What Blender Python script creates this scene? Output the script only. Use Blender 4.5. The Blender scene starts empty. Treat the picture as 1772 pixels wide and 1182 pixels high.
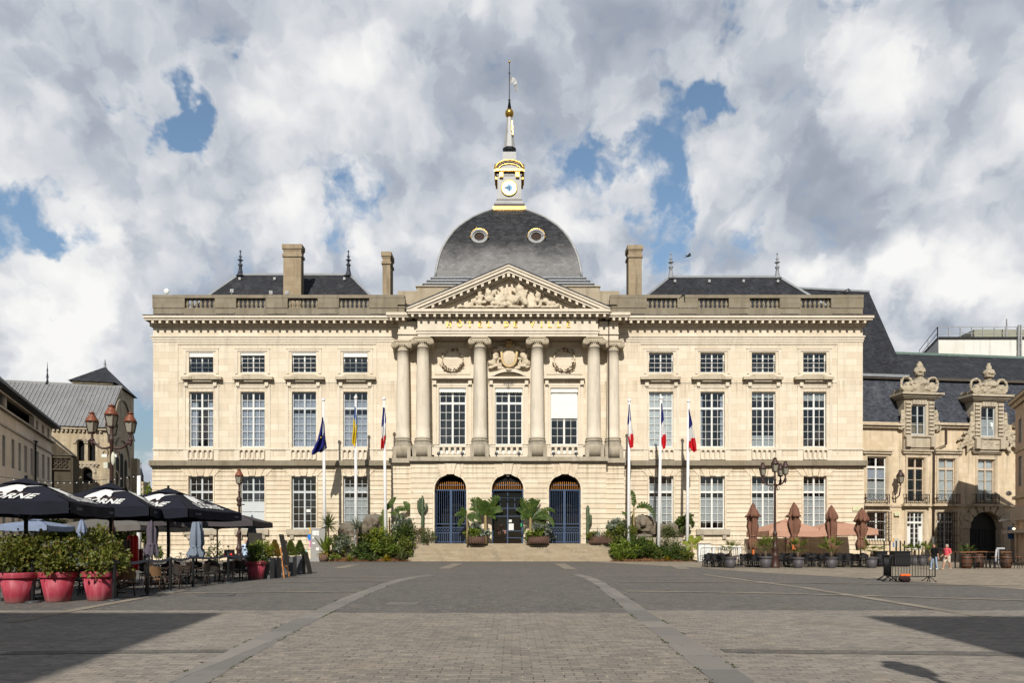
import bpy, bmesh, math, random
from math import sin, cos, pi, sqrt, radians as R
from mathutils import Vector, Matrix, noise as mnoise

random.seed(7)
SC = bpy.context.scene
COL = SC.collection
# the camera: 24 mm shift lens at eye height, looking level along +Y.  F, H0, CX turn measured angles into places.
F, H0, CX, EYE = 1181.0, 940.0, 886.0, 1.65
def wx(px, Y): return (px - CX) * Y / F
def wz(py, Y): return EYE + (H0 - py) * Y / F
def W(px, py, Y): return Vector((wx(px, Y), Y, wz(py, Y)))
def G(px, py):
    Y = F * EYE / (py - H0)
    return Vector((wx(px, Y), Y, 0))

# ------------------------------------------------------------------ objects
ORIG = {}
def tag(o, label, cat=None, group=None, kind=None):
    if label: o['label'] = label
    if cat: o['category'] = cat
    if group: o['group'] = group
    if kind: o['kind'] = kind
    return o
def thing(name, label, cat, loc=(0, 0, 0), rz=0.0, group=None):
    o = bpy.data.objects.new(name, None); COL.objects.link(o)
    o.empty_display_size = 0.2
    o.location = loc; o.rotation_euler = (0, 0, rz)
    ORIG[o.name] = Matrix.Translation(Vector(loc)) @ Matrix.Rotation(rz, 4, 'Z')
    return tag(o, label, cat, group)
def root_of(o):
    while o.parent: o = o.parent
    return o
def copy_tree(o, parent=None):
    c = o.copy(); COL.objects.link(c); c.parent = parent
    for ch in list(o.children): copy_tree(ch, c)
    return c
def dup(o, loc, rz=0.0, label=None, scale=None, group=None):
    c = copy_tree(o); c.location = loc; c.rotation_euler = (0, 0, rz)
    if label: c['label'] = label
    if group: c['group'] = group
    if scale: c.scale = (scale,) * 3 if not hasattr(scale, '__len__') else scale
    return c

class MB:
    """collects shapes and links them as ONE mesh object"""
    def __init__(s, world=False): s.v, s.f, s.m, s.mi, s.world, s.sm, s.isl, s.k = [], [], [], 0, world, [], [], 0
        # faces, material index per face
    def add(s, vs, fs, smooth=False):
        n = len(s.v); s.v += [tuple(v) for v in vs]; s.k += 1
        for f in fs:
            s.f.append(tuple(i + n for i in f)); s.m.append(s.mi); s.sm.append(smooth); s.isl.append(s.k)
    def box(s, x0, x1, y0, y1, z0, z1):
        if x0 > x1: x0, x1 = x1, x0
        if y0 > y1: y0, y1 = y1, y0
        if z0 > z1: z0, z1 = z1, z0
        s.add([(x0,y0,z0),(x1,y0,z0),(x1,y1,z0),(x0,y1,z0),(x0,y0,z1),(x1,y0,z1),(x1,y1,z1),(x0,y1,z1)],
              [(0,3,2,1),(4,5,6,7),(0,1,5,4),(1,2,6,5),(2,3,7,6),(3,0,4,7)])
    def obox(s, c, sx, sy, sz, M):
        c = Vector(c); vs = []
        for z in (-1,1):
            for x, y in ((-1,-1),(1,-1),(1,1),(-1,1)):
                vs.append(c + M @ Vector((x*sx/2, y*sy/2, z*sz/2)))
        s.add(vs, [(0,3,2,1),(4,5,6,7),(0,1,5,4),(1,2,6,5),(2,3,7,6),(3,0,4,7)])
    def bar(s, a, b, w, d=None):
        """rectangular bar from a to b"""
        a, b = Vector(a), Vector(b); d = d or w
        z = (b - a); L = z.length
        if L < 1e-6: return
        z.normalize(); h = Vector((0,1,0)) if abs(z.y) < .9 else Vector((1,0,0))
        x = h.cross(z).normalized(); y = z.cross(x)
        M = Matrix((x, y, z)).transposed()
        s.obox((a+b)/2, w, d, L, M)
    def tube(s, a, b, r0, r1=None, n=8, caps=True):
        s.path([a, b], [r0, r0 if r1 is None else r1], n, caps)
    def path(s, pts, rs, n=8, caps=True):
        pts = [Vector(p) for p in pts]
        if not hasattr(rs, '__len__'): rs = [rs] * len(pts)
        vs, fs = [], []; prev = None
        for i, p in enumerate(pts):
            t = (pts[min(i+1, len(pts)-1)] - pts[max(i-1, 0)])
            if t.length < 1e-9: t = Vector((0,0,1))
            t.normalize()
            if prev is None:
                h = Vector((0,1,0)) if abs(t.y) < .9 else Vector((1,0,0))
                x = h.cross(t).normalized()
            else:
                x = (prev - t * prev.dot(t)).normalized()
            prev = x; y = t.cross(x)
            for k in range(n):
                a = 2*pi*k/n; vs.append(p + (x*cos(a) + y*sin(a)) * rs[i])
        for i in range(len(pts)-1):
            for k in range(n):
                k2 = (k+1) % n
                fs.append((i*n+k, i*n+k2, (i+1)*n+k2, (i+1)*n+k))
        if caps:
            fs.append(tuple(range(n-1, -1, -1))); fs.append(tuple((len(pts)-1)*n + k for k in range(n)))
        s.add(vs, fs, smooth=n > 5)
    def lathe(s, prof, c=(0,0,0), n=16, smooth=True, a0=0.0, sq=False):
        c = Vector(c); vs, fs = [], []
        for r, z in prof:
            for k in range(n):
                a = a0 + 2*pi*k/n; vs.append(c + Vector((r*cos(a), r*sin(a), z)))
        for i in range(len(prof)-1):
            for k in range(n):
                k2 = (k+1) % n; fs.append((i*n+k, i*n+k2, (i+1)*n+k2, (i+1)*n+k))
        if prof[0][0] > 1e-4: fs.append(tuple(range(n-1, -1, -1)))
        if prof[-1][0] > 1e-4: fs.append(tuple((len(prof)-1)*n + k for k in range(n)))
        s.add(vs, fs, smooth)
    def prism(s, poly, y0, y1, ax='y'):
        """polygon of (x,z), counter-clockwise seen from -y, extruded from y0 to y1"""
        n = len(poly)
        if ax == 'y': P = lambda p, y: (p[0], y, p[1])
        elif ax == 'x': P = lambda p, y: (y, p[0], p[1])
        else: P = lambda p, y: (p[0], p[1], y)
        vs = [P(p, y0) for p in poly] + [P(p, y1) for p in poly]
        fs = [tuple(range(n)), tuple(range(2*n-1, n-1, -1))]
        for i in range(n):
            j = (i+1) % n; fs.append((i, n+i, n+j, j))
        s.add(vs, fs)
    def quad(s, a, b, c, d): s.add([a, b, c, d], [(0,1,2,3)])
    def poly(s, pts): s.add(pts, [tuple(range(len(pts)))])
    def ball(s, c, r, n=10, m=7, sc=(1,1,1), M=None):
        vs, fs = [], []; c = Vector(c)
        for i in range(m+1):
            th = pi*i/m
            for k in range(n):
                a = 2*pi*k/n
                v = Vector((r*sc[0]*sin(th)*cos(a), r*sc[1]*sin(th)*sin(a), r*sc[2]*cos(th)))
                if M: v = M @ v
                vs.append(c + v)
        for i in range(m):
            for k in range(n):
                k2 = (k+1) % n; fs.append((i*n+k, (i+1)*n+k, (i+1)*n+k2, i*n+k2))
        s.add(vs, fs, True)
    def sheet(s, X, Z, holes, y, depth=0.0):
        """wall sheet in the XZ plane at y facing -y, with rectangular holes and reveals of the given depth"""
        xs = sorted({X[0], X[1]} | {h[0] for h in holes} | {h[1] for h in holes})
        zs = sorted({Z[0], Z[1]} | {h[2] for h in holes} | {h[3] for h in holes})
        xs = [x for x in xs if X[0] <= x <= X[1]]; zs = [z for z in zs if Z[0] <= z <= Z[1]]
        for i in range(len(xs)-1):
            for j in range(len(zs)-1):
                cx, cz = (xs[i]+xs[i+1])/2, (zs[j]+zs[j+1])/2
                if any(h[0] < cx < h[1] and h[2] < cz < h[3] for h in holes): continue
                s.quad((xs[i],y,zs[j]), (xs[i+1],y,zs[j]), (xs[i+1],y,zs[j+1]), (xs[i],y,zs[j+1]))
        if depth:
            for a, b, c, d in holes:
                e = y + depth
                s.quad((a,y,c),(a,y,d),(a,e,d),(a,e,c)); s.quad((b,y,c),(b,e,c),(b,e,d),(b,y,d))
                s.quad((a,y,d),(b,y,d),(b,e,d),(a,e,d)); s.quad((a,y,c),(a,e,c),(b,e,c),(b,y,c))
    def xf(s, M, start=0):
        s.v = s.v[:start] + [tuple(M @ Vector(v)) for v in s.v[start:]]
    def split(s, name, mat, parent=None, tol=.3):
        """build each piece that stands apart along x as a part of its own"""
        iv = {}
        for f, k in zip(s.f, s.isl):
            xs = [s.v[i][0] for i in f]; a, b = iv.get(k, (1e9, -1e9)); iv[k] = (min(a, *xs), max(b, *xs))
        grp, end, cur = {}, -1e9, 0
        for k, (lo, hi) in sorted(iv.items(), key=lambda t: t[1]):
            if lo > end+tol: cur += 1
            grp[k] = cur; end = max(end, hi)
        out = []
        for c in range(1, cur+1):
            m = MB(s.world); ren = {}
            for f, k, mm, sm in zip(s.f, s.isl, s.m, s.sm):
                if grp[k] != c: continue
                for i in f:
                    if i not in ren: ren[i] = len(m.v); m.v.append(s.v[i])
                m.f.append(tuple(ren[i] for i in f)); m.m.append(mm); m.sm.append(sm)
            out.append(m.build(name, mat, parent))
        return out
    def build(s, name, mat, parent=None, smooth=None):
        me = bpy.data.meshes.new(name)
        vs = s.v
        if parent is not None and s.world:
            Mi = ORIG[root_of(parent).name].inverted(); vs = [tuple(Mi @ Vector(v)) for v in vs]
        me.from_pydata(vs, [], s.f)
        mats = mat if isinstance(mat, (list, tuple)) else [mat]
        for m in mats: me.materials.append(m)
        if len(mats) > 1: me.polygons.foreach_set('material_index', s.m)
        me.polygons.foreach_set('use_smooth', s.sm if smooth is None else [smooth]*len(s.f))
        me.update()
        o = bpy.data.objects.new(name, me); COL.objects.link(o)
        if parent is not None: o.parent = parent
        return o

def mesh_of(me, name, mat, parent=None, world=False):
    if parent is not None and world: me.transform(ORIG[root_of(parent).name].inverted())
    me.materials.clear(); me.materials.append(mat)
    o = bpy.data.objects.new(name, me); COL.objects.link(o)
    if parent is not None: o.parent = parent
    return o

def evaluated(mb, mods, smooth=True):
    """mesh of a MB after modifiers set up by mods(obj)"""
    me = bpy.data.meshes.new('tmp'); me.from_pydata(mb.v, [], mb.f)
    ob = bpy.data.objects.new('tmp', me); COL.objects.link(ob)
    mods(ob)
    dg = bpy.context.evaluated_depsgraph_get(); dg.update()
    out = bpy.data.meshes.new_from_object(ob.evaluated_get(dg))
    bpy.data.objects.remove(ob); bpy.data.meshes.remove(me)
    out.polygons.foreach_set('use_smooth', [smooth]*len(out.polygons))
    return out
def lumps(mb, voxel, amp=0.0, freq=2.0, smooth=True):
    """melt overlapping shapes into one carved surface"""
    def mods(ob):
        m = ob.modifiers.new('r', 'REMESH'); m.mode = 'VOXEL'; m.voxel_size = voxel
        m = ob.modifiers.new('s', 'SMOOTH'); m.iterations = 2; m.factor = .5
    me = evaluated(mb, mods, smooth)
    if amp:
        co = [0.0]*(3*len(me.vertices)); me.vertices.foreach_get('co', co)
        no = [tuple(v.normal) for v in me.vertices]
        for i in range(len(no)):
            p = Vector(co[3*i:3*i+3])
            d = amp*mnoise.noise(p*freq) + amp*.5*mnoise.noise(p*freq*2.3)
            for k in range(3): co[3*i+k] += no[i][k]*d
        me.vertices.foreach_set('co', co); me.update()
    return me
def text_shape(txt, size=1.0, shear=0.0, bold=0.0, space=1.0):
    cu = bpy.data.curves.new('t', 'FONT'); cu.body = txt; cu.size = size; cu.shear = shear
    cu.align_x = 'CENTER'; cu.align_y = 'CENTER'; cu.offset = bold; cu.space_character = space; cu.resolution_u = 2
    ob = bpy.data.objects.new('t', cu); COL.objects.link(ob)
    dg = bpy.context.evaluated_depsgraph_get(); dg.update()
    me = bpy.data.meshes.new_from_object(ob.evaluated_get(dg))
    vs = [tuple(v.co) for v in me.vertices]; fs = [tuple(p.vertices) for p in me.polygons]
    bpy.data.objects.remove(ob); bpy.data.curves.remove(cu); bpy.data.meshes.remove(me)
    return vs, fs

# ------------------------------------------------------------------ materials
class NT:
    def __init__(s, name):
        s.mat = bpy.data.materials.new(name); s.mat.use_nodes = True
        s.t = s.mat.node_tree; s.t.nodes.clear()
        s.out = s.n('ShaderNodeOutputMaterial')
    def n(s, typ, **kw):
        nd = s.t.nodes.new(typ)
        for k, v in kw.items(): setattr(nd, k, v)
        return nd
    def l(s, a, b): s.t.links.new(a, b)
    def val(s, sock, v):
        if hasattr(v, 'is_output'): s.l(v, sock)
        else: sock.default_value = v
    def math(s, op, a, b=0.0, c=None, clamp=False):
        m = s.n('ShaderNodeMath', operation=op, use_clamp=clamp); s.val(m.inputs[0], a); s.val(m.inputs[1], b)
        if c is not None: s.val(m.inputs[2], c)
        return m.outputs[0]
    def vmath(s, op, a, b=None, scale=None):
        m = s.n('ShaderNodeVectorMath', operation=op); s.val(m.inputs[0], a)
        if b is not None: s.val(m.inputs[1], b)
        if scale is not None: s.val(m.inputs['Scale'], scale)
        return m.outputs['Value'] if op in ('DISTANCE', 'LENGTH', 'DOT_PRODUCT') else m.outputs[0]
    def mapr(s, v, a, b, c=0.0, d=1.0, smooth=True):
        m = s.n('ShaderNodeMapRange', interpolation_type='SMOOTHSTEP' if smooth else 'LINEAR')
        s.val(m.inputs[0], v)
        for i, x in enumerate((a, b, c, d)): s.val(m.inputs[i+1], x)
        return m.outputs[0]
    def mix(s, f, a, b, mode='MIX'):
        m = s.n('ShaderNodeMix', data_type='RGBA', blend_type=mode); s.val(m.inputs[0], f)
        s.val(m.inputs[6], c4(a)); s.val(m.inputs[7], c4(b)); return m.outputs[2]
    def noise(s, vec, scale, detail=3.0, rough=.55, dist=0.0):
        m = s.n('ShaderNodeTexNoise'); s.l(vec, m.inputs['Vector']); m.inputs['Scale'].default_value = scale
        m.inputs['Detail'].default_value = detail; m.inputs['Roughness'].default_value = rough
        m.inputs['Distortion'].default_value = dist; return m.outputs[0]
    def pos(s, obj=False):
        if obj: return s.n('ShaderNodeTexCoord').outputs['Object']
        return s.n('ShaderNodeNewGeometry').outputs['Position']
    def comb(s, x, y, z):
        m = s.n('ShaderNodeCombineXYZ')
        for i, v in enumerate((x, y, z)): s.val(m.inputs[i], v)
        return m.outputs[0]
    def sep(s, v):
        m = s.n('ShaderNodeSeparateXYZ'); s.l(v, m.inputs[0]); return m.outputs
    def bump(s, h, strength=.3, dist=.02):
        m = s.n('ShaderNodeBump'); s.l(h, m.inputs['Height']); m.inputs['Strength'].default_value = strength
        m.inputs['Distance'].default_value = dist; return m.outputs[0]
    def bsdf(s, col, rough=.8, metal=0.0, spec=.3, normal=None, **kw):
        b = s.n('ShaderNodeBsdfPrincipled'); s.val(b.inputs['Base Color'], c4(col)); s.val(b.inputs['Roughness'], rough)
        b.inputs['Metallic'].default_value = metal; b.inputs['Specular IOR Level'].default_value = spec
        if normal is not None: s.l(normal, b.inputs['Normal'])
        for k, v in kw.items(): s.val(b.inputs[k], v)
        return b.outputs[0]
    def done(s, sh): s.l(sh, s.out.inputs[0]); return s.mat
def c4(c):
    if hasattr(c, 'is_output'): return c
    return tuple(c) + (1.0,) if len(c) == 3 else c
def mul(c, k): return tuple(min(1, x*k) for x in c)

def paint(name, col, rough=.6, var=.18, scale=3.0, metal=0.0, spec=.4, bump=.0, bscale=60.0, obj=True, dirt=0.0):
    t = NT(name); p = t.pos(obj)
    c = t.mix(t.noise(p, scale), mul(col, 1-var), mul(col, 1+var))
    if dirt:
        c = t.mix(t.mapr(t.noise(p, scale*2.7, 6, .7), .52, .72, 0, dirt), c, (.12,.10,.08))
    nrm = t.bump(t.noise(p, bscale, 4), bump) if bump else None
    return t.done(t.bsdf(c, rough, metal, spec, nrm))

def stone(name, col, brick=None, var=.12, stain=.35, grime=.5, mortar=.75, bump=.25, moss=None, drips=(), cav=False):
    t = NT(name); p = t.pos(); x, y, z = t.sep(p)
    u = t.math('ADD', x, y); uv = t.comb(u, z, 0.0)
    base = t.mix(t.noise(p, 1.3, 4), mul(col, 1-var), mul(col, 1+var*.7))
    h = t.noise(p, 35, 5, .6)
    if brick:
        b = t.n('ShaderNodeTexBrick'); t.l(uv, b.inputs['Vector']); b.offset = .5
        b.inputs['Scale'].default_value = 1.0; b.inputs['Brick Width'].default_value = brick[0]; b.inputs['Row Height'].default_value = brick[1]
        b.inputs['Mortar Size'].default_value = .012; b.inputs['Mortar Smooth'].default_value = .3; b.inputs['Bias'].default_value = 0
        b.inputs['Color1'].default_value = (1.04,1.04,1.03,1); b.inputs['Color2'].default_value = (.90,.87,.82,1)
        b.inputs['Mortar'].default_value = (mortar, mortar*.96, mortar*.9, 1)
        base = t.mix(1.0, base, b.outputs[0], 'MULTIPLY')
        h = t.math('SUBTRACT', h, t.math('MULTIPLY', b.outputs['Fac'], .6))
    # soft rain streaks and broad dirt clouds
    st = t.noise(t.comb(t.math('MULTIPLY', u, 1.6), t.math('MULTIPLY', z, .16), y), 1.0, 5, .65)
    base = t.mix(t.mapr(st, .47, .74, 0, stain*1.25), base, mul(col, .52))
    base = t.mix(t.mapr(t.noise(p, .33, 5, .62), .5, .75, 0, stain*.8), base, (col[0]*.72, col[1]*.66, col[2]*.56))
    if drips:      # rain streaks that start under each ledge and fade downwards
        sk = t.mapr(t.noise(t.comb(t.math('MULTIPLY', u, 3.4), t.math('MULTIPLY', z, .10), y), 1.0, 4, .7), .46, .68, 0, 1)
        for zt, ln, k in drips:
            f = t.math('MULTIPLY', t.mapr(z, zt-ln, zt, 0, k, False), t.math('LESS_THAN', z, zt))
            base = t.mix(t.math('MULTIPLY', f, sk), base, (col[0]*.36, col[1]*.31, col[2]*.24))
    # dirt on what faces up
    nz = t.sep(t.n('ShaderNodeNewGeometry').outputs['Normal'])[2]
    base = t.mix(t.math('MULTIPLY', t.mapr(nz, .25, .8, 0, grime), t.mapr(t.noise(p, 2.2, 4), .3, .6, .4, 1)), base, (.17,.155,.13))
    base = t.mix(t.mapr(nz, -.3, -.8, 0, .72), base, (col[0]*.16, col[1]*.13, col[2]*.10))      # shade under overhangs put into the stone colour
    if moss:
        base = t.mix(t.mapr(t.noise(p, 1.9, 6, .7), .5, .7, 0, moss), base, (.2,.17,.07))
    if cav:      # relief shading put into the colour: hollows darkened, raised edges lightened
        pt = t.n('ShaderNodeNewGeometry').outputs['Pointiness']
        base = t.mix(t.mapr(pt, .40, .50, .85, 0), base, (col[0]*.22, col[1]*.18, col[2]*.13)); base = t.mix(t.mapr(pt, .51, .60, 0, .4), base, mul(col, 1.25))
    return t.done(t.bsdf(base, .88, 0, .2, t.bump(h, bump, .03)))

def slate(name, col, w=.32, h=.16, lead=.25, top_dark=None):
    t = NT(name); p = t.pos(); x, y, z = t.sep(p)
    uv = t.comb(t.math('ADD', x, t.math('MULTIPLY', y, .35)), z, 0.0)
    b = t.n('ShaderNodeTexBrick'); t.l(uv, b.inputs['Vector']); b.inputs['Scale'].default_value = 1
    b.inputs['Brick Width'].default_value = w; b.inputs['Row Height'].default_value = h; b.inputs['Mortar Size'].default_value = .012
    b.inputs['Color1'].default_value = (1.5,1.5,1.5,1); b.inputs['Color2'].default_value = (.60,.60,.62,1); b.inputs['Mortar'].default_value = (.30,.30,.30,1)
    c = t.mix(t.noise(p, .5, 5), mul(col, .75), mul(col, 1.3))
    c = t.mix(1.0, c, b.outputs[0], 'MULTIPLY')
    st = t.noise(t.comb(t.math('MULTIPLY', x, .9), t.math('MULTIPLY', y, .9), t.math('MULTIPLY', z, .13)), 1.0, 6, .7)
    c = t.mix(t.mapr(st, .5, .72, 0, lead), c, (.22,.23,.25))
    if top_dark:
        k = t.mapr(t.math('ADD', z, t.math('MULTIPLY', t.math('SUBTRACT', t.noise(p, .35, 5, .65), .5), 4.0)), top_dark[0], top_dark[1], 0, 1)
        c = t.mix(k, c, t.mix(t.noise(p, .9, 6, .7), (.24,.24,.245), (.11,.105,.10)))
        c = t.mix(1.0, c, t.mix(.6, b.outputs[0], (1,1,1)), 'MULTIPLY')
    return t.done(t.bsdf(c, .62, 0, .3, t.bump(b.outputs['Fac'], -.3, .02)))

def cloth(name, col, rough=.9, trans=.0, var=.12):
    t = NT(name); p = t.pos(True)
    c = t.mix(t.noise(p, 2.2, 4), mul(col, 1-var), mul(col, 1+var))
    n = t.bump(t.noise(p, 9, 3), .25, .02)
    sh = t.bsdf(c, rough, 0, .15, n)
    if trans:
        tr = t.n('ShaderNodeBsdfTranslucent'); t.val(tr.inputs[0], c4(col))
        m = t.n('ShaderNodeMixShader'); m.inputs[0].default_value = trans; t.l(sh, m.inputs[1]); t.l(tr.outputs[0], m.inputs[2]); sh = m.outputs[0]
    return t.done(sh)

def leafy(name, a, b, tip=None, rough=.5):
    t = NT(name); g = t.n('ShaderNodeNewGeometry')
    c = t.mix(g.outputs['Random Per Island'], a, b)
    c = t.mix(t.mapr(t.noise(g.outputs['Position'], 2.0, 2), .4, .65, 0, .45), c, mul(a, .55))
    if tip:
        c = t.mix(t.mapr(t.noise(g.outputs['Position'], 7.0, 2), .56, .7, 0, .8), c, tip)
    sh = t.bsdf(c, rough, 0, .35)
    tr = t.n('ShaderNodeBsdfTranslucent'); t.val(tr.inputs[0], t.mix(.5, c, (b[0]*1.4, b[1]*1.5, b[2]*.7)))
    m = t.n('ShaderNodeMixShader'); m.inputs[0].default_value = .28; t.l(sh, m.inputs[1]); t.l(tr.outputs[0], m.inputs[2])
    return t.done(m.outputs[0])

def glassm(name, tint=(.9,.95,1.0), refl=.15, wave=.02):
    t = NT(name); p = t.pos()
    tr = t.n('ShaderNodeBsdfTransparent'); tr.inputs[0].default_value = c4(mul(tint, .8))
    gl = t.n('ShaderNodeBsdfGlossy'); gl.inputs['Roughness'].default_value = .04; gl.inputs[0].default_value = (.95,.97,1,1)
    t.l(t.bump(t.noise(p, 1.7, 2), wave, .05), gl.inputs['Normal'])
    fr = t.n('ShaderNodeFresnel'); fr.inputs[0].default_value = 1.5
    m = t.n('ShaderNodeMixShader'); t.l(t.math('ADD', fr.outputs[0], refl-.04, clamp=True), m.inputs[0])
    t.l(tr.outputs[0], m.inputs[1]); t.l(gl.outputs[0], m.inputs[2])
    return t.done(m.outputs[0])

LIME = (.735,.65,.525)
M = {}
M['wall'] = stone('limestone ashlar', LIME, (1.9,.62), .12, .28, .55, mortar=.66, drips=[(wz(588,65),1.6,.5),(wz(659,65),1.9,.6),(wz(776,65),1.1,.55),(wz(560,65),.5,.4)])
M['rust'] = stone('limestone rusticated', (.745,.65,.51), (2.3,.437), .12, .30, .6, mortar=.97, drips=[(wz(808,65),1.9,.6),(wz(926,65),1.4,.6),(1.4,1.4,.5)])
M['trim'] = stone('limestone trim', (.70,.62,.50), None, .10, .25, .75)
M['colst'] = stone('column limestone', (.68,.61,.50), None, .10, .42, .8, drips=[(wz(600,64),2.5,.35)])
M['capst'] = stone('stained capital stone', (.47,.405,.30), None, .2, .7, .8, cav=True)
M['dark'] = stone('weathered parapet stone', (.27,.235,.18), (1.6,.6), .28, .6, .7, mortar=.75, moss=.25)
M['base'] = stone('weathered base stone', (.42,.37,.29), None, .2, .7, .7, moss=.35)
M['carve'] = stone('carved limestone', (.64,.55,.415), None, .15, .4, .55, cav=True)
M['oldwall'] = stone('old town house stone', (.68,.565,.41), (1.1,.5), .18, .7, .6, mortar=.85)
M['oldtrim'] = stone('old house trim', (.56,.465,.34), None, .2, .7, .7)
M['church'] = stone('church stone', (.50,.42,.30), (1.0,.42), .3, .8, .6, mortar=.8)
M['churchd'] = stone('church shaded stone', (.085,.07,.05), (1.0,.42), .35, .9, .6, mortar=.8)  # porch stone, darkened to carry the shade it stands in
M['step'] = stone('step stone', (.37,.31,.225), (1.4,.178), .14, .5, .2, mortar=.8)
M['lion'] = stone('lion stone', (.19,.155,.115), None, .35, .9, 1.0, bump=.6, cav=True)
M['slate'] = slate('dark slate', (.022,.023,.028), lead=.12)
M['slateb'] = slate('blue grey slate', (.045,.05,.064), lead=.22)
M['domesl'] = slate('dome slate', (.022,.023,.026), .42, .26, .10, top_dark=(wz(425,72), wz(472,72)))
M['lead'] = paint('lead sheet', (.25,.265,.285), .5, .25, 1.2, .0, .5, .1, 12, dirt=.3)
M['leadl'] = paint('pale lead sheet', (.34,.345,.345), .5, .25, 1.2, .0, .5, .1, 12, dirt=.45)
M['zincroof'] = paint('church lead roof', (.20,.205,.215), .6, .35, .35, 0, .3, dirt=.8)
M['gold'] = paint('gilding', (.62,.37,.08), .28, .12, 5, .85, .5)
M['goldt'] = paint('gilded letters', (.88,.62,.10), .35, .1, 5, .25, .5)
M['brownmetal'] = paint('brown lamp paint', (.05,.022,.017), .5, .3, 4, 0, .45)
M['copper'] = paint('rusty lamp cap', (.20,.062,.028), .55, .35, 6, 0, .4)
M['white'] = paint('white window paint', (.72,.72,.69), .5, .08, 2, 0, .4)
M['greyfr'] = paint('grey window paint', (.52,.55,.56), .5, .08, 2, 0, .4)
M['oldfr'] = paint('peeling window paint', (.55,.45,.34), .7, .4, 9, 0, .3)
M['polew'] = paint('white pole paint', (.82,.82,.82), .35, .05, 2, 0, .5)
M['glass'] = glassm('window glass')
M['glassd'] = glassm('dim window glass', (.7,.75,.8), .08)
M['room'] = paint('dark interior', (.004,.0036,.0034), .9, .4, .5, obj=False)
M['curtain'] = cloth('net curtain', (.62,.64,.68), .9, .1)
M['shade'] = cloth('window blind', (.60,.60,.56), .9)
M['awn'] = cloth('white canvas blind', (.78,.78,.73), .9)
M['iron'] = paint('black iron', (.012,.013,.014), .45, .3, 8, 0, .4)
M['grille'] = paint('rusted iron', (.06,.035,.025), .7, .4, 8, 0, .3)
M['gateblue'] = paint('blue gate paint', (.05,.085,.16), .45, .25, 3, 0, .5)
M['spear'] = paint('orange gilded spear', (.50,.21,.04), .4, .2, 6, .4, .5)
M['clockw'] = paint('clock enamel', (.85,.83,.78), .35, .04, 3)
M['clockb'] = paint('clock blue', (.03,.30,.62), .4, .1, 3)
M['black'] = paint('black paint', (.008,.008,.009), .5, .2, 4)
M['cam'] = paint('grey floodlight', (.10,.10,.11), .4, .2, 5, .3)
# ================================================================== TOWN HALL
YW, YCW = 65.0, 65.2        # wing wall, wall behind the columns
YB, YI = 63.2, 63.95        # rusticated ground storey: centre block, the two narrow flanks
YE, YC, YCI = 63.35, 64.1, 64.55   # entablature face, axes of the inner and outer columns
ZL = wz(941, YB)            # landing
BACK = 82.0
hall = thing('town_hall', 'cream limestone town hall with columned portico, pediment and slate dome', 'town hall', (-0.3, 66, 0))
Z0, Z1 = wz(806, YW), wz(566, YW)
XL, XR = wx(265, YW), wx(1493, YW)
XIL, XIR = wx(677, YW), wx(1079, YW)
WPX = [(327,369),(416,458),(505,547),(594,636),(1123,1165),(1212,1254),(1301,1342),(1390,1430)]
CPX = [(760,806),(857,904),(953,1000)]
def hole(px0, px1, py0, py1, Y): return (wx(px0,Y), wx(px1,Y), wz(py1,Y), wz(py0,Y))
hA = [hole(a, b, 610, 645, YW) for a, b in WPX]
hF = [hole(a, b, 678, 774, YW) for a, b in WPX]
hG = [hole(a, b, 824, 916, YW) for a, b in WPX]
# ---- walls of the wings, one mesh with the core of the building behind
m = MB(True)
m.sheet((XL, XR), (Z0, wz(545,YW)), hA + hF + [(XIL+.6, XIR-.6, Z0-1, wz(545,YW)+1)], YW, .42)
m.quad((XL,YW,0),(XL,YW,wz(545,YW)),(XL,BACK,wz(545,YW)),(XL,BACK,0))
m.quad((XR,YW,0),(XR,BACK,0),(XR,BACK,wz(545,YW)),(XR,YW,wz(545,YW)))
m.quad((XL,BACK,0),(XL,BACK,wz(545,YW)),(XR,BACK,wz(545,YW)),(XR,BACK,0))
m.build('wall', M['wall'], hall)
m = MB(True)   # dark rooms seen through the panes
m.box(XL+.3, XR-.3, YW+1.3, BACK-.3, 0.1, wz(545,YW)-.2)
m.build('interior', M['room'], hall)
m = MB(True)   # flat roof deck behind the parapet
m.box(XL+.02, XR-.02, YW+.3, BACK-.02, wz(546,YW), wz(546,YW)+.12); m.build('roof_deck', M['lead'], hall)

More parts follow.
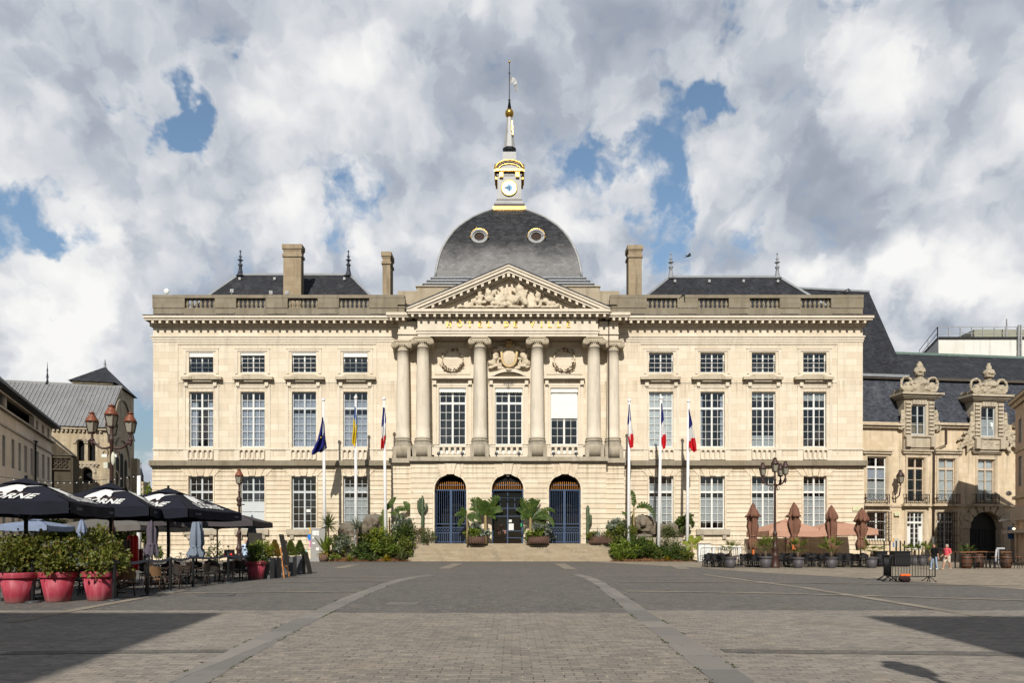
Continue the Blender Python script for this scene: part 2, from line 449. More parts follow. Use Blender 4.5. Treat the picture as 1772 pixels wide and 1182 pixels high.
# ---- rusticated ground storey of the wings
def courses(m, x0, x1, z0, z1, n, holes, Y, proud=.07, gap=.05):
    h = (z1-z0)/n
    for i in range(n):
        a, b = z0+i*h, z0+(i+1)*h-gap
        segs = [(x0, x1)]
        for H in holes:
            if H[2] < b-.02 and H[3] > a+.02:
                ns = []
                for s, e in segs:
                    if H[1] <= s or H[0] >= e: ns.append((s, e)); continue
                    if s < H[0]: ns.append((s, H[0]))
                    if e > H[1]: ns.append((H[1], e))
                segs = ns
        for s, e in segs: m.box(s, e, Y-proud, Y+.02, a, b)
m = MB(True)
ztop = wz(808.5, YW); zg = wz(917, YW)
for X0, X1, hs in ((XL, XIL+.6, hG[:4]), (XIR-.6, XR, hG[4:])):
    m.sheet((X0, X1), (0, Z0+.05), hs, YW, .42)
    hh = [(a-.16, b+.16, c-.02, d+.03) for a, b, c, d in hs]
    courses(m, X0-.07 if X0 == XL else X0, X1+.07 if X1 == XR else X1, .62, ztop, 19, hh, YW)
    m.box(X0-(.16 if X0 == XL else 0), X1+(.16 if X1 == XR else 0), YW-.16, YW+.02, 0, .60)      # plinth
    for a, b, c, d in hs:   # flat arch of wedge stones above the window, plain margin round it
        n = 5; cx = (a+b)/2; wt, wb = (b-a)/2+.95, (b-a)/2+.2
        for k in range(n):
            e = .03
            p = [cx-wb+2*wb*k/n+e, cx-wb+2*wb*(k+1)/n-e, cx-wt+2*wt*(k+1)/n-e, cx-wt+2*wt*k/n+e]
            zz = d-(.06 if k in (1,3) else 0)
            m.prism([(p[0],zz),(p[1],zz),(p[2],ztop-.06),(p[3],ztop-.06)], YW-.12-.012*(k%2), YW-.02)
        m.box(a-.14, a-.02, YW-.10, YW+.02, c, d); m.box(b+.02, b+.14, YW-.10, YW+.02, c, d)
for X in (XL, XR):   # courses on the two end walls
    s = -1 if X == XL else 1
    for i in range(19):
        h = (ztop-.62)/19; a = .62+i*h
        m.box(X-.02*s, X+.07*s, YW+.021, BACK, a, a+h-.05)
m.split('rusticated_wall', M['rust'], hall)
m = MB(True)
for a, b, c, d in hG:
    m.box(a-.45, b+.45, YW-.34, YW-.05, c-.55, c-.02)
    for x in (a-.1, b-.25): m.box(x, x+.35, YW-.26, YW-.05, c-.95, c-.56)
m.split('window_ledge', M['base'], hall)
m = MB(True)   # white cellar grilles in the plinth of the right wing
for px0, px1 in ((1206,1238),(1243,1282)):
    m.sheet((wx(px0,64.8), wx(px1,64.8)), (.15, 1.35), [(wx(px0,64.8)+.12+.2*i, wx(px0,64.8)+.24+.2*i, .3, 1.2) for i in range(int((px1-px0)/18.2/.2)-1)], 64.74, .05)
m.split('cellar_grille', M['white'], hall)

# ---- string course, cornice, frieze
def strip(m, px0, px1, py0, py1, Y, Yb): m.box(wx(px0,Y), wx(px1,Y), Y, Yb, wz(py1,Y), wz(py0,Y))
m = MB(True)
for a, b, e0, e1 in ((257, 678, XL, 1), (1078, 1502, XR, -1)):
    strip(m, a, b, 797, 806, 64.5, 66)
    strip(m, a+3*(e1>0), b-3*(e1<0), 806.2, 809, 64.72, 66)
m.box(wx(257,64.5), XL+.1, 66, BACK, wz(806,64.5), wz(797,64.5)); m.box(XR-.1, wx(1502,64.5), 66, BACK, wz(806,64.5), wz(797,64.5))
m.split('string_course', M['dark'], hall)

m = MB(True)
YF = 64.0
for a, b, L in ((247, 690, True), (1068, 1513, False)):
    x0, x1 = wx(a, YF), wx(b, YF); zt, zb = wz(545.5, YF), wz(553, YF)
    q = .35
    m.box(x0, x1, YF, BACK, zb+.18, zt); m.box(x0+.10*L, x1-.10*(not L), YF+.10, BACK, zb, zb+.16)
    m.box(XL-.2 if L else x0, x1 if L else XR+.2, YW-.2, BACK, wz(564,YW), zb-.001)         # bed mould
    m.box(XL-.14 if L else x0, x1 if L else XR+.14, YW-.14, BACK, wz(566.5,YW), wz(564,YW)-.002)
    # architrave bands
    m.box(XL-.17 if L else x0, x1 if L else XR+.17, YW-.17, BACK-.2, wz(584,YW), wz(581.5,YW))
    m.box(XL-.10 if L else x0, x1 if L else XR+.10, YW-.10, BACK-.2, wz(588,YW), wz(584,YW)-.002)
    m.box(XL-.05 if L else x0, x1 if L else XR+.05, YW-.05, BACK-.2, wz(592,YW), wz(588,YW)-.002)
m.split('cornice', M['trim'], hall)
m = MB(True)
zt = wz(553,YF)-.002
n = 34; 
for a, b in ((258, 685), (1073, 1503)):
    x0, x1 = wx(a,YF+.2), wx(b,YF+.2)
    for i in range(n):
        x = x0+(x1-x0)*(i+.5)/n
        m.box(x-.11, x+.11, YF+.16, YW-.2, zt-.27, zt)
for i in range(20):
    y = YF+.9+i*.78
    m.box(wx(250,YF)+.12, XL-.29, y, y+.26, zt-.34, zt); m.box(XR+.29, wx(1510,YF)-.12, y, y+.26, zt-.34, zt)
m.split('modillion_row', M['trim'], hall, 2.0)

# ---- thin mouldings on the upper wing walls
m = MB(True)
for a, b in ((307, 652), (1107, 1450)):
    def bandx(p0, p1, q0, q1, pr): m.box(wx(p0,YW), wx(p1,YW), YW-pr, YW+.02, wz(q1,YW), wz(q0,YW))
    bandx(a, b, 593.6, 596, .07); bandx(a, b, 661.5, 663, .05)
    m.box(wx(a,YW), wx(a+1.3,YW), YW-.06, YW+.02, Z0+1.2, wz(596,YW)); m.box(wx(b-1.3,YW), wx(b,YW), YW-.06, YW+.02, Z0+1.2, wz(596,YW))
for X0, X1 in ((XL-.04, XIL+.5), (XIR-.5, XR+.04)):
    m.box(X0, X1, YW-.10, YW+.02, wz(779,YW), wz(776,YW))
    m.box(X0, X1, YW-.05, YW+.02, Z0-.0, Z0+.25)
for (a, b) in WPX:
    for q0, q1, e in ((604, 647, 9), (668, 776, 10)):     # flat surrounds with ears
        for p, q in ((a-e, a-e+4.2), (b+e-4.2, b+e)):
            m.box(wx(p,YW), wx(q,YW), YW-.06, YW+.02, wz(q1,YW), wz(q0,YW)-.2)
        m.box(wx(a-e,YW), wx(b+e,YW), YW-.065, YW+.02, wz(q0+3.8,YW), wz(q0,YW))
        m.box(wx(a-e-.8,YW), wx(b+e+.8,YW), YW-.10, YW+.02, wz(q0,YW)+.0, wz(q0-1.1,YW))
    for p in (a-7, b+1): m.box(wx(p,YW), wx(p+6,YW), YW-.2, YW-.0, wz(669,YW), wz(661,YW))   # brackets
    m.box(wx(a-10,YW), wx(b+10,YW), YW-.055, YW+.02, Z0+.15, wz(779.2,YW))
m.split('wall_moulding', M['trim'], hall)
m = MB(True)   # ledges under the attic windows
for (a, b) in WPX:
    Y = YW-.45
    x0, x1 = wx(a-14,Y), wx(b+13.5,Y)
    m.prism([(x0+.5,wz(652,Y)),(x1-.5,wz(652,Y)),(x1-.9,wz(647,Y)),(x0+.9,wz(647,Y))], Y+.12, YW)
    m.box(x0, x0+1.0, Y-.05, YW, wz(656.5,Y), wz(652,Y)); m.box(x1-1.0, x1, Y-.05, YW, wz(656.5,Y), wz(652,Y))
    m.box(x0+1.0, x1-1.0, Y+.04, YW, wz(656,Y), wz(652,Y))
    m.box(x0+.25, x1-.25, Y+.18, YW, wz(659.5,Y), wz(656.6,Y))
m.split('window_ledge', stone('ledge stone', (.52,.45,.34), None, .15, .6, .9, moss=.4), hall)
# blind balustrade arcades under the first floor windows
m = MB(True); dk = MB(True)
def arcade(a, b, py0, py1, Y, pr):
    n = 5; w = (wx(b,Y)-wx(a,Y))/n; zb, zt = wz(py1,Y), wz(py0,Y)
    for i in range(n):
        cx = wx(a,Y)+w*(i+.5); r = w*.29; zc0, zc1 = zb+r+.06, zt-r-.05
        out = [(cx-w/2, zb-.02), (cx+w/2, zb-.02), (cx+w/2, zt+.02), (cx-w/2, zt+.02)]
        pts = []
        N = 8
        arch = [(cx+r*cos(pi*k/N), zc1+r*sin(pi*k/N)) for k in range(N+1)]
        low = [(cx-r*cos(pi*k/N), zc0-r*sin(pi*k/N)) for k in range(N+1)]
        ring = arch+low
        # plate with slot: two halves
        right = [(cx, zb-.02), (cx+w/2, zb-.02), (cx+w/2, zt+.02), (cx, zt+.02)] + arch[N//2::-1] + low[:N//2-1:-1]
        left = [(cx, zt+.02), (cx-w/2, zt+.02), (cx-w/2, zb-.02), (cx, zb-.02)] + low[N//2::-1] + arch[:N//2-1:-1]
        m.prism(right, Y-pr, Y+.01); m.prism(left, Y-pr, Y+.01)
        rr = [(cx+(r+.07)*cos(2*pi*k/16), (zc1 if k < 8 else zc0)+(r+.07)*sin(2*pi*k/16)) for k in range(16)]
        for k in range(16):
            p, q = rr[k], rr[(k+1)%16]; m.bar((p[0],Y-pr-.02,p[1]), (q[0],Y-pr-.02,q[1]), .05)
for (a, b) in WPX: arcade(a-1, b+1, 779.5, 796, YW, .22)
m.split('blind_balustrade', M['trim'], hall)

# ---- windows
def window(name, H, Y, cols, rows, transom=None, fr='white', mull=.16, parent=hall, rec=.30, glass='glass', curtain=None, bw=.035, fw=.09):
    """H hole; rows = rows above/below the transom; frame with panes and, behind them, curtains"""
    a, b, c, d = H; y = Y+rec; wd_ = root_of(parent) is hall
    f = MB(wd_)
    f.box(a, a+fw, y-.04, y+.08, c, d); f.box(b-fw, b, y-.04, y+.08, c, d)
    f.box(a+fw, b-fw, y-.039, y+.08, d-fw, d); f.box(a+fw, b-fw, y-.039, y+.08, c, c+fw*1.3)
    cx = (a+b)/2
    f.box(cx-mull/2, cx+mull/2, y-.06, y+.07, c+fw*1.3, d-fw)
    parts = []
    if transom:
        zt = c+(d-c)*transom; f.box(a+fw, b-fw, y-.055, y+.07, zt-.10, zt+.10)
        parts = [(c+fw*1.3, zt-.10, rows[1]), (zt+.10, d-fw, rows[0])]
    else: parts = [(c+fw*1.3, d-fw, rows[0])]
    for z0, z1, n in parts:
        for i in range(1, n):
            z = z0+(z1-z0)*i/n; f.box(a+fw, b-fw, y-.02, y+.03, z-bw/2, z+bw/2)
        for s0, s1 in ((a+fw, cx-mull/2), (cx+mull/2, b-fw)):
            for i in range(1, cols//2):
                x = s0+(s1-s0)*i/(cols//2); f.box(x-bw/2, x+bw/2, y-.019, y+.029, z0, z1)
    w = f.build(name, M[fr], parent)
    g = MB(wd_); zt = c+(d-c)*(transom or .5); rw = random.Random(int(a*977+c*131)); e = lambda: y+.035+rw.uniform(-.022,.022)
    for x0, x1 in ((a, cx), (cx, b)):
        for z0, z1 in ((c, zt), (zt, d)):
            p, q, r_ = e(), e(), e(); g.quad((x0,p,z0),(x1,q,z0),(x1,q+r_-p,z1),(x0,r_,z1))
    g.build('pane', M[glass], w)
    if curtain: curtain(w, a, b, c, d, y)
    return w
def drape(z0f, z1f, mt='curtain', gap=.12, amp=.05, split=None):
    def fn(w, a, b, c, d, y):
        m = MB(root_of(w) is hall); N = 48
        spans = [(a, b)] if not split else [(a, a+(b-a)*split), (b-(b-a)*split, b)]
        for s, e in spans:
            vs = []
            n = int(N*(e-s)/(b-a))
            for i in range(n+1):
                x = s+(e-s)*i/n; yy = y+gap+.03+amp*sin(i*1.9+s*7)*.6+amp*.4*sin(i*.83)
                zb = c+(d-c)*z0f+(.03*sin(i*1.3)+.05*sin(i*.45) if z0f > .02 else 0)
                vs += [(x, yy, zb), (x, yy, c+(d-c)*z1f)]
            m.add(vs, [(2*i, 2*i+2, 2*i+3, 2*i+1) for i in range(n)], amp > 0)
        m.build('curtain', M[mt], w)
    return fn
def several(*fs):
    def fn(*a):
        for f in fs: f(*a)
    return fn
CURT_F = [drape(0,.82,split=.3), drape(0,.86), several(drape(0,.62), drape(.70,.88)), several(drape(0,.60), drape(.68,.86)),
          drape(0,1,'awn',.06,.01), drape(0,.93,split=.13), several(drape(0,.22,'shade',.06,0), drape(.9,1,'shade',.06,0)), drape(.86,1,'shade',.05,0)]
for i, (H, cf) in enumerate(zip(hF, CURT_F)):
    window('window', H, YW, 4, (2,5), .705, 'greyfr' if i in (2,3) else 'white', curtain=cf)
ATT = [drape(.0,.42,'curtain',.06,.01), None, None, drape(.0,.42,'curtain',.06,.01), None, None, None, None]
for i, H in enumerate(hA):
    w = window('window', H, YW, 4, (4,), None, 'white', .13, curtain=None)
    a, b, c, d = H
    if i in (0, 3):
        g = MB(True); g.quad((a+.05,YW+.10,c+.05),(b-.05,YW+.10,c+.05),(b-.05,YW+.10,c+.95),(a+.05,YW+.10,c+.95)); g.build('glass_guard', M['glassd'], w)
    r = MB(True)
    for z in ((c+1.0, c+1.02, c+.55) if i > 2 else (c+1.0, c+.55)):
        r.bar((a-.04,YW+.05,z),(b+.04,YW+.05,z),.045)
    for x in (a+.02, b-.02): r.bar((x,YW+.05,c+.1),(x,YW+.05,c+1.0),.045)
    r.build('guard_rail', M['iron'], w)
    if i < 4:   # roller shutter box
        r = MB(True); r.box(a+.02, b-.02, YW+.06, YW+.24, d-(.42 if i in (0,3) else .26), d-.02); r.build('shutter', M['white'], w)
CURT_G = [None, None, None, several(drape(0,.60,'shade',.05,.0), drape(.72,.80,'shade',.05,.0)),
          several(drape(.12,.62,'shade',.05,.0), drape(.70,.85,'shade',.05,.0)), several(drape(.12,.60,'shade',.05,.0), drape(.72,.84,'shade',.05,.0)),
          several(drape(0,.60,'shade',.05,.0), drape(.72,.84,'shade',.05,.0)), several(drape(0,.62,'shade',.05,.0), drape(.72,.83,'shade',.05,.0))]
for i, (H, cf) in enumerate(zip(hG, CURT_G)):
    w = window('window', H, YW, 4, (2,5), .70, 'greyfr' if i < 4 else 'white', curtain=cf)
    a, b, c, d = H
    if i in (0, 1):    # lower half closed with painted panels
        p = MB(True)
        p.box(a+.1, b-.1, YW+.2, YW+.24, c+(d-c)*.33, c+(d-c)*.52); p.box(a+.1, b-.1, YW+.205, YW+.235, c+.1, c+(d-c)*.33-.05)
        p.build('panel', M['greyfr'], w)
    if i == 2:
        p = MB(True); p.box(a+1.32, a+1.72, YW+.22, YW+.25, c+1.62, c+1.9); p.build('notice', M['white'], w)

# ---- parapet with balusters
m = MB(True); bal = []
YP = 65.2
def pz(q): return wz(q, YP)
BAL = [(319,373),(408,461),(497,551),(586,640),(1118,1173),(1207,1262),(1296,1350),(1384,1439)]
for X0, X1, bs, e in ((265, 700, BAL[:4], 0), (1056, 1493, BAL[4:], 1)):
    m.box(wx(X0,YP), wx(X1,YP), YP, YP+.55, pz(545), pz(533))
    m.box(wx(X0,YP)-.06*(1-e), wx(X1,YP)+.06*e, YP-.07, YP+.62, pz(516), pz(510.5))
    edges = [X0]+[v for ab in bs for v in ab]+[X1]
    for k in range(0, len(edges), 2):
        a, b = edges[k], edges[k+1]
        m.box(wx(a,YP)-.05, wx(b,YP)+.05, YP-.05, YP+.6, pz(533), pz(516))
        m.box(wx(a+2,YP), wx(b-2,YP), YP-.12, YP, pz(544), pz(541.5))
for x in (wx(265,YP), wx(1493,YP)-.55):
    m.box(x, x+.55, YP+.56, BACK-1, wz(545,YP), pz(511.5))
pars = m.split('parapet', M['dark'], hall, 1.0)
prof = [(.16,0),(.16,.09),(.10,.11),(.08,.16),(.17,.34),(.16,.46),(.09,.66),(.085,.72),(.12,.75),(.09,.79),(.15,.83),(.15,.94)]
bm_ = MB(); bm_.lathe(prof, n=8); bme = None
for a, b in BAL:
    for i in range(7):
        x = wx(a,YP)+(wx(b,YP)-wx(a,YP))*(i+.5)/7
        par = pars[0 if x < 0 else -1]
        if bme is None:
            o = bm_.build('baluster', M['dark'], par); bme = o
        else:
            o = bme.copy(); COL.objects.link(o); o.parent = par
        Mi = ORIG[hall.name].inverted()
        o.location = Mi @ Vector((x, YP+.27, pz(533)))
m = MB(True)   # satellite dish and floodlight on the parapet
c = W(288, 504, 65.6); m.ball(c, .28, 10, 6, (1,.35,1)); m.tube(c, (c.x, c.y+.1, pz(511)), .05); m.box(c.x-.9, c.x-.1, c.y-.1, c.y+.1, pz(511), pz(509)); m.build('satellite_dish', M['white'], hall)
m = MB(True); c = W(1467, 505.5, 65.6); m.tube(c+Vector((-.3,0,-.05)), c+Vector((.12,0,.12)), .2, .26); m.tube(c, (c.x, c.y, pz(511)), .06); m.build('siren', M['cam'], hall)
m = MB(True)
for px, py in ((401,503),(468.5,506),(496.5,506)):
    c = W(px, py, 66.5); m.box(c.x-.17, c.x+.17, c.y, c.y+.15, c.z-.17, c.z+.17); m.box(c.x-.02, c.x+.02, c.y, c.y+.05, pz(512), c.z)
m.split('floodlight', M['leadl'], hall)

# ---- hipped slate roofs over the wings
def hip(name, mat, x0, x1, xr0, xr1, zr, Yr, ze, Yf, Yb):
    m = MB(True)
    A, B, C, D = (x0,Yf,ze), (x1,Yf,ze), (x1,Yb,ze), (x0,Yb,ze); P, Q = (xr0,Yr,zr), (xr1,Yr,zr)
    m.poly([A,B,Q,P]); m.poly([B,C,Q]); m.poly([C,D,P,Q]); m.poly([D,A,P])
    r = m.build(name, mat, hall)
    h = MB(True)
    for p, q in ((P,Q),(A,P),(B,Q)): h.bar(p, q, .22, .22)
    h.build('ridge_cap', M['lead'], r)
    return r
Yr = 73.5; zb = wz(545,65)
def at_z(px, py, Yr): return W(px, py, Yr)
zr = wz(475, Yr)
for a, b, r0, r1, mt in ((357, 644, 414, 605, 'leadr'), (1112, 1408, 1159, 1347, 'leadl')):
    zr = wz(475 if a < 800 else 479, Yr)
    # silhouettes of hips: continue the line ridge end -> visible edge down to the deck
    Y1 = 68.0; ze = wz(545, 65)
    f = 1.0
    ex0 = wx(r0, Yr) - (wx(r0,Yr)-wx(a-4 if a < 800 else a-6,71))*1.9; ex1 = wx(r1, Yr)+(wx(b+6,71)-wx(r1,Yr))*1.9
    rf = hip('hipped_roof', M['slate'], ex0, ex1, wx(r0,Yr), wx(r1,Yr), zr, Yr, ze, Y1, 79)
    for px in (r0+2, r1-2):
        m = MB(True); c = Vector((wx(px,Yr), Yr, zr))
        m.lathe([(.55,-.25),(.32,.0),(.2,.45),(.15,.9),(.26,1.0),(.22,1.1),(.12,1.15),(.12,1.5),(.3,1.55),(.1,1.65),(.1,1.85),(.18,1.95),(.06,2.05),(.05,2.4),(.12,2.5),(0,2.65)], c, 10)
        m.build('finial', M['lead'] if a > 800 else M['slateb'], rf)
    m = MB(True)
    for k in range(4):
        x = wx(r0,Yr)+(wx(r1,Yr)-wx(r0,Yr))*(k+.1)/3.2; y = Yr-.75
        m.box(x-.12, x+.12, y-.12, y, zr-.9, zr-.62)
    m.build('roof_hook', M['leadl'], rf)
def chimney(px0, px1, pyt, Y, depth, mat='dark'):
    m = MB(True); x0, x1 = wx(px0,Y), wx(px1,Y); zt = wz(pyt,Y); zb = wz(545,65)
    m.box(x0+.12, x1-.12, Y+.12, Y+depth-.12, zb, zt-1.0)
    m.box(x0, x1, Y, Y+depth, zt-.45, zt); m.box(x0+.08, x1-.08, Y+.08, Y+depth-.08, zt-.62, zt-.451)
    m.box(x0+.12, x1-.12, Y+.12, Y+depth-.12, zt-1.0, zt-.621); m.box(x0+.02, x1-.02, Y+.02, Y+depth-.02, zt-1.25, zt-1.001)
    c = m.build('chimney', M[mat], hall)
M['chim'] = stone('chimney stone', (.36,.29,.2), (.9,.45), .22, .8, .7, mortar=.8)
chimney(487.5, 522.5, 422, 69.3, 1.1, 'chim'); chimney(659.5, 677, 435, 70, 1.9, 'chim'); chimney(1086, 1113, 423.5, 70, 1.6, 'chim')

# ---- centre: rusticated blocks with three arches
ARC = [(752,807),(851,906),(950,1005)]
m = MB(True)
def arch_block(m, x0, x1, z0, z1, n, arches, Y, proud=.07, gap=.05):
    h = (z1-z0)/n
    for i in range(n):
        a, b = z0+i*h, z0+(i+1)*h-gap
        ks = [a+(b-a)*k/4 for k in range(5)]
        left = [(x0, z) for z in ks]
        for cx, r, zc in arches:
            rr = r+.17
            hs = [rr if z <= zc else (sqrt(rr*rr-(z-zc)**2) if z-zc < rr else 0.0) for z in ks]
            if max(hs) <= 0: continue
            right = [(cx-v, z) for z, v in zip(ks, hs)]
            m.prism([left[0]]+right+left[:0:-1], Y-proud, Y+.02)
            left = [(cx+v, z) for z, v in zip(ks, hs)]
        m.prism([left[0]]+[(x1, z) for z in (ks[0], ks[-1])]+left[:0:-1], Y-proud, Y+.02)
arches = [((wx(a,YB)+wx(b,YB))/2, (wx(b,YB)-wx(a,YB))/2, wz(820.5,YB)-(wx(b,YB)-wx(a,YB))/2) for a, b in ARC]
BX0, BX1 = wx(711.5,YB), wx(1047.5,YB); ztb = wz(801.5,YB)
IX0, IX1 = wx(678,YI), wx(1079,YI)
arch_block(m, BX0-.07, BX1+.07, ZL, ztb, 16, arches, YB)
m.box(BX0-.05, BX1+.05, YB-.05, YB+.4, 0, ZL-.01)
h = (ztb-ZL)/16
for i in range(16):       # returns of the block and of the flanks
    a = ZL+i*h; b = a+h-.05
    m.box(BX0-.07, BX0+.02, YB+.021, YI, a, b); m.box(BX1-.02, BX1+.07, YB+.021, YI, a, b)
    m.box(IX0-.07, BX0-.071, YI-.07, YI+.02, a, b); m.box(BX1+.071, IX1+.07, YI-.07, YI+.02, a, b)
    m.box(IX0-.07, IX0+.02, YI+.021, YW, a, b); m.box(IX1-.02, IX1+.07, YI+.021, YW, a, b)
def arch_sheet(m, x0, x1, z0, z1, arches, Y, depth):
    left = x0; N = 16
    for cx, r, zc in arches:
        m.quad((left,Y,z0),(cx-r,Y,z0),(cx-r,Y,z1),(left,Y,z1))
        for k in range(N):
            t0, t1 = pi-pi*k/N, pi-pi*(k+1)/N
            p, q = (cx+r*cos(t0), zc+r*sin(t0)), (cx+r*cos(t1), zc+r*sin(t1))
            m.quad((p[0],Y,p[1]),(q[0],Y,q[1]),(q[0],Y,z1),(p[0],Y,z1))
            m.quad((p[0],Y,p[1]),(p[0],Y+depth,p[1]),(q[0],Y+depth,q[1]),(q[0],Y,q[1]))
        m.quad((cx-r,Y,z0),(cx-r,Y,zc),(cx-r,Y+depth,zc),(cx-r,Y+depth,z0)); m.quad((cx+r,Y,z0),(cx+r,Y+depth,z0),(cx+r,Y+depth,zc),(cx+r,Y,zc))
        left = cx+r
    m.quad((left,Y,z0),(x1,Y,z0),(x1,Y,z1),(left,Y,z1))
arch_sheet(m, BX0, BX1, 0, ztb+.1, arches, YB, 1.0)
for xa, xb, s in ((IX0, BX0, -1), (BX1, IX1, 1)):
    m.box(xa, xb, YI, YW+.3, 0, ztb+.1)
    m.box(xa-.05, xb+.05, YI-.05, YI+.01, 0, ZL-.01)
for cx, r, zc in arches:     # archivolt ring, keystone and two wedges
    N = 24
    for k in range(N):
        t0, t1 = pi*k/N, pi*(k+1)/N
        p = [(cx+rr*cos(t), zc+rr*sin(t)) for rr, t in ((r+.01,t0),(r+.16,t0),(r+.16,t1),(r+.01,t1))]
        m.prism(p, YB-.05, YB+.3)
    for s in (-1, 1): m.box(cx+s*(r+.01), cx+s*(r+.16), YB-.05, YB+.3, ZL, zc)
    zt = ztb-.05
    m.prism([(cx-.30,zc+r-.03),(cx+.30,zc+r-.03),(cx+.55,zt),(cx-.55,zt)], YB-.17, YB)
    for s in (-1, 1):
        m.prism(sorted([(cx+s*.36,zc+r-.10),(cx+s*.85,zc+r-.32),(cx+s*1.3,zt),(cx+s*.61,zt)], key=lambda p: 0) if s > 0 else
                [(cx-.85,zc+r-.32),(cx-.36,zc+r-.10),(cx-.61,zt),(cx-1.3,zt)], YB-.115, YB)
m.build('arcade_wall', M['rust'], hall)
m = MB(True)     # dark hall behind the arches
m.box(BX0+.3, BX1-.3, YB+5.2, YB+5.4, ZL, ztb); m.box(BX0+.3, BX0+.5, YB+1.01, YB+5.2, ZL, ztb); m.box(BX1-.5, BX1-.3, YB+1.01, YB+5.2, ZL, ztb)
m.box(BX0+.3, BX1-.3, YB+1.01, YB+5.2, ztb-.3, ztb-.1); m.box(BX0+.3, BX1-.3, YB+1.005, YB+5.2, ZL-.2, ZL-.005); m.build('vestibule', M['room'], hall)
# gates, glazed door
def gate(i, leaf=True):
    cx, r, zc = arches[i]; y = YB+.55
    zr_ = wz(847.5, y); g = MB(True); sp = MB(True)
    for z in (zr_-.06, zr_+.42):
        g.bar((cx-r,y,z),(cx+r,y,z), .06 if z > zr_ else .10)
    n = 15
    for k in range(n):
        x = cx-r+2*r*(k+.5)/n
        g.bar((x,y,zr_),(x,y,zr_+.42),.045)
        sp.lathe([(.04,0),(.05,.1),(.035,.3),(.06,.36),(.015,.42),(.055,.5),(.04,.62),(0,.82)], (x,y,zr_-.02), 6)
    if leaf:
        for z in (ZL+.12, ZL+1.0, ZL+1.5, ZL+1.82): g.bar((cx-r,y,z),(cx+r,y,z), .07)
        for k in range(n+1):
            x = cx-r+2*r*k/n
            g.bar((x,y,ZL+1.82),(x,y,zr_),.028); g.bar((x,y,ZL+.1),(x,y,ZL+1.0),.028)
        for k in range(2*n):
            x = cx-r+r*(k+.5)/n
            if k % 2: g.bar((x,y,ZL+.15),(x,y,ZL+.98),.024)
        for k in range(10):
            x = cx-r+2*r*(k+.5)/10
            for a in range(8):
                t0, t1 = 2*pi*a/8, 2*pi*(a+1)/8
                g.bar((x+.12*cos(t0),y,ZL+1.25+.12*sin(t0)),(x+.12*cos(t1),y,ZL+1.25+.12*sin(t1)),.035)
        for x in (cx-.05, cx+.05, cx-r+.05, cx+r-.05): g.bar((x,y-.01,ZL+.03),(x,y-.01,zr_),.085)
    else:
        for x in (cx-r+.06, cx+r-.06): g.bar((x,y-.01,ZL+.03),(x,y-.01,zr_),.10)
    o = g.build('gate', M['gateblue'], hall); sp.build('spear_tip', M['spear'], o)
gate(0); gate(1, False); gate(2)
cx, r, zc = arches[1]; y = YB+1.9
d = MB(True)
for x in (cx-r-.2, cx-.02, cx+r-.1): d.bar((x,y,ZL),(x,y,zc+r-.2),.09)
for z in (ZL+.55, ZL+1.2, ZL+2.6, wz(880,y), wz(862,y)): d.bar((cx-r-.2,y,z),(cx+r,y,z),.06)
for x in (cx-r*.5, cx+r*.45): d.bar((x,y,wz(880,y)),(x,y,wz(862,y)),.05)
dr = d.build('glazed_door', M['gateblue'], hall)
g = MB(True); g.quad((cx-r-.3,y+.03,ZL),(cx+r+.1,y+.03,ZL),(cx+r+.1,y+.03,zc+r),(cx-r-.3,y+.03,zc+r)); g.build('pane', M['glassd'], dr)
g = MB(True)
for px, py, w, hh in ((862,919,7,5),(868,912,6,7),(864,924,4,5),(873,921,6,6)):
    p = W(px,py,y-.07); g.box(p.x-w*.027, p.x+w*.027, y-.07, y-.06, p.z-hh*.027, p.z+hh*.027)
g.build('poster', paint('brownish posters', (.25,.13,.10), .7, .4, 9), dr)
g = MB(True); p = W(884.5,912,y-.07); g.box(p.x-.24,p.x+.24,y-.07,y-.06,p.z-.32,p.z+.3); p = W(883,902,y-.07); g.box(p.x-.14,p.x+.14,y-.07,y-.06,p.z-.12,p.z+.12); g.build('notice', M['white'], dr)
g = MB(True); p = W(902.5,909,y-.07); g.box(p.x-.09,p.x+.09,y-.07,y-.06,p.z-.17,p.z+.17); g.build('exit_sticker', paint('green sticker', (.03,.3,.12)), dr)
g = MB(True); p = W(879,823.5,YB+.3); g.box(p.x-.12,p.x+.12,p.y,p.y+.25,p.z-.1,p.z+.1); g.build('camera', M['white'], hall)

# string course and balcony of the centre
m = MB(True)
strip(m, 706.5, 1052.5, 790.5, 798, 62.75, 65.3); strip(m, 709, 1050, 798.1, 801.5, 62.98, 65.3)
m.box(wx(673,63.5), wx(706.5,62.75)-.002, 63.5, 65.3, wz(801,63.5), wz(793,63.5)); m.box(wx(1052.5,62.75)+.002, wx(1083,63.5), 63.5, 65.3, wz(801,63.5), wz(793,63.5))
m.build('string_course', M['base'], hall)
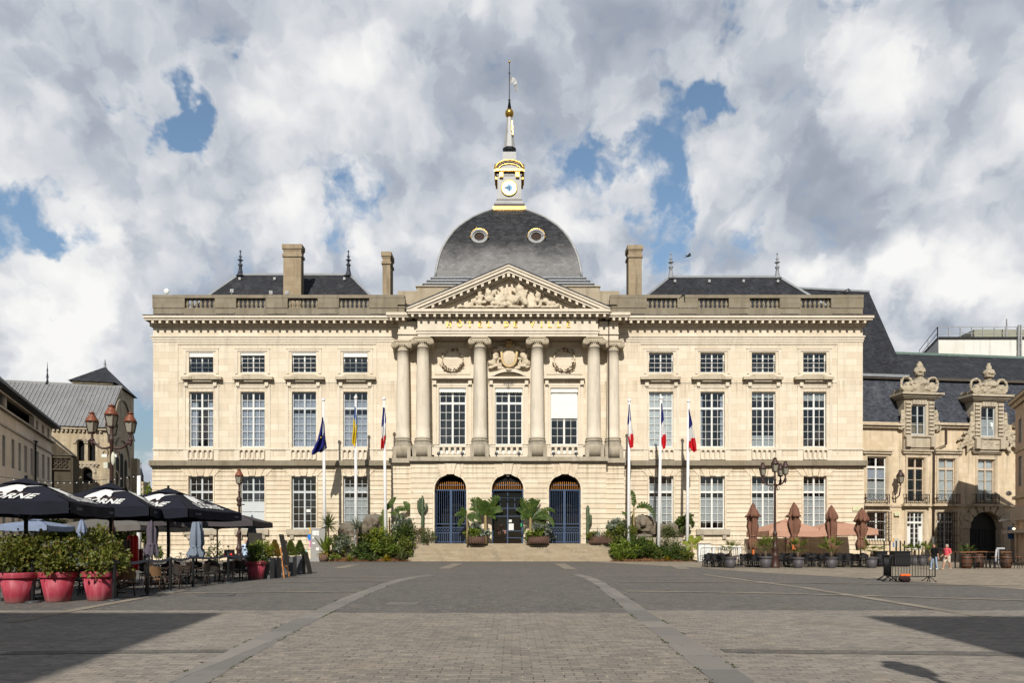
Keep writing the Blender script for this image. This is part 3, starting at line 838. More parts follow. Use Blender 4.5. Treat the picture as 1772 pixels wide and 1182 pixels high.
# wall behind the columns
m = MB(True)
hC = [hole(a, b, 672, 770, YCW) for a, b in CPX]
zc0, zc1 = wz(797,YCW), wz(545,YCW)
m.sheet((XIL+.2, XIR-.2), (zc0, zc1), hC, YCW, .35)
m.quad((XIL+.2,YW,zc0),(XIL+.2,YW,zc1),(XIL+.2,YCW,zc1),(XIL+.2,YCW,zc0)); m.quad((XIR-.2,YW,zc0),(XIR-.2,YCW,zc0),(XIR-.2,YCW,zc1),(XIR-.2,YW,zc1))
m.build('portico_wall', M['wall'], hall)
m = MB(True); Y = YCW
for i, (a, b) in enumerate(CPX):
    cxp = (a+b)/2; pr = .5
    for p, q in ((cxp-33, cxp-28), (cxp+28, cxp+33)):
        m.box(wx(p,Y), wx(q,Y), Y-.09, Y+.02, wz(770,Y), wz(662,Y)); 
        m.box(wx(p-.5,Y), wx(q+.5,Y), Y-.3, Y+.02, wz(667,Y), wz(657.5,Y))
    m.box(wx(cxp-28,Y), wx(cxp+28,Y), Y-.085, Y+.02, wz(668,Y), wz(664,Y))
    for p, q in ((a-3.5,a-.5),(b+.5,b+3.5)): m.box(wx(p,Y), wx(q,Y), Y-.13, Y+.02, wz(770,Y), wz(669,Y))
    m.box(wx(a-3.5,Y), wx(b+3.5,Y), Y-.132, Y+.02, wz(671.8,Y), wz(668.6,Y))
    strip(m, cxp-36, cxp+36, 651.5, 655, Y-pr, Y); strip(m, cxp-35, cxp+35, 655, 657.3, Y-pr+.22, Y)
    if i != 1:
        for (p0,p1,q0,q1) in ((cxp-31,cxp-29,603,646),(cxp+29,cxp+31,603,646),(cxp-31,cxp+31,601.5,603),(cxp-31,cxp+31,646,648)):
            m.box(wx(p0,Y), wx(p1,Y), Y-.07, Y+.02, wz(q1,Y), wz(q0,Y))
    else:      # segmental pediment
        N = 14; x0, x1 = wx(cxp-36,Y-pr), wx(cxp+36,Y-pr); zb_, zt_ = wz(651.3,Y-pr), wz(638,Y-pr)
        cxm = (x0+x1)/2; hw = (x1-x0)/2; hh = zt_-zb_; rad = (hw*hw+hh*hh)/(2*hh)
        def az(x, o=0): return zb_+sqrt(max(0,(rad-o)**2-(x-cxm)**2))-(rad-hh)
        for k in range(N):
            xa, xb = x0+(x1-x0)*k/N, x0+(x1-x0)*(k+1)/N
            m.prism([(xa,max(zb_,az(xa,.28))),(xb,max(zb_,az(xb,.28))),(xb,max(zb_+.02,az(xb))),(xa,max(zb_+.02,az(xa)))], Y-pr, Y)
    # balcony parapet with slots
    m.box(wx(a-9,YE), wx(b+9,YE), YE+.2, YE+.55, wz(773.5,YE), wz(770.5,YE)); m.box(wx(a-9,YE), wx(b+9,YE), YE+.2, YE+.55, wz(790.5,YE), wz(787,YE))
m.split('window_surround', M['trim'], hall, .05)
m = MB(True)
for a, b in CPX: arcade(a-1, b+1, 773.5, 787, YE+.45, .2); m.box(wx(a-12,YE+.4), wx(a-1,YE+.4), YE+.24, YE+.5, wz(787,YE), wz(773.5,YE)); m.box(wx(b+1,YE+.4), wx(b+12,YE+.4), YE+.24, YE+.5, wz(787,YE), wz(773.5,YE))
m.split('balcony_parapet', M['trim'], hall)
m = MB(True)
for a, b in CPX: m.box(wx(a-9,YE), wx(b+9,YE), YE+.55, YE+.6, wz(790,YE), wz(772,YE))
m.split('balcony_backing', M['white'], hall)
m = MB(True)
for px in (759,800,859,898,958,997):
    c = W(px, 787.5, 62.9); m.ball(c+Vector((0,0,.12)), .17, 8, 6); m.tube(c, c+Vector((0,0,-.2)), .05)
m.split('floodlight', M['cam'], hall)
for i, H in enumerate(hC):
    a, b, c, d = H
    w = window('window', H, YCW, 4, (2,5), .74, 'white', .18, glass='glass')
    k = MB(True)
    dz = (d-c)*(.06 if i < 2 else .06)
    k.box(a+.02, b-.02, YCW-.02, YCW+.1, d-.32, d-.02)
    n = 12
    for j in range(n):
        x0, x1 = a+(b-a)*j/n, a+(b-a)*(j+1)/n
        pts = [(x0, d-.32)]+[(x0+(x1-x0)*t, d-.34-.09*sin(pi*t)) for t in (0,.25,.5,.75,1)]+[(x1, d-.32)]
        k.prism(pts[::-1], YCW-.02, YCW+.0)
    if i == 2: k.quad((a+.05,YCW+.12,c+(d-c)*.47),(b-.05,YCW+.12,c+(d-c)*.47),(b-.05,YCW+.12,d-.1),(a+.05,YCW+.12,d-.1))
    k.build('awning', M['awn'], w)
# ---- columns
CB = [(732,YC,582,1.0),(830.5,YC,582,1.0),(929.5,YC,582,1.0),(1027.5,YC,582,1.0),(697.5,YCI,588,.96),(1060.5,YCI,588,.96)]
for px, Yc, pyt, k in CB:
    x = wx(px, Yc); zt = wz(pyt, Yc-.7); zb_ = wz(765.5, Yc); zp = wz(790.5 if Yc == YC else 793, Yc-.8); rb = .66*k
    zsh = zt-.95
    m = MB(True); prof = []
    for i in range(9):
        t = i/8; prof.append((rb*(1-.16*t**1.7), zb_+.42+(zsh-zb_-.42)*t))
    m.lathe([(rb*1.1, zb_+.36)]+prof+[(rb*.92, zsh+.02),(rb*.92, zsh+.12)], (x,Yc,0), 28)
    col = m.build('column', M['colst'], hall)
    m = MB(True)
    m.lathe([(rb*1.16,zb_-.02),(rb*1.27,zb_+.04),(rb*1.27,zb_+.12),(rb*1.13,zb_+.18),(rb*1.1,zb_+.22),(rb*1.2,zb_+.27),(rb*1.2,zb_+.33),(rb*1.08,zb_+.37)], (x,Yc,0), 28)
    m.lathe([(rb*1.55,zp),(rb*1.55,zp+1.0),(rb*1.5,zp+1.12),(rb*1.3,zp+1.2),(rb*1.2,zb_-.02)], (x,Yc,0), 24)
    m.box(x-rb*1.32, x+rb*1.32, Yc-rb*1.32, Yc+1.1, zp-.0, zp+1.02)
    m.build('column_base', M['base'], col)
    m = MB(True)     # ionic capital
    m.lathe([(rb*.86,zsh+.1),(rb*.98,zsh+.17),(rb*.86,zsh+.24),(rb*.86,zsh+.30),(rb*1.02,zsh+.48)], (x,Yc,0), 24)
    m.box(x-rb*1.16, x+rb*1.16, Yc-rb*1.16, Yc+rb*1.1, zt-.16, zt)
    m.box(x-rb*1.08, x+rb*1.08, Yc-rb*1.06, Yc+rb*1.0, zt-.38, zt-.162)
    for s in (-1, 1):
        cxv = x+s*rb*1.13; zv = zt-.47
        m.tube((cxv, Yc-rb*1.05, zv), (cxv, Yc+rb*.95, zv), .33, None, 20)
        N = 26; pts = [(cxv-s*(.30-.27*j/N)*cos(1.6+j*4.0*pi/N*.9), Yc-rb*1.07, zv+(.30-.27*j/N)*sin(1.6+j*4.0*pi/N*.9)) for j in range(N)]
        m.path(pts, [.045]*N, 5)
    for j in range(5):
        a = x+(j-2)*.17; m.ball((a, Yc-rb*.98, zt-.46), .08, 6, 5, (1,.8,1.4))
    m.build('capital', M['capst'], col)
# ---- entablature with gilded words
m = MB(True); Yb = 65.3
strip(m, 720, 1037.5, 569, 572.5, YE-.12, Yb); strip(m, 721.5, 1036, 572.6, 577, YE-.06, Yb); strip(m, 722.5, 1035, 577.1, 582, YE, Yb)
strip(m, 722.5, 1035, 551, 569, YE, Yb)
for s0, s1 in ((688, 722), (1036, 1071)):
    Y = 63.85
    strip(m, s0, s1, 575, 578.5, Y-.12, Yb); strip(m, s0+1, s1-1, 578.6, 588, Y, Yb); strip(m, s0+1, s1-1, 556, 575, Y, Yb)
m.split('entablature', M['trim'], hall)
m = MB(True); YK = 62.62
def cornice_piece(p0, p1, q, Yf, Yw):
    x0, x1 = wx(p0,Yf), wx(p1,Yf)
    m.box(x0, x1, Yf, Yb, wz(q+5,Yf), wz(q,Yf)); m.box(x0+.1, x1-.1, Yf+.1, Yb, wz(q+8,Yf), wz(q+5,Yf)-.002)
    m.box(x0+.6, x1-.6, Yw-.2, Yb, wz(q+16,Yw), wz(q+8,Yf)-.003)
cornice_piece(703.5, 1056.5, 534, YK, YE)
cornice_piece(668, 712, 540, 62.95, 63.85); cornice_piece(1048, 1091, 540, 62.95, 63.85)
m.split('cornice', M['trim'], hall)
mo = MB(True); zt = wz(542,YK)-.004
n = 27
for i in range(n):
    px = 707.5+(1052.5-707.5)*(i+.5)/n; x = wx(px,YK+.2); mo.box(x-.11, x+.11, YK+.14, YE-.2, zt-.27, zt)
for p0, p1 in ((671,703),(1057,1089)):
    for i in range(3):
        px = p0+(p1-p0)*(i+.5)/3; x = wx(px,63.1); mo.box(x-.11, x+.11, 63.1, 63.65, wz(548,62.95)-.28, wz(548,62.95)-.004)
# pediment
AX, AZ = wx(880,YK), wz(457.5,YK)
EL, ER = Vector((wx(701,YK),0,wz(533.5,YK))), Vector((wx(1058.5,YK),0,wz(533.5,YK)))
pm = MB(True)
def rake(E, s, o0, o1, Yf, Yb):
    d = Vector((AX-E.x, 0, AZ-E.z)).normalized(); vz = 1/abs(d.x)
    pts = [(E.x, E.z-o0*vz), (AX, AZ-o0*vz), (AX, AZ-o1*vz), (E.x+(o1-o0)*vz*0, E.z-o1*vz)]
    zmin = wz(534,YK)+.01
    # clip below the horizontal cornice
    slope = (AZ-E.z)/(AX-E.x)
    def onl(o): 
        x = E.x+(max(0, zmin-(E.z-o*vz)))/slope
        return (x, max(zmin, E.z-o*vz))
    a, b = onl(o0), onl(o1)
    poly = [b, (AX, AZ-o1*vz), (AX, AZ-o0*vz), a]
    if s < 0: poly = poly[::-1]
    pm.prism(poly, Yf, Yb)
for E, s in ((EL,1),(ER,-1)):
    rake(E, s, 0, .16, YK-.08, Yb); rake(E, s, .161, .42, YK, Yb); rake(E, s, .421, .62, YK+.12, Yb); rake(E, s, .621, .95, YE-.12, Yb)
    slope = (AZ-E.z)/(AX-E.x); vz = sqrt(1+slope*slope)
    for i in range(14):
        t = (i+.9)/14.6; x = E.x+(AX-E.x)*t; z = E.z+(AZ-E.z)*t-.625*vz
        if z-.4 < wz(534,YK): continue
        mo.add([(x-.12,YK+.16,z-.27-slope*.12),(x+.12,YK+.16,z-.27+slope*.12),(x+.12,YK+.16,z+slope*.12),(x-.12,YK+.16,z-slope*.12),
                (x-.12,YE-.11,z-.27-slope*.12),(x+.12,YE-.11,z-.27+slope*.12),(x+.12,YE-.11,z+slope*.12),(x-.12,YE-.11,z-slope*.12)],
               [(0,1,2,3),(4,7,6,5),(0,4,5,1),(1,5,6,2),(2,6,7,3),(3,7,4,0)])
x = AX; z = AZ-.70; mo.box(x-.14, x+.14, YK+.16, YE-.29, z-.36, z)
mo.build('modillion_row', M['trim'], hall)
ped = pm.build('pediment', M['trim'], hall)
fm = pm = MB(True)
for E, s in ((EL,1),(ER,-1)): rake(E, s, -.09, -.004, YK-.12, Yb)
fm.build('lead_flashing', M['slateb'], ped)
m = MB(True)
for a, b in ((247, 690), (1068, 1513)): m.box(wx(a,YF)-.02, wx(b,YF)+.02, YF-.03, YW+.2, wz(545.5,YF)+.004, wz(545.5,YF)+.07)
m.split('lead_flashing', M['slateb'], hall)
m = MB(True); zb_ = wz(534,YK)
m.add([(EL.x+.8,YE+.25,zb_),(ER.x-.8,YE+.25,zb_),(AX,YE+.25,AZ-.6)], [(0,1,2)]); m.build('tympanum', M['wall'], ped)
# carved group: seated woman, cherubs, drapery
m = MB(); Yt = YE+.2
def lp(px, py, r, sx=1, sy=.7, sz=1, rot=0, dy=0):
    c = W(px, py, Yt-.15+dy); m.ball(c, r, 10, 7, (sx,sy,sz), Matrix.Rotation(rot,3,'Y'))
lp(898.5,487,.26,.85,1,1.1); lp(898.5,481,.25,1,1,.6); lp(899,493,.14,1,1,1.2); lp(899,501,.45,.9,.8,1.1); lp(903,512,.55,1,.9,.9); lp(893,520,.5,.8,1,1.2,.4); lp(907,522,.5,.7,1,1.3,-.5); lp(890,505,.2,1.9,.8,.6,.5); lp(910,507,.2,.6,.8,2,.5)
for px, py in ((843,499),(830,506),(929,502)): lp(px,py,.24)
lp(845,508,.34,.9,.8,1.2,.2); lp(848,518,.40,1.3,.8,.8); lp(852,510,.13,2.6,1,.7,-.5); lp(836,512,.12,2,1,.7,.6)
lp(831,515,.32,.8,.8,1.2); lp(829,524,.36,1.1,.8,.8); lp(836,524,.2,1.8,.9,.7); lp(824,514,.12,.7,1,2)
lp(931,512,.32,.9,.8,1.2); lp(930,521,.33,1.1,.9,.9); lp(935,526,.24,.8,.9,1.6); lp(926,526,.2,.7,.9,1.6); lp(938,509,.12,2,1,.7,.6)
lp(875,512,.36,.8,.8,1.8); lp(876,502,.2,.7,.9,1.2); lp(868,520,.4,1.4,.8,.9,-.6); lp(884,520,.4,1.3,.8,.9,.6); lp(860,526,.38,1.8,.8,.7); lp(876,527,.4,1.8,.8,.7)
for i in range(14): lp(800+i*12+random.uniform(-3,3), 531.5, .26, 1.8, .8, .55)
for px, py, r in ((944,521,.3),(951,526,.26),(958,525,.2),(965,529,.22),(815,527,.24),(806,529,.2),(821,521,.2),(962,520,.13),(859,503,.13),(864,499,.1)): lp(px,py,r)
me = lumps(m, .055, .05, 3.2); mesh_of(me, 'pediment_relief', M['carve'], ped, True)
# letters with serifs
LET = MB(True)
def letter(ch, x, z, h):
    """Roman capital, thick and thin strokes with serifs, standing proud of the frieze"""
    y0, y1 = YE-.09, YE; T, t, sf = h*.17, h*.075, h*.07
    def vs(px, w): LET.box(x+px-w/2, x+px+w/2, y0, y1, z, z+h)
    def hb(a, b, zz, w): LET.box(x+a, x+b, y0+.004, y1, z+zz-w/2, z+zz+w/2)
    def serif(px, w):
        for zz in (sf/2, h-sf/2): LET.box(x+px-w/2-h*.1, x+px+w/2+h*.1, y0+.002, y1, z+zz-sf/2, z+zz+sf/2)
    if ch == 'H': 
        for s in (-1, 1): vs(s*h*.3, T); serif(s*h*.3, T)
        hb(-h*.3, h*.3, h*.52, t)
    elif ch in 'O^':
        n = 20
        for k in range(n):
            a0, a1 = 2*pi*k/n, 2*pi*(k+1)/n
            P = lambda a, i: (x+(h*.46-(T*abs(cos(a))+t*.5 if i else 0))*cos(a), z+h/2+(h*.52-(t*1.2 if i else 0))*sin(a))
            LET.prism([P(a0,1), P(a0,0), P(a1,0), P(a1,1)], y0, y1)
        if ch == '^':
            for s in (-1, 1): LET.bar((x+s*h*.22,y0+.045,z+h*1.12),(x,y0+.045,z+h*1.3),t*1.1,.09)
    elif ch == 'T': vs(0, T); serif(0, T); hb(-h*.4, h*.4, h-t/2, t*1.2); [LET.box(x+s*h*.4-t/2, x+s*h*.4+t/2, y0+.003, y1, z+h*.8, z+h) for s in (-1,1)]
    elif ch == 'E':
        vs(-h*.2, T); serif(-h*.2, T)
        for zz, e in ((t/2,.36),(h*.52,.2),(h-t/2,.32)): hb(-h*.2, h*e, zz, t*1.2)
        for zz, e in ((h*.1,.36),(h*.9,.32)): LET.box(x+h*e-t/2, x+h*e+t/2, y0+.003, y1, z+zz-h*.1, z+zz+h*.1)
    elif ch == 'L': vs(-h*.18, T); serif(-h*.18, T); hb(-h*.18, h*.36, t/2, t*1.2); LET.box(x+h*.36-t/2, x+h*.36+t/2, y0+.003, y1, z, z+h*.22)
    elif ch == 'D':
        vs(-h*.28, T); serif(-h*.28, T); n = 12
        for k in range(n):
            a0, a1 = -pi/2+pi*k/n, -pi/2+pi*(k+1)/n
            P = lambda a, i: (x-h*.2+(h*.62-(T if i else 0))*cos(a), z+h/2+(h*.5-(t*1.2 if i else 0))*sin(a))
            LET.prism([P(a0,1), P(a0,0), P(a1,0), P(a1,1)], y0, y1)
    elif ch == 'V':
        LET.prism([(x-h*.42,z+h),(x-h*.08,z),(x+h*.08,z),(x-h*.42+T*1.1,z+h)], y0, y1) if False else None
        LET.bar((x-h*.32,y0+.045,z+h),(x,y0+.045,z+.02),T,.09); LET.bar((x+h*.32,y0+.047,z+h),(x,y0+.047,z+.02),t,.09)
        for s in (-1, 1): LET.box(x+s*h*.32-h*.16, x+s*h*.32+h*.16, y0+.002, y1, z+h-sf, z+h)
    elif ch == 'I': vs(0, T); serif(0, T)
zl = wz(566.3, YE); hl = wz(557.2, YE)-zl
for ch, px in zip('H^TELDEVILLE', (777,795.5,813,831,846.5,876.5,892,921.5,937,951.5,967,983.5)): letter(ch, wx(px,YE), zl, hl)
LET.build('lettering', M['goldt'], hall)
# coat of arms with two figures above the middle window, wreaths above the others
m = MB(); Yt = YCW
for px, py, r, a in ((881,600,.5,(1.4,.5,.5)),(866,603,.4,(1,.6,.9)),(896,603,.4,(1,.6,.9)),(856,607,.28,(1,1,1)),(905,606,.28,(1,1,1)),(881,595,.3,(1.3,.8,.7)),
        (857,618,.42,(.8,.7,1.4)),(906,617,.42,(.8,.7,1.4)),(851,627,.4,(1.1,.7,1)),(911,628,.4,(1.1,.7,1)),(848,614,.14,(.7,1,2.4)),(914,614,.14,(.7,1,2.4)),(866,622,.14,(2.4,1,.7)),(897,622,.14,(2.4,1,.7)),
        (858,634,.34,(1.5,.8,.6)),(905,634,.34,(1.5,.8,.6)),(868,638,.32,(1.4,.9,.7)),(894,638,.32,(1.4,.9,.7)),(881,641,.38,(1.4,1.2,.6)),(881,634,.4,(1.6,.7,.7)),(850,636,.22,(1.5,.8,.7)),(912,636,.22,(1.5,.8,.7)),(881,613,.7,(1.2,.4,1.3)),(862,628,.13,(.8,1,2)),(900,629,.13,(.8,1,2))):
    m.ball(W(px,py,Yt-.2), r, 10, 7, a, Matrix.Rotation(random.uniform(-.4,.4),3,'Y'))
mesh_of(lumps(m, .05, .055, 3.5), 'carved_arms', M['carve'], hall, True)
m = MB(True); c = W(881,619,Yt-.62)
pts = []
for k in range(25):
    a = pi+pi*k/24; pts.append((c.x+.68*cos(a), c.y, c.z-.0+ .85*sin(a)))
pts = [(c.x-.74,c.y,c.z+.55)]+pts+[(c.x+.74,c.y,c.z+.55)]
m.path(pts, .11, 6); sh = m.build('shield_rim', paint('gilded shield rim', (.60,.44,.22), .7, .12, 4), hall)
m = MB(True); m.ball(c+Vector((0,.12,0)), .62, 14, 9, (1,.25,1.25)); m.build('shield', M['carve'], sh)
m = MB(True); c2 = W(881,600,Yt-.62)
m.lathe([(.30,0),(.34,.12),(.30,.2),(.40,.45)], c2, 10); [m.ball(c2+Vector((.38*cos(k*pi/3),.38*sin(k*pi/3),.5)), .07, 6, 5) for k in range(6)]
m.build('crown', paint('ochre crown', (.36,.23,.10), .7, .2, 5), sh)
for px in (783, 976.5):
    m = MB(True); c = W(px, 624, Yt-.1); rnd = random.Random(px)
    for k in range(150):
        a = rnd.uniform(-.1*pi, -.9*pi) if k < 110 else rnd.uniform(.05*pi, .95*pi)
        rr = .98+rnd.uniform(-.16,.16); p = c+Vector((rr*cos(a)*1.03, rnd.uniform(-.1,.05), rr*sin(a)*1.05))
        d = Vector((-sin(a), -.3, cos(a)))*(1 if cos(a) > 0 else -1)+Vector((rnd.uniform(-.8,.8), -.2, rnd.uniform(-.5,.8)))
        L = rnd.uniform(.16,.28); q = p+d.normalized()*L; s = d.cross(Vector((0,1,0))).normalized()*L*.26
        m.add([p, (p+q)/2+s, q, (p+q)/2-s, (p+q)/2+Vector((0,-.07,0))], [(0,1,4),(1,2,4),(2,3,4),(3,0,4)])
    N = 40; m.path([c+Vector((.98*cos(2*pi*k/N)*1.03,0,.98*sin(2*pi*k/N)*1.05)) for k in range(N+1)], .07, 6)
    m.build('wreath', M['carve'], hall)
m = MB(True); c = W(879.5,659,YCW-.3)
m.bar(c, c-Vector((0,0,.55)), .04); m.bar(c+Vector((-.5,0,-.1)), c+Vector((.5,0,-.1)), .03); m.bar(c+Vector((-.5,0,-.1)), c+Vector((0,0,-.55)), .03); m.bar(c+Vector((.5,0,-.1)), c+Vector((0,0,-.55)), .03)
m.build('iron_bracket', M['iron'], hall)

# ---- attic blocks, stepped lead base, dome
m = MB(True); Y = 66
strip(m, 721, 1037.5, 496, 546, 66.0, 84); strip(m, 688, 1072, 503.5, 546, 66.3, 80)
strip(m, 719, 1039.5, 494, 496, 65.9, 84.1)
m.build('attic_block', stone('attic stone', (.42,.36,.27), (1.6,.7), .15, .6, .8, mortar=.85), hall)
YD = 77.5
def dz(hpx, py):
    hw = hpx*YD/(F+hpx); return hw, wz(py, YD-hw)
xc = wx(880, YD-6)
m = MB(True)
for i, (h0, q0, q1) in enumerate(((147,489.5,495),(140,484.5,489.4),(133,479.5,484.4))):
    hw, zt = dz(h0, q0); _, zb_ = dz(h0, q1+1.5)
    m.box(xc-hw, xc+hw, YD-hw, YD+hw, zb_, zt-.12); m.box(xc-hw-.12, xc+hw+.12, YD-hw-.12, YD+hw+.12, zt-.12, zt)
dm_parent = None
DP = [(126.5,478.5),(125.5,470),(124,461),(121.5,450),(118.5,440),(114.5,430),(109.5,420),(103,410),(95,400),(85.5,391),(75,383.5),(63,376),(50,370),(38,365.5),(27,362.5)]
d = MB(True); prof = [dz(h, q) for h, q in DP]
for i in range(len(prof)-1):
    (a, za), (b, zb_) = prof[i], prof[i+1]
    for s in range(4):
        Rm = Matrix.Rotation(s*pi/2, 3, 'Z')
        d.add([Vector((xc,YD,0))+Rm@Vector(v) for v in ((-a,-a,za),(a,-a,za),(b,-b,zb_),(-b,-b,zb_))], [(0,1,2,3)], True)
dome = d.build('dome', M['domesl'], hall)
m.build('lead_step', M['lead'], dome)
m = MB(True)
for sx in (-1, 1):
    for sy in (-1, 1): m.path([(xc+sx*a, YD+sy*a, z) for a, z in prof], .13, 6)
m.build('hip_roll', M['leadl'], dome)
for px in (829.5, 928):
    py = 409; hpx = 102; hw, z = dz(hpx, py); Yo = YD-hw-.30
    c = W(px, py, Yo); rx, rz_ = .80, .66
    m = MB(True); N = 28
    m.path([c+Vector((rx*cos(2*pi*k/N),0,rz_*sin(2*pi*k/N))) for k in range(N+1)], .14, 8)
    m.path([c+Vector(((rx-.2)*cos(2*pi*k/N),.05,(rz_-.18)*sin(2*pi*k/N))) for k in range(N+1)], .07, 6)
    m.box(c.x-1.0, c.x+1.0, Yo-.05, Yo+1.2, c.z-.86, c.z-.72)
    # hood running back into the dome
    for k in range(N):
        a0, a1 = 2*pi*k/N, 2*pi*(k+1)/N
        p, q = c+Vector((rx*cos(a0),0,rz_*sin(a0))), c+Vector((rx*cos(a1),0,rz_*sin(a1)))
        m.quad(p, q, q+Vector((0,2.2,0)), p+Vector((0,2.2,0)))
    oc = m.build('oculus', M['leadl'], dome)
    m = MB(True); m.path([c+Vector(((rx+.1)*cos(pi*k/12),-.04,.03+(rz_+.12)*sin(pi*k/12))) for k in range(13)], .055, 6)
    for s in (-1, 1): m.ball(c+Vector((s*(rx+.08),-.06,-.1)), .12, 8, 6)
    m.build('gilded_rim', M['gold'], oc)
    m = MB(True)
    for k in range(9):
        z = c.z-.44+k*.1; w_ = .6*sqrt(max(0,1-((z-c.z)/.5)**2)); m.box(c.x-w_, c.x+w_, Yo+.10, Yo+.16, z, z+.07)
    m.build('louvre', M['grille'], oc)
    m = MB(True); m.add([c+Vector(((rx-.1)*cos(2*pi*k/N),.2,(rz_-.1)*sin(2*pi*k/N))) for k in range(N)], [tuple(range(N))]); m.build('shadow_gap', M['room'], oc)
# ---- clock turret
def sq(m, h0, h1, q0, q1, **k):
    a, za = dz(h0, q0); b, zb_ = dz(h1, q1)
    for s in range(4):
        Rm = Matrix.Rotation(s*pi/2, 3, 'Z')
        m.add([Vector((xt,YD,0))+Rm@Vector(v) for v in ((-a,-a,za),(a,-a,za),(b,-b,zb_),(-b,-b,zb_))], [(0,1,2,3)])
    m.add([(xt-b,YD-b,zb_),(xt+b,YD-b,zb_),(xt+b,YD+b,zb_),(xt-b,YD+b,zb_)], [(0,1,2,3)])
    m.add([(xt-a,YD-a,za),(xt+a,YD-a,za),(xt+a,YD+a,za),(xt-a,YD+a,za)], [(3,2,1,0)])
xt = wx(881.5, YD)
m = MB(True)
sq(m, 26, 20.5, 352, 343); sq(m, 20.5, 20.5, 343.2, 279.5); sq(m, 21.5, 21.5, 303, 299.5); sq(m, 11.5, 11.5, 279.4, 262); sq(m, 18.5, 18.5, 279.3, 277)
tur = m.build('clock_turret', M['leadl'], hall)
m = MB(True); sq(m, 26.5, 26.5, 356.5, 352.1); sq(m, 22.5, 22.5, 347.5, 344.5); m.build('turret_base', paint('tarnished lead', (.09,.06,.055), .6, .4, 2.5), tur)
m = MB(True); sq(m, 29, 29, 362.5, 360); sq(m, 28.2, 28.2, 359.9, 356.6)
a, za = dz(20.5, 300)
yf = YD-a
# gilded segmental pediments and brackets on the four faces
for s in range(4):
    st = len(m.v); Rm = Matrix.Translation((xt,YD,0)) @ Matrix.Rotation(s*pi/2,4,'Z')
    zb_ = wz(298, yf); zt_ = wz(294.5, yf); hw = 1.55; zA = wz(279, yf)
    m.box(-hw, hw, -a-.35, -a+.1, zb_, zt_)
    for o, rr in ((0,.12),(.36,.08)):
        m.path([(( hw-o)*cos(pi-pi*k/16), -a-.25+o*.3, zt_+.02+(zA-zt_-o)*sin(pi*k/16)) for k in range(17)], rr, 6)
    for sx in (-1, 1): m.box(sx*.9-.2, sx*.9+.2, -a-.25, -a+.1, wz(307.5,yf), zb_-.001)
    m.xf(Rm, st)
m.build('gilded_cornice', M['gold'], tur)
m = MB(True)
for s in range(4):
    st = len(m.v); hw = 1.45; zt_ = wz(294.5, yf); zA = wz(280, yf)
    m.prism([(-hw,zt_)]+[(-hw*cos(pi*k/12), zt_+(zA-zt_)*sin(pi*k/12)) for k in range(1,12)]+[(hw,zt_)][:1], -a-.12, -a+.2)
    m.xf(Matrix.Translation((xt,YD,0)) @ Matrix.Rotation(s*pi/2,4,'Z'), st)
m.build('turret_gable', M['leadl'], tur)
c = W(881, 325, yf-.05)
m = MB(True); N = 32
m.add([c+Vector((.86*cos(2*pi*k/N),-.06,.86*sin(2*pi*k/N))) for k in range(N)]+[c+Vector((.86*cos(2*pi*k/N),.1,.86*sin(2*pi*k/N))) for k in range(N)], [tuple(range(N))]+[(k,(k+1)%N,N+(k+1)%N,N+k) for k in range(N)])
ck = m.build('clock_face', M['clockw'], tur)
m = MB(True); m.path([c+Vector((.86*cos(2*pi*k/N),-.05,.86*sin(2*pi*k/N))) for k in range(N+1)], .055, 6); m.build('clock_rim', M['goldt'], ck)
m = MB(True); m.add([c+Vector((.34*cos(2*pi*k/N),-.075,.34*sin(2*pi*k/N))) for k in range(N)], [tuple(range(N))]); m.build('clock_centre', M['clockb'], ck)
m = MB(True); y = c.y-.09
m.bar((c.x+.12,y,c.z),(c.x-.52,y,c.z),.10,.02); m.bar((c.x,y-.01,c.z+.18),(c.x+.05,y-.01,c.z-.34),.11,.02); m.build('clock_hand', M['black'], ck)
m = MB(True)
for k in range(12):
    a_ = 2*pi*k/12; d1 = Vector((cos(a_),0,sin(a_))); m.bar(c+d1*.62+Vector((0,-.075,0)), c+d1*.74+Vector((0,-.075,0)), .035, .02)
m.build('hour_mark', paint('pale gold marks', (.6,.45,.2)), ck)
m = MB(True); m.lathe([(dz(10.5,0)[0],wz(262,YD)),(dz(12,0)[0],wz(264,YD)+.35),(dz(12.5,0)[0],wz(259,YD)),(dz(11,0)[0],wz(258.5,YD))], (xt,YD,0), 8, False, pi/8); m.build('turret_collar', M['slateb'], tur)
m = MB(True); m.lathe([(dz(11.2,0)[0],wz(258.6,YD)),(dz(10,0)[0],wz(252,YD)),(dz(4.6,0)[0],wz(204,YD))], (xt,YD,0), 8, False, pi/8); m.build('obelisk', M['leadl'], tur)
m = MB(True); zb_ = wz(196,YD); m.ball((xt,YD,zb_), .5, 18, 12); m.lathe([(.28,wz(207,YD)),(.2,wz(203,YD))], (xt,YD,0), 8)
for k in range(3): m.box(xt+.32-.03*k, xt+.42-.03*k, YD-.62, YD-.5, wz(238-8*k,YD), wz(230-8*k,YD))
m.ball((xt,YD,wz(106.5,YD)), .13, 8, 6); gb = m.build('gilded_ball', M['gold'], tur)
m = MB(True); m.lathe([(.24,zb_+.45),(.09,wz(174,YD)),(.16,wz(172.5,YD)),(.05,wz(170,YD)),(.045,wz(128,YD)),(.1,wz(126,YD)),(.045,wz(123,YD)),(.035,wz(104,YD)),(.0,wz(102,YD))], (xt,YD,0), 8); m.build('vane_rod', M['iron'], tur)
m = MB(True)
top = [(882.5,131),(887,131.5),(891,134),(893.5,139),(894.5,145),(896.5,156)]; bot = [(882.5,142),(886,142.5),(888.5,144),(889.5,147),(890.5,151),(892.5,157)]
vs = [W(*p, YD) for p in top]+[W(*p, YD) for p in bot]; n = len(top)
for i, v in enumerate(vs): v.y += .12*sin(i*1.3)
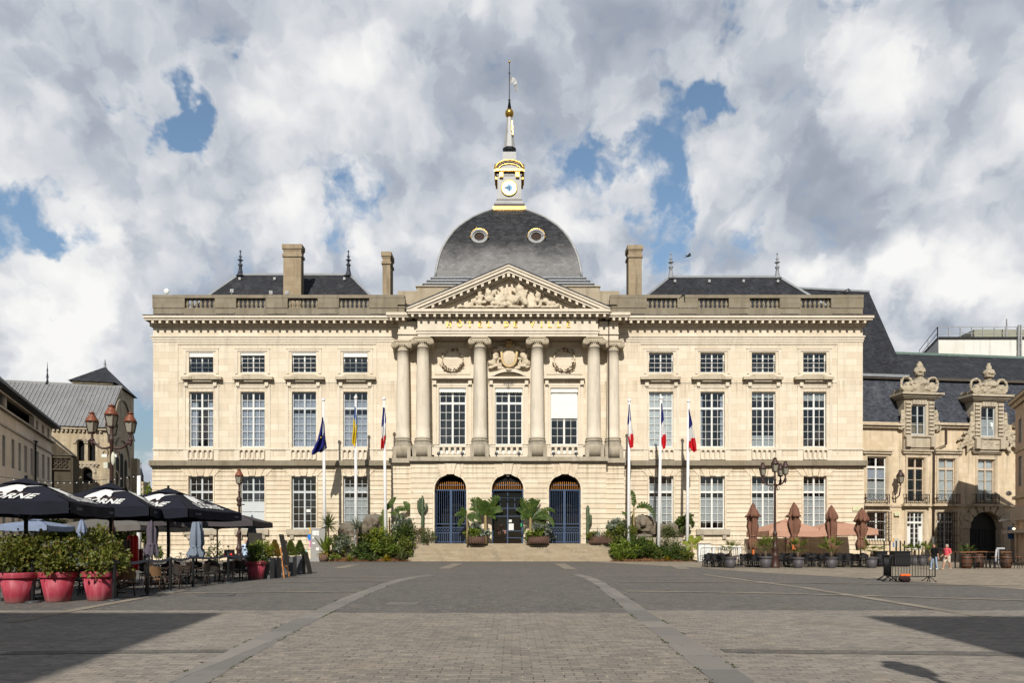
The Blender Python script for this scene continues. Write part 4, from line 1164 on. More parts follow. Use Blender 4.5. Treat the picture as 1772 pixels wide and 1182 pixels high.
m.add(vs, [(n+i, n+i+1, i+1, i) for i in range(n-1)]); m.build('weather_vane', M['leadl'], tur)

# ---- drainpipe on the left corner of the arcade, front steps as a thing of their own
m = MB(True); m.tube((wx(1053.5,YI-.2),YI-.22,wz(796,YI)), (wx(1053.5,YI-.2),YI-.22,wz(548,YI)), .05); m.build('drainpipe', M['grille'], hall)
m = MB(True); m.tube((wx(291,64.7),64.7,0), (wx(291,64.7),64.7,3.9), .08); m.build('drainpipe', M['grille'], hall)
steps = thing('stone_steps', 'broad pale stone steps rising to the three arched gates', 'steps', (wx(881,61), 60.4, 0))
m = MB(True); n = 9; r_ = ZL/n; t_ = .27
for i in range(n):
    Yf = 60.4+i*t_; e = i*.13
    m.box(wx(703,60.4)+e, wx(1060,60.4)-e, Yf, Yf+t_+.0005 if i < n-1 else YB-.06, 0 if i == 0 else 0.02*i, (i+1)*r_-.0)
m.build('steps', M['step'], steps)
m = MB(True); m.box(wx(690,62), wx(1073,62), 62.57, YI-.08, 0, ZL-.02); m.build('landing', M['step'], steps)
# ================================================================== CAMERA, SUN, SKY
cam = bpy.data.cameras.new('camera'); co = bpy.data.objects.new('camera', cam); COL.objects.link(co)
co.location = (0, 0, EYE); co.rotation_euler = (R(90), 0, 0)
cam.sensor_width = 36; cam.lens = 36*F/1772; cam.shift_y = (H0-591)/1772; cam.clip_end = 4000; cam.clip_start = .1
SC.camera = co
AZ, EL = R(6), R(38)      # sun behind the viewer, a little to the left
sd = Vector((sin(AZ)*cos(EL), cos(AZ)*cos(EL), -sin(EL)))     # travel direction of the light
su = bpy.data.lights.new('sun', 'SUN'); su.energy = 5.0; su.angle = R(.53); su.color = (1, .95, .865)
so = bpy.data.objects.new('sun', su); COL.objects.link(so); so.rotation_euler = sd.to_track_quat('-Z', 'Y').to_euler(); so.location = (0, -20, 60)
SC.view_settings.view_transform = 'Standard'; SC.view_settings.look = 'None'; SC.view_settings.exposure = 0; SC.view_settings.gamma = 1
wd = bpy.data.worlds.new('World'); SC.world = wd; wd.use_nodes = True
t = NT.__new__(NT); t.t = wd.node_tree; t.t.nodes.clear()
out = t.n('ShaderNodeOutputWorld')
sky = t.n('ShaderNodeTexSky', sky_type='NISHITA'); sky.sun_disc = False; sky.sun_elevation = EL; sky.sun_rotation = R(180)+AZ; sky.altitude = 80; sky.dust_density = .5; sky.ozone_density = 2.0
d = t.vmath('NORMALIZE', t.n('ShaderNodeTexCoord').outputs['Generated'])
# the dome of the sky unrolled without distortion (stereographic from below): q = (x, y)/(1+z)
sx_, sy_, sz_ = t.sep(d)
den = t.math('MAXIMUM', t.math('ADD', 1.0, sz_), .15)
q = t.comb(t.math('DIVIDE', sx_, den), t.math('DIVIDE', sy_, den), 0.0)
def sdir(px, py):
    v = Vector((px-CX, F, H0-py)).normalized(); return Vector((v.x/(1+v.z), v.y/(1+v.z), 0))
def noi(v, scale, detail, rough=.55, off=(0,0,0), col=False):
    m = t.n('ShaderNodeTexNoise', noise_dimensions='2D'); t.l(t.vmath('ADD', v, off) if any(off) else v, m.inputs['Vector']); m.inputs['Scale'].default_value = scale
    m.inputs['Detail'].default_value = detail; m.inputs['Roughness'].default_value = rough
    return m.outputs['Color' if col else 0]
def wob(v, scale, detail, off, k): return t.vmath('SCALE', t.vmath('SUBTRACT', noi(v, scale, detail, .55, off, True), (.5,.5,.5)), scale=k)
W1 = wob(q, 11, 1, (3,1,0), .04); W2 = wob(q, 46, 3, (9,4,0), .022)
dw = t.vmath('ADD', q, t.vmath('ADD', W1, W2)); dl = t.vmath('ADD', q, W1); dv = t.vmath('ADD', q, W2); dh = t.vmath('ADD', q, t.vmath('ADD', t.vmath('SCALE', W1, scale=1.7), t.vmath('SCALE', W2, scale=1.9)))
def vor(v, scale, detail, off):
    m = t.n('ShaderNodeTexVoronoi', feature='SMOOTH_F1', voronoi_dimensions='2D'); t.l(t.vmath('ADD', v, off), m.inputs['Vector']); m.inputs['Scale'].default_value = scale
    m.inputs['Detail'].default_value = detail; m.inputs['Roughness'].default_value = .55; m.inputs['Smoothness'].default_value = .5; m.normalize = True
    return m.outputs['Distance']
def blob(v, px, py, r0, r1, k=1.0):
    c = sdir(px, py); e = (sdir(px+1, py)-c).length
    return t.mapr(t.vmath('DISTANCE', v, c), r0*e, r1*e, k, 0)
def addall(L):
    a = L[0]
    for b in L[1:]: a = t.math('ADD', a, b)
    return a
holes = addall([blob(dh, x, y, 0, r*1.5, k) for x, y, r, k in (
    (465,92,50,1.0),(335,165,50,.85),(283,215,60,.85),(320,255,40,.5),(175,155,42,.55),(575,335,60,.65),(545,470,40,.35),(20,400,84,.95),(110,395,60,.8),(318,480,48,.4),(430,600,40,.35),
    (1030,285,72,.9),(1140,300,62,.8),(1130,360,56,.6),(1170,180,58,.9),(1215,155,46,.7),(1255,122,44,.55),(1278,8,46,.65),(1165,440,56,.45),(1225,460,40,.4),(1335,388,46,.35),(247,750,86,.9),(1410,420,40,.25),(690,170,30,.25),(1470,8,44,.5))])
nL = noi(q, 6.5, 4, .55)
nM = noi(dw, 26.0, 4, .6, (2,7,0))
v1 = vor(dv, 15.0, 2.2, (1,5,0)); nR = noi(dw, 15.0, 2.5, .5, (2,7,0)); v1s = noi(dw, 15.0, 2.5, .5, (2-.006,7-.020,0))
cover = addall([t.math('MULTIPLY', nL, .45), t.math('MULTIPLY', v1, -.35), t.math('MULTIPLY', nM, .75), t.math('MULTIPLY', holes, -.62), t.mapr(sy_, .55, .25, 0, -.46)])
alpha = t.mapr(cover, .02, .40, 0, 1)
bright = addall([blob(dw, x, y, r*.2, r*1.3, k) for x, y, r, k in (
    (90,510,140,.45),(190,480,80,.3),(60,590,110,.4),(20,300,80,.3),(250,330,110,.2),(480,410,120,.3),(570,420,90,.3),(634,425,42,.7),(985,350,90,.35),
    (1490,150,90,.5),(1520,220,90,.4),(1245,230,110,.3),(1545,448,52,.7),(1510,485,60,.6),(1432,478,50,.6),(1610,480,66,.65),(1705,465,75,.6),(1770,505,70,.5),(1385,488,48,.6),(560,60,110,.12),(160,600,110,.4))])
darks = addall([blob(dl, x, y, r*.1, r*1.5, k) for x, y, r, k in (
    (1480,365,110,.8),(1400,330,80,.4),(1570,330,70,.35),(90,170,150,.4),(40,80,120,.3),(800,170,160,.35),(700,250,90,.2),(1710,110,130,.5),(1640,250,90,.3),(1190,60,140,.4),(980,130,120,.25),(1620,580,140,.5),(430,520,70,.4),(330,530,60,.5),(250,650,80,.6),(1740,330,90,.25))])
relief = t.math('MULTIPLY', t.math('SUBTRACT', nR, v1s), .80)
lum = addall([t.math('MULTIPLY', t.math('SUBTRACT', nL, .5), .95), t.math('MULTIPLY', t.math('SUBTRACT', v1, .45), -.46), relief, t.math('MULTIPLY', t.math('SUBTRACT', nM, .5), .30), t.math('MULTIPLY', bright, .50), t.math('MULTIPLY', darks, -.36), t.math('MULTIPLY', alpha, -.10)])
heap = addall([t.math('MULTIPLY', v1, -.62), t.math('MULTIPLY', nL, .5), t.math('MULTIPLY', nM, .42), t.math('MULTIPLY', bright, .16), t.math('MULTIPLY', darks, -.10)])
lum = addall([lum, t.mapr(heap, .20, .275, 0, .13), t.mapr(heap, .30, .36, 0, .04), .445])
ramp = t.n('ShaderNodeValToRGB'); t.l(lum, ramp.inputs[0]); cr = ramp.color_ramp; cr.interpolation = 'LINEAR'
cr.elements[0].position = 0; cr.elements[0].color = (.34,.38,.455,1); cr.elements[1].position = 1; cr.elements[1].color = (.95,.945,.93,1)
for p, c in ((.25,(.44,.48,.55,1)),(.48,(.56,.595,.65,1)),(.68,(.70,.72,.755,1)),(.86,(.86,.86,.865,1))):
    e = cr.elements.new(p); e.color = c
back = t.mapr(sy_, .58, .25, 1, .36)
skyc = t.mix(t.mapr(sz_, .02, .42, 1, 0), t.mix(1.0, sky.outputs[0], (1.12,1.12,1.02), 'MULTIPLY'), t.mix(1.0, sky.outputs[0], (.50,.46,.42), 'MULTIPLY'))
bg1 = t.n('ShaderNodeBackground'); t.l(skyc, bg1.inputs[0]); t.l(t.math('MULTIPLY', back, .14), bg1.inputs[1])
bg2 = t.n('ShaderNodeBackground'); t.l(ramp.outputs[0], bg2.inputs[0]); bg2.inputs[1].default_value = 1.0
mx = t.n('ShaderNodeMixShader'); t.l(alpha, mx.inputs[0]); t.l(bg1.outputs[0], mx.inputs[1]); t.l(bg2.outputs[0], mx.inputs[2])
t.l(mx.outputs[0], out.inputs[0])
# ================================================================== GROUND
def paving(name, col, w, h, var=.3, mortar=.6, light=.25, rot=False, bump=.5):
    t = NT(name); p = t.pos(); x, y, z = t.sep(p)
    uv = t.comb(y, x, 0.0) if rot else t.comb(x, y, 0.0)
    # wobble so that the joints are hand laid
    wob = t.vmath('SCALE', t.vmath('SUBTRACT', t.n('ShaderNodeTexNoise').outputs['Color'], (.5,.5,.5)), scale=.02)
    b = t.n('ShaderNodeTexBrick'); t.l(t.vmath('ADD', uv, wob), b.inputs['Vector']); b.inputs['Scale'].default_value = 1
    b.inputs['Brick Width'].default_value = w; b.inputs['Row Height'].default_value = h; b.inputs['Mortar Size'].default_value = .008; b.inputs['Mortar Smooth'].default_value = .2
    b.inputs['Color1'].default_value = (1.18,1.15,1.12,1); b.inputs['Color2'].default_value = (.80,.80,.81,1); b.inputs['Mortar'].default_value = (mortar, mortar, mortar*.97, 1)
    c = t.mix(t.noise(p, .25, 6, .6), mul(col, .78), mul(col, 1.22))
    c = t.mix(t.mapr(t.noise(t.comb(x, t.math('MULTIPLY', y, .5), z), .8, 5, .65), .5, .7, 0, .4), c, (col[0]*1.2, col[1]*1.1, col[2]*.95))
    c = t.mix(t.mapr(t.noise(p, 1.7, 7, .7), .55, .75, 0, .45), c, mul(col, .6))
    c = t.mix(t.mapr(t.noise(t.vmath('ADD', p, (3,9,0)), .55, 3, .5), .60, .66, 0, .22), c, mul(col, .62))
    vo = t.n('ShaderNodeTexVoronoi'); t.l(p, vo.inputs['Vector']); vo.inputs['Scale'].default_value = 2.3
    c = t.mix(t.mapr(vo.outputs['Distance'], .05, .075, .7, 0), c, mul(col, .45))
    c = t.mix(1.0, c, b.outputs[0], 'MULTIPLY')
    # here and there a joint with pale sand, here and there a very dark one
    j = t.math('MULTIPLY', b.outputs['Fac'], t.mapr(t.noise(p, 5.5, 2), .56, .62, 0, 1))
    c = t.mix(t.math('MULTIPLY', j, light*2.6, clamp=True), c, (.42,.36,.27))
    j2 = t.math('MULTIPLY', b.outputs['Fac'], t.mapr(t.noise(t.vmath('ADD', p, (7,3,1)), 4.5, 2), .55, .60, 0, 1))
    c = t.mix(t.math('MULTIPLY', j2, .9), c, (.018,.016,.014))
    hgt = t.math('SUBTRACT', t.noise(p, 25, 4), b.outputs['Fac'])
    return t.done(t.bsdf(c, .82, 0, .3, t.bump(hgt, bump, .02)))
PV_DARK = paving('dark sett paving', (.138,.131,.122), .20, .10)
PV_ROAD = paving('roadway setts', (.128,.122,.115), .24, .125, light=.35)
PV_TAN = paving('worn tan setts', (.245,.223,.195), .24, .125, light=.3)
PV_LIGHT = paving('light terrace paving', (.27,.235,.185), .4, .25, light=.1)
PV_SLAB = paving('grey granite slab', (.20,.19,.175), 1.1, .8, light=.1, rot=True, bump=.2)
PV_LINE = paving('pale stone line', (.235,.21,.172), .8, .5, light=.1, bump=.2)
PV_BAND = paving('dark paving band', (.13,.122,.11), .24, .125)
def sheet(name, polys, z, mat, label=None):
    m = MB()
    for pts in polys: m.poly([(x, y, z) for x, y in pts])
    o = m.build(name, mat); return tag(o, label, None, None, 'structure')
g = MB(); g.quad((-1500,-300,0),(1500,-300,0),(1500,2500,0),(-1500,2500,0))
tag(g.build('ground', PV_DARK), 'dark grey sett paving of the wide square', None, None, 'structure')
sheet('foreground_paving', [[(-40,-20),(40,-20),(40,16.6),(-40,16.6)]], .004, PV_TAN, 'worn tan sett paving in the front of the square')
# kerb-like stripes on both sides of the roadway: centre line X, at depth Y
LS = [(-2.9,1),(-3.55,6),(-3.93,9),(-4.25,12.5),(-4.5,16),(-4.75,20),(-4.92,24),(-5.0,27.5),(-4.9,30.5),(-4.6,33),(-4.1,35)]
RS = [(1.75,1),(2.35,6),(2.62,8.2),(2.82,12),(2.98,16),(3.2,20),(3.4,24),(3.55,27.5),(3.6,30.5),(3.55,33),(3.35,35.2)]
def ribbon(pts, w, z):
    out = []
    for i in range(len(pts)-1):
        def nrm(k):
            a, b = pts[max(0,k-1)], pts[min(len(pts)-1,k+1)]; dx, dy = b[0]-a[0], b[1]-a[1]; L = sqrt(dx*dx+dy*dy); return (-dy/L*w/2, dx/L*w/2)
        n0, n1 = nrm(i), nrm(i+1); p, q = pts[i], pts[i+1]
        out.append([(p[0]-n0[0],p[1]-n0[1]),(q[0]-n1[0],q[1]-n1[1]),(q[0]+n1[0],q[1]+n1[1]),(p[0]+n0[0],p[1]+n0[1])][::-1])
    return [o[::-1] for o in out]
road = [(x, y) for x, y in LS][::-1]+[(x, y) for x, y in RS]
sheet('roadway', [[(x, y) for x, y in LS if y <= 16.7][::-1]+[(x,y) for x,y in RS if y <= 16.7]], .008, paving('worn roadway setts', (.235,.212,.183), .26, .13, light=.5))
sheet('roadway', [[(x, y) for x, y in LS if y >= 16][::-1]+[(x,y) for x,y in RS if y >= 16]], .0075, PV_ROAD)
sheet('paving_stripe', ribbon(LS, .50, 0), .012, PV_SLAB, 'left granite slab stripe bordering the roadway')
sheet('paving_stripe', ribbon(RS, .50, 0), .012, PV_SLAB, 'right granite slab stripe bordering the roadway')
def gl(pts): return [tuple(G(*p)[:2]) for p in pts]
def line(name, pxs, w, z=.0125, mat=None): return sheet(name, ribbon(gl(pxs), w, 0), z, mat or PV_LINE)
line('paving_line', [(20,1078),(150,1053),(320,1022.5)], .35); line('paving_line', [(1215,995),(1390,1018),(1700,1068)], .38)
line('paving_line', [(250,1029),(430,1026.5),(640,1024.5)], .32, .014); line('paving_line', [(420,1009.5),(670,1006.5)], .3, .014); line('paving_line', [(500,1000),(690,999)], .3)
line('paving_line', [(1085,1024.5),(1300,1027),(1772,1040)], .36, .014); line('paving_line', [(1070,1008),(1400,1010),(1772,1015)], .3, .016); line('paving_line', [(1050,999),(1215,998.5)], .3)
line('paving_line', [(10,1131.5),(400,1128)], .30, .010, PV_BAND); line('paving_line', [(1250,1128),(1800,1134)], .34, .010, PV_BAND)
for p in ([(585,984),(615,977.5)],[(768,985),(792,976)],[(968,976),(988,986)],[(1166,978.5),(1184,986)]): line('paving_line', p, .8, .013)
sheet('pavement', [gl([(1045,974.2),(1215,983.5),(1290,990),(1520,1003),(1772,1021),(2300,1052),(2300,973)])+[(60,70),(4,70)]], .004, PV_LIGHT, 'light terrace paving in front of the right wing')
sheet('pavement', [[(-60,62.8),(-16.5,60.5),(-8,60.3),(11,60.3),(11,66),(-60,66)]], .004, PV_LIGHT, 'light paving strip along the left wing')
m = MB()
for px, py, w, l in ((375,1031.5,.9,.45),(697,1046,.8,.7),(1320,1004.5,1.0,.7),(1515,1003,1,.8),(1005,1000,1,.6)):
    c = G(px, py); m.box(c.x-w*.55, c.x+w*.55, c.y-l*.6, c.y+l*.6, 0, .018)
tag(m.build('drain_cover', M['cam']), 'dark iron drain covers let into the paving', None, None, 'structure')
m = MB(); rnd = random.Random(3)      # weeds and moss along the roadway stripes
for S, s in ((LS, -1), (LS, 1), (RS, -1), (RS, 1)):
    for k in range(120):
        i = rnd.randrange(len(S)-4); u = rnd.random(); x = S[i][0]*(1-u)+S[i+1][0]*u+s*.262; y = S[i][1]*(1-u)+S[i+1][1]*u
        if mnoise.noise((x*1.3,y*1.1,s*3)) < .05: continue
        for q in range(4):
            a = rnd.uniform(0,6.28); L = rnd.uniform(.01,.028); p = Vector((x+rnd.uniform(-.03,.03), y+rnd.uniform(-.08,.08), .01))
            m.add([p+Vector((.012,0,0)), p+Vector((-.012,0,0)), p+Vector((cos(a)*L*1.2,sin(a)*L*1.2,L))], [(0,1,2)])
tag(m.build('moss_tufts', leafy('moss green', (.03,.045,.012), (.07,.09,.02))), 'thin moss and weeds along the slab stripes', None, None, 'stuff')

# ================================================================== OTHER BUILDINGS
# ---- town house on the right: local frame u along the wall, v into the building
TH_A = R(7); P0 = Vector((wx(1490,65.6), 65.6, 0))
def pmap(P, A):
    ca, sa = cos(A), sin(A)
    def f(px, v=0.0):
        k = (px-CX)/F; bx, by = P.x-sa*v, P.y+ca*v
        u = (k*by-bx)/(ca-k*sa); return u, by+u*sa
    def U(px, v=0.0): return f(px, v)[0]
    def Z(px, py, v=0.0): return wz(py, f(px, v)[1])
    return U, Z
U, Z = pmap(P0, TH_A)
th = thing('town_house', 'old honey stone town house with carved dormers and dark slate mansard roof', 'house', P0, TH_A)
UE = U(1790)+6
zEave = Z(1560, 733)
TW = [(1500.5,1535,886,935),(1570,1598.5,886.5,951),(1622,1651,887,951)]
TF = [(1501,1534,791,867),(1571,1600,793,869),(1624.5,1653.5,794.5,868),(1692.5,1721.5,796,868)]
def TH(q, v=0): a, b, c, d = q; return (U(a), U(b), Z((a+b)/2, d), Z((a+b)/2, c))
hs = [TH(q) for q in TW+TF]
m = MB()
ca_ = (U(1678)+U(1733))/2; ra = (U(1733)-U(1678))/2; za = Z(1705,886)-ra
m.sheet((-.3, UE), (0, zEave+.1), hs+[(ca_-ra-.6, ca_+ra+.6, 0, za+ra+.5)], 0, .35)
arch_sheet(m, ca_-ra-.6, ca_+ra+.6, 0, za+ra+.5, [(ca_, ra, za)], 0, .8)
m.quad((UE,0,0),(UE,14,0),(UE,14,zEave),(UE,0,zEave)); m.quad((-.3,0,0),(-.3,0,zEave+.1),(-.3,14,zEave+.1),(-.3,14,0))
m.box(-.3, U(1668), -.08, 0, 0, .7)
m.build('wall', M['oldwall'], th)
m = MB(); m.box(0, UE-.3, 1.0, 13, .1, zEave-.2); m.build('interior', M['room'], th)
m = MB()
for a, b in ((1494,1547),(1563.5,1616),(1619,1670),(1685,1737)):    # hoods over the first floor windows
    v = -.35; m.box(U(a,v), U(b,v), v, .0, Z(a,780.5,v)-.0, Z(a,777.5,v)); m.box(U(a,v)+.12, U(b,v)-.12, v+.12, 0, Z(a,780.5,v)-.22, Z(a,780.5,v)-.001)
    m.box(U(a,0)+.5, U(b,0)-.5, -.05, 0, Z(a,789), Z(a,781.5)-.2)
for a, b in ((1490,1566),(1616,1680),(1758,1800)):      # eaves
    v = -.5; m.box(max(-.3,U(a,v)), U(b,v), v, .05, Z(a,735,v), Z(a,731,v)); m.box(max(-.3,U(a,v)), U(b,v), v+.2, .05, Z(a,739,v), Z(a,735,v)-.002)
for q in TF+TW:
    a, b, c, d = TH(q)
    for x in (a-.28, b+.06): m.box(x, x+.22, -.06, 0, c, d+.3)
    m.box(a-.28, b+.28, -.065, 0, d+.04, d+.3)
for i in range(13):     # banded masonry round the portal
    z0 = .1+i*.42
    if z0 < za+ra+.9:
        for s in (-1, 1):
            e = ra+.12 if z0 < za else sqrt(max(0,(ra+.12)**2-(z0+.2-za)**2)) if z0+.2-za < ra+.12 else 0
            if e > .15: m.box(*sorted((ca_+s*e, ca_+s*(ra+1.0+.12*(i%2)))), -.10, 0, z0, z0+.36)
for k in range(9):
    t0 = pi*(k+.12)/9; t1 = pi*(k+.88)/9
    m.prism([(ca_+r_*cos(t_), za+r_*sin(t_)) for r_, t_ in ((ra+.05,t0),(ra+.95,t0),(ra+.95,t1),(ra+.05,t1))], -.15-(.08 if k == 4 else 0), 0)
m.split('wall_trim', M['oldtrim'], th, .02)
m = MB()
for i in (0, 1): pass
v = -.5
for a, b in ((1496,1544),(1565,1612),(1617,1664),(1686,1733)): m.box(U(a,v), U(b,v), v, 0, Z(a,876,v), Z(a,872.5,v))
m.box(U(1560), UE, -.16, 0, Z(1600,877), Z(1600,873.5)); m.box(0, U(1560), -.10, 0, Z(1500,877.5), Z(1500,874.5))
m.build('balcony_slab', M['oldtrim'], th)
for a, b in ((1498,1540),(1569,1609),(1622,1662),(1690,1730)):
    m = MB(); x0, x1 = U(a,v), U(b,v); z0, z1 = Z(a,872,v), Z(a,855.5,v); y = v+.06
    for z in (z0+.05, z1, z1-.1): m.bar((x0,y,z),(x1,y,z),.045)
    for x in (x0, x1): m.bar((x,y,z0),(x,y,z1),.05); [m.bar((x,y,z),(x,0,z),.04) for z in (z0+.05,z1)]
    n = 6
    for k in range(n):
        cx = x0+(x1-x0)*(k+.5)/n; w = (x1-x0)/n*.42; h = (z1-z0)*.36; cz = (z0+z1)/2-.02; s = 1 if k % 2 else -1
        for sg in (-1, 1):
            pts = [(cx+s*sg*w*(.25+.75*q/10)*cos(q*.62), y, cz+sg*h*.55+h*(.15+.45*q/10)*sin(q*.62)) for q in range(11)]
            m.path(pts, .022, 4)
        m.bar((cx-w,y,z0),(cx-w,y,z1),.028)
    m.build('balcony_railing', M['iron'], th)
def thwin(q, cols, rows, tr, fr, cur=None, glass='glass'):
    H = TH(q); w = window('window', H, 0, cols, rows, tr, fr, .12, th, .22, glass, cur, .04, .09); return w
def thdrape(z0, z1, mt='awn'): return drape(z0, z1, mt, .06, .0)
thwin(TF[0], 2, (1,3), .77, 'white', several(thdrape(0,.45,'shade'), thdrape(.5,.72,'curtain')))
thwin(TF[1], 2, (1,3), .77, 'oldfr')
thwin(TF[2], 2, (1,3), .77, 'oldfr', thdrape(0,1)); thwin(TF[3], 2, (1,3), .77, 'oldfr', thdrape(0,1))
thwin(TW[1], 4, (2,5), .72, 'white', None); w = thwin(TW[0], 2, (3,), None, 'white'); w2 = thwin(TW[2], 4, (2,6), .74, 'white')
H = TH(TW[1]); p = MB(); p.box(H[0]+.1,H[0]+.42,.17,.21,.1,H[2]+(H[3]-H[2])*.62); p.box(H[1]-.42,H[1]-.1,.17,.21,.1,H[2]+(H[3]-H[2])*.62); p.build('door_panel', M['white'], th)
for q, out in ((TW[0], .45), (TW[2], .25)):
    a, b, c, d = TH(q); g = MB(); y = -out
    for k in range(9):
        x = a-.1+(b-a+.2)*k/8; g.bar((x,y,c-.15),(x,y,d+.05),.04); 
    for k in range(6):
        z = c-.1+(d-c)*k/5; g.bar((a-.15,y-.01,z),(b+.15,y-.01,z),.045); [g.bar((x,y,z),(x,0,z),.04) for x in (a-.15,b+.15)]
    g.build('window_grille', M['grille'], th)
d = MB(); d.box(ca_-ra, ca_+ra, .7, .78, 0, za+.05)
for k in range(14): d.box(ca_-ra+2*ra*k/14, ca_-ra+2*ra*k/14+.05, .66, .7, za*.35, za)
d.box(ca_-.05, ca_+.05, .64, .7, 0, za); d.box(ca_-ra, ca_+ra, .62, .7, za, za+.18); d.box(ca_-ra, ca_+ra, .66, .72, za*.5, za*.5+.12)
N = 12
d.prism([(ca_+ra*cos(pi*k/N), za+ra*sin(pi*k/N)) for k in range(N+1)], .7, .78); d.build('portal_door', paint('black portal door', (.015,.014,.014), .6, .3, 3), th)
# mansard: steep blue slate, gutter, darker upper slope
zc_ = Z(1560, 660, 2.2); m = MB()
m.quad((-.3,.05,zEave),(UE,.05,zEave),(UE,1.6,zc_),(-.3,1.6,zc_)); m.quad((UE,.05,zEave),(UE,12,zEave),(UE,10,zc_),(UE,1.6,zc_))
rf = m.build('mansard_roof', M['slateb'], th)
m = MB(); m.box(-.3, UE, 1.3, 1.75, zc_-.02, zc_+.22); m.build('gutter', paint('brown zinc gutter', (.09,.075,.06), .6, .4, 3), rf)
vr = 7.0; zr = Z(1600, 613.5, vr); m = MB()
m.quad((-.3,1.6,zc_+.2),(UE,1.6,zc_+.2),(UE,vr,zr),(-.3,vr,zr)); m.build('upper_roof', M['slate'], rf)
m = MB(); m.bar((-.3,vr,zr),(UE,vr,zr),.3,.25)
m.build('ridge_cap', paint('verdigris ridge', (.13,.19,.165), .6, .3, 3, obj=False), rf)
vp = 9.0; zpk = Z(1500, 505.5, vp); m = MB()       # tall pavilion roof at the hall side
xa, xb, xe = U(1400,vp), U(1504,vp), U(1569,1.5)
m.quad((-8,1.5,zc_+.21),(xe,1.5,zc_+.21),(xb,vp,zpk),(-8,vp,zpk)); m.poly([(xe,1.5,zc_+.21),(xe,16,zc_+.21),(xb,vp,zpk)])
m.quad((-8,1.5,zc_-4),(xe,1.5,zc_-4),(xe,1.5,zc_+.21),(-8,1.5,zc_+.21)) if False else None
m.build('pavilion_roof', M['slate'], rf)
m = MB(); m.box(-8, xb, vp-.15, vp+.15, zpk-.05, zpk+.15); m.box(-.3, xe+.1, 1.2, 1.5, zc_+.15, zc_+.42); m.build('ridge_flashing', M['lead'], rf)
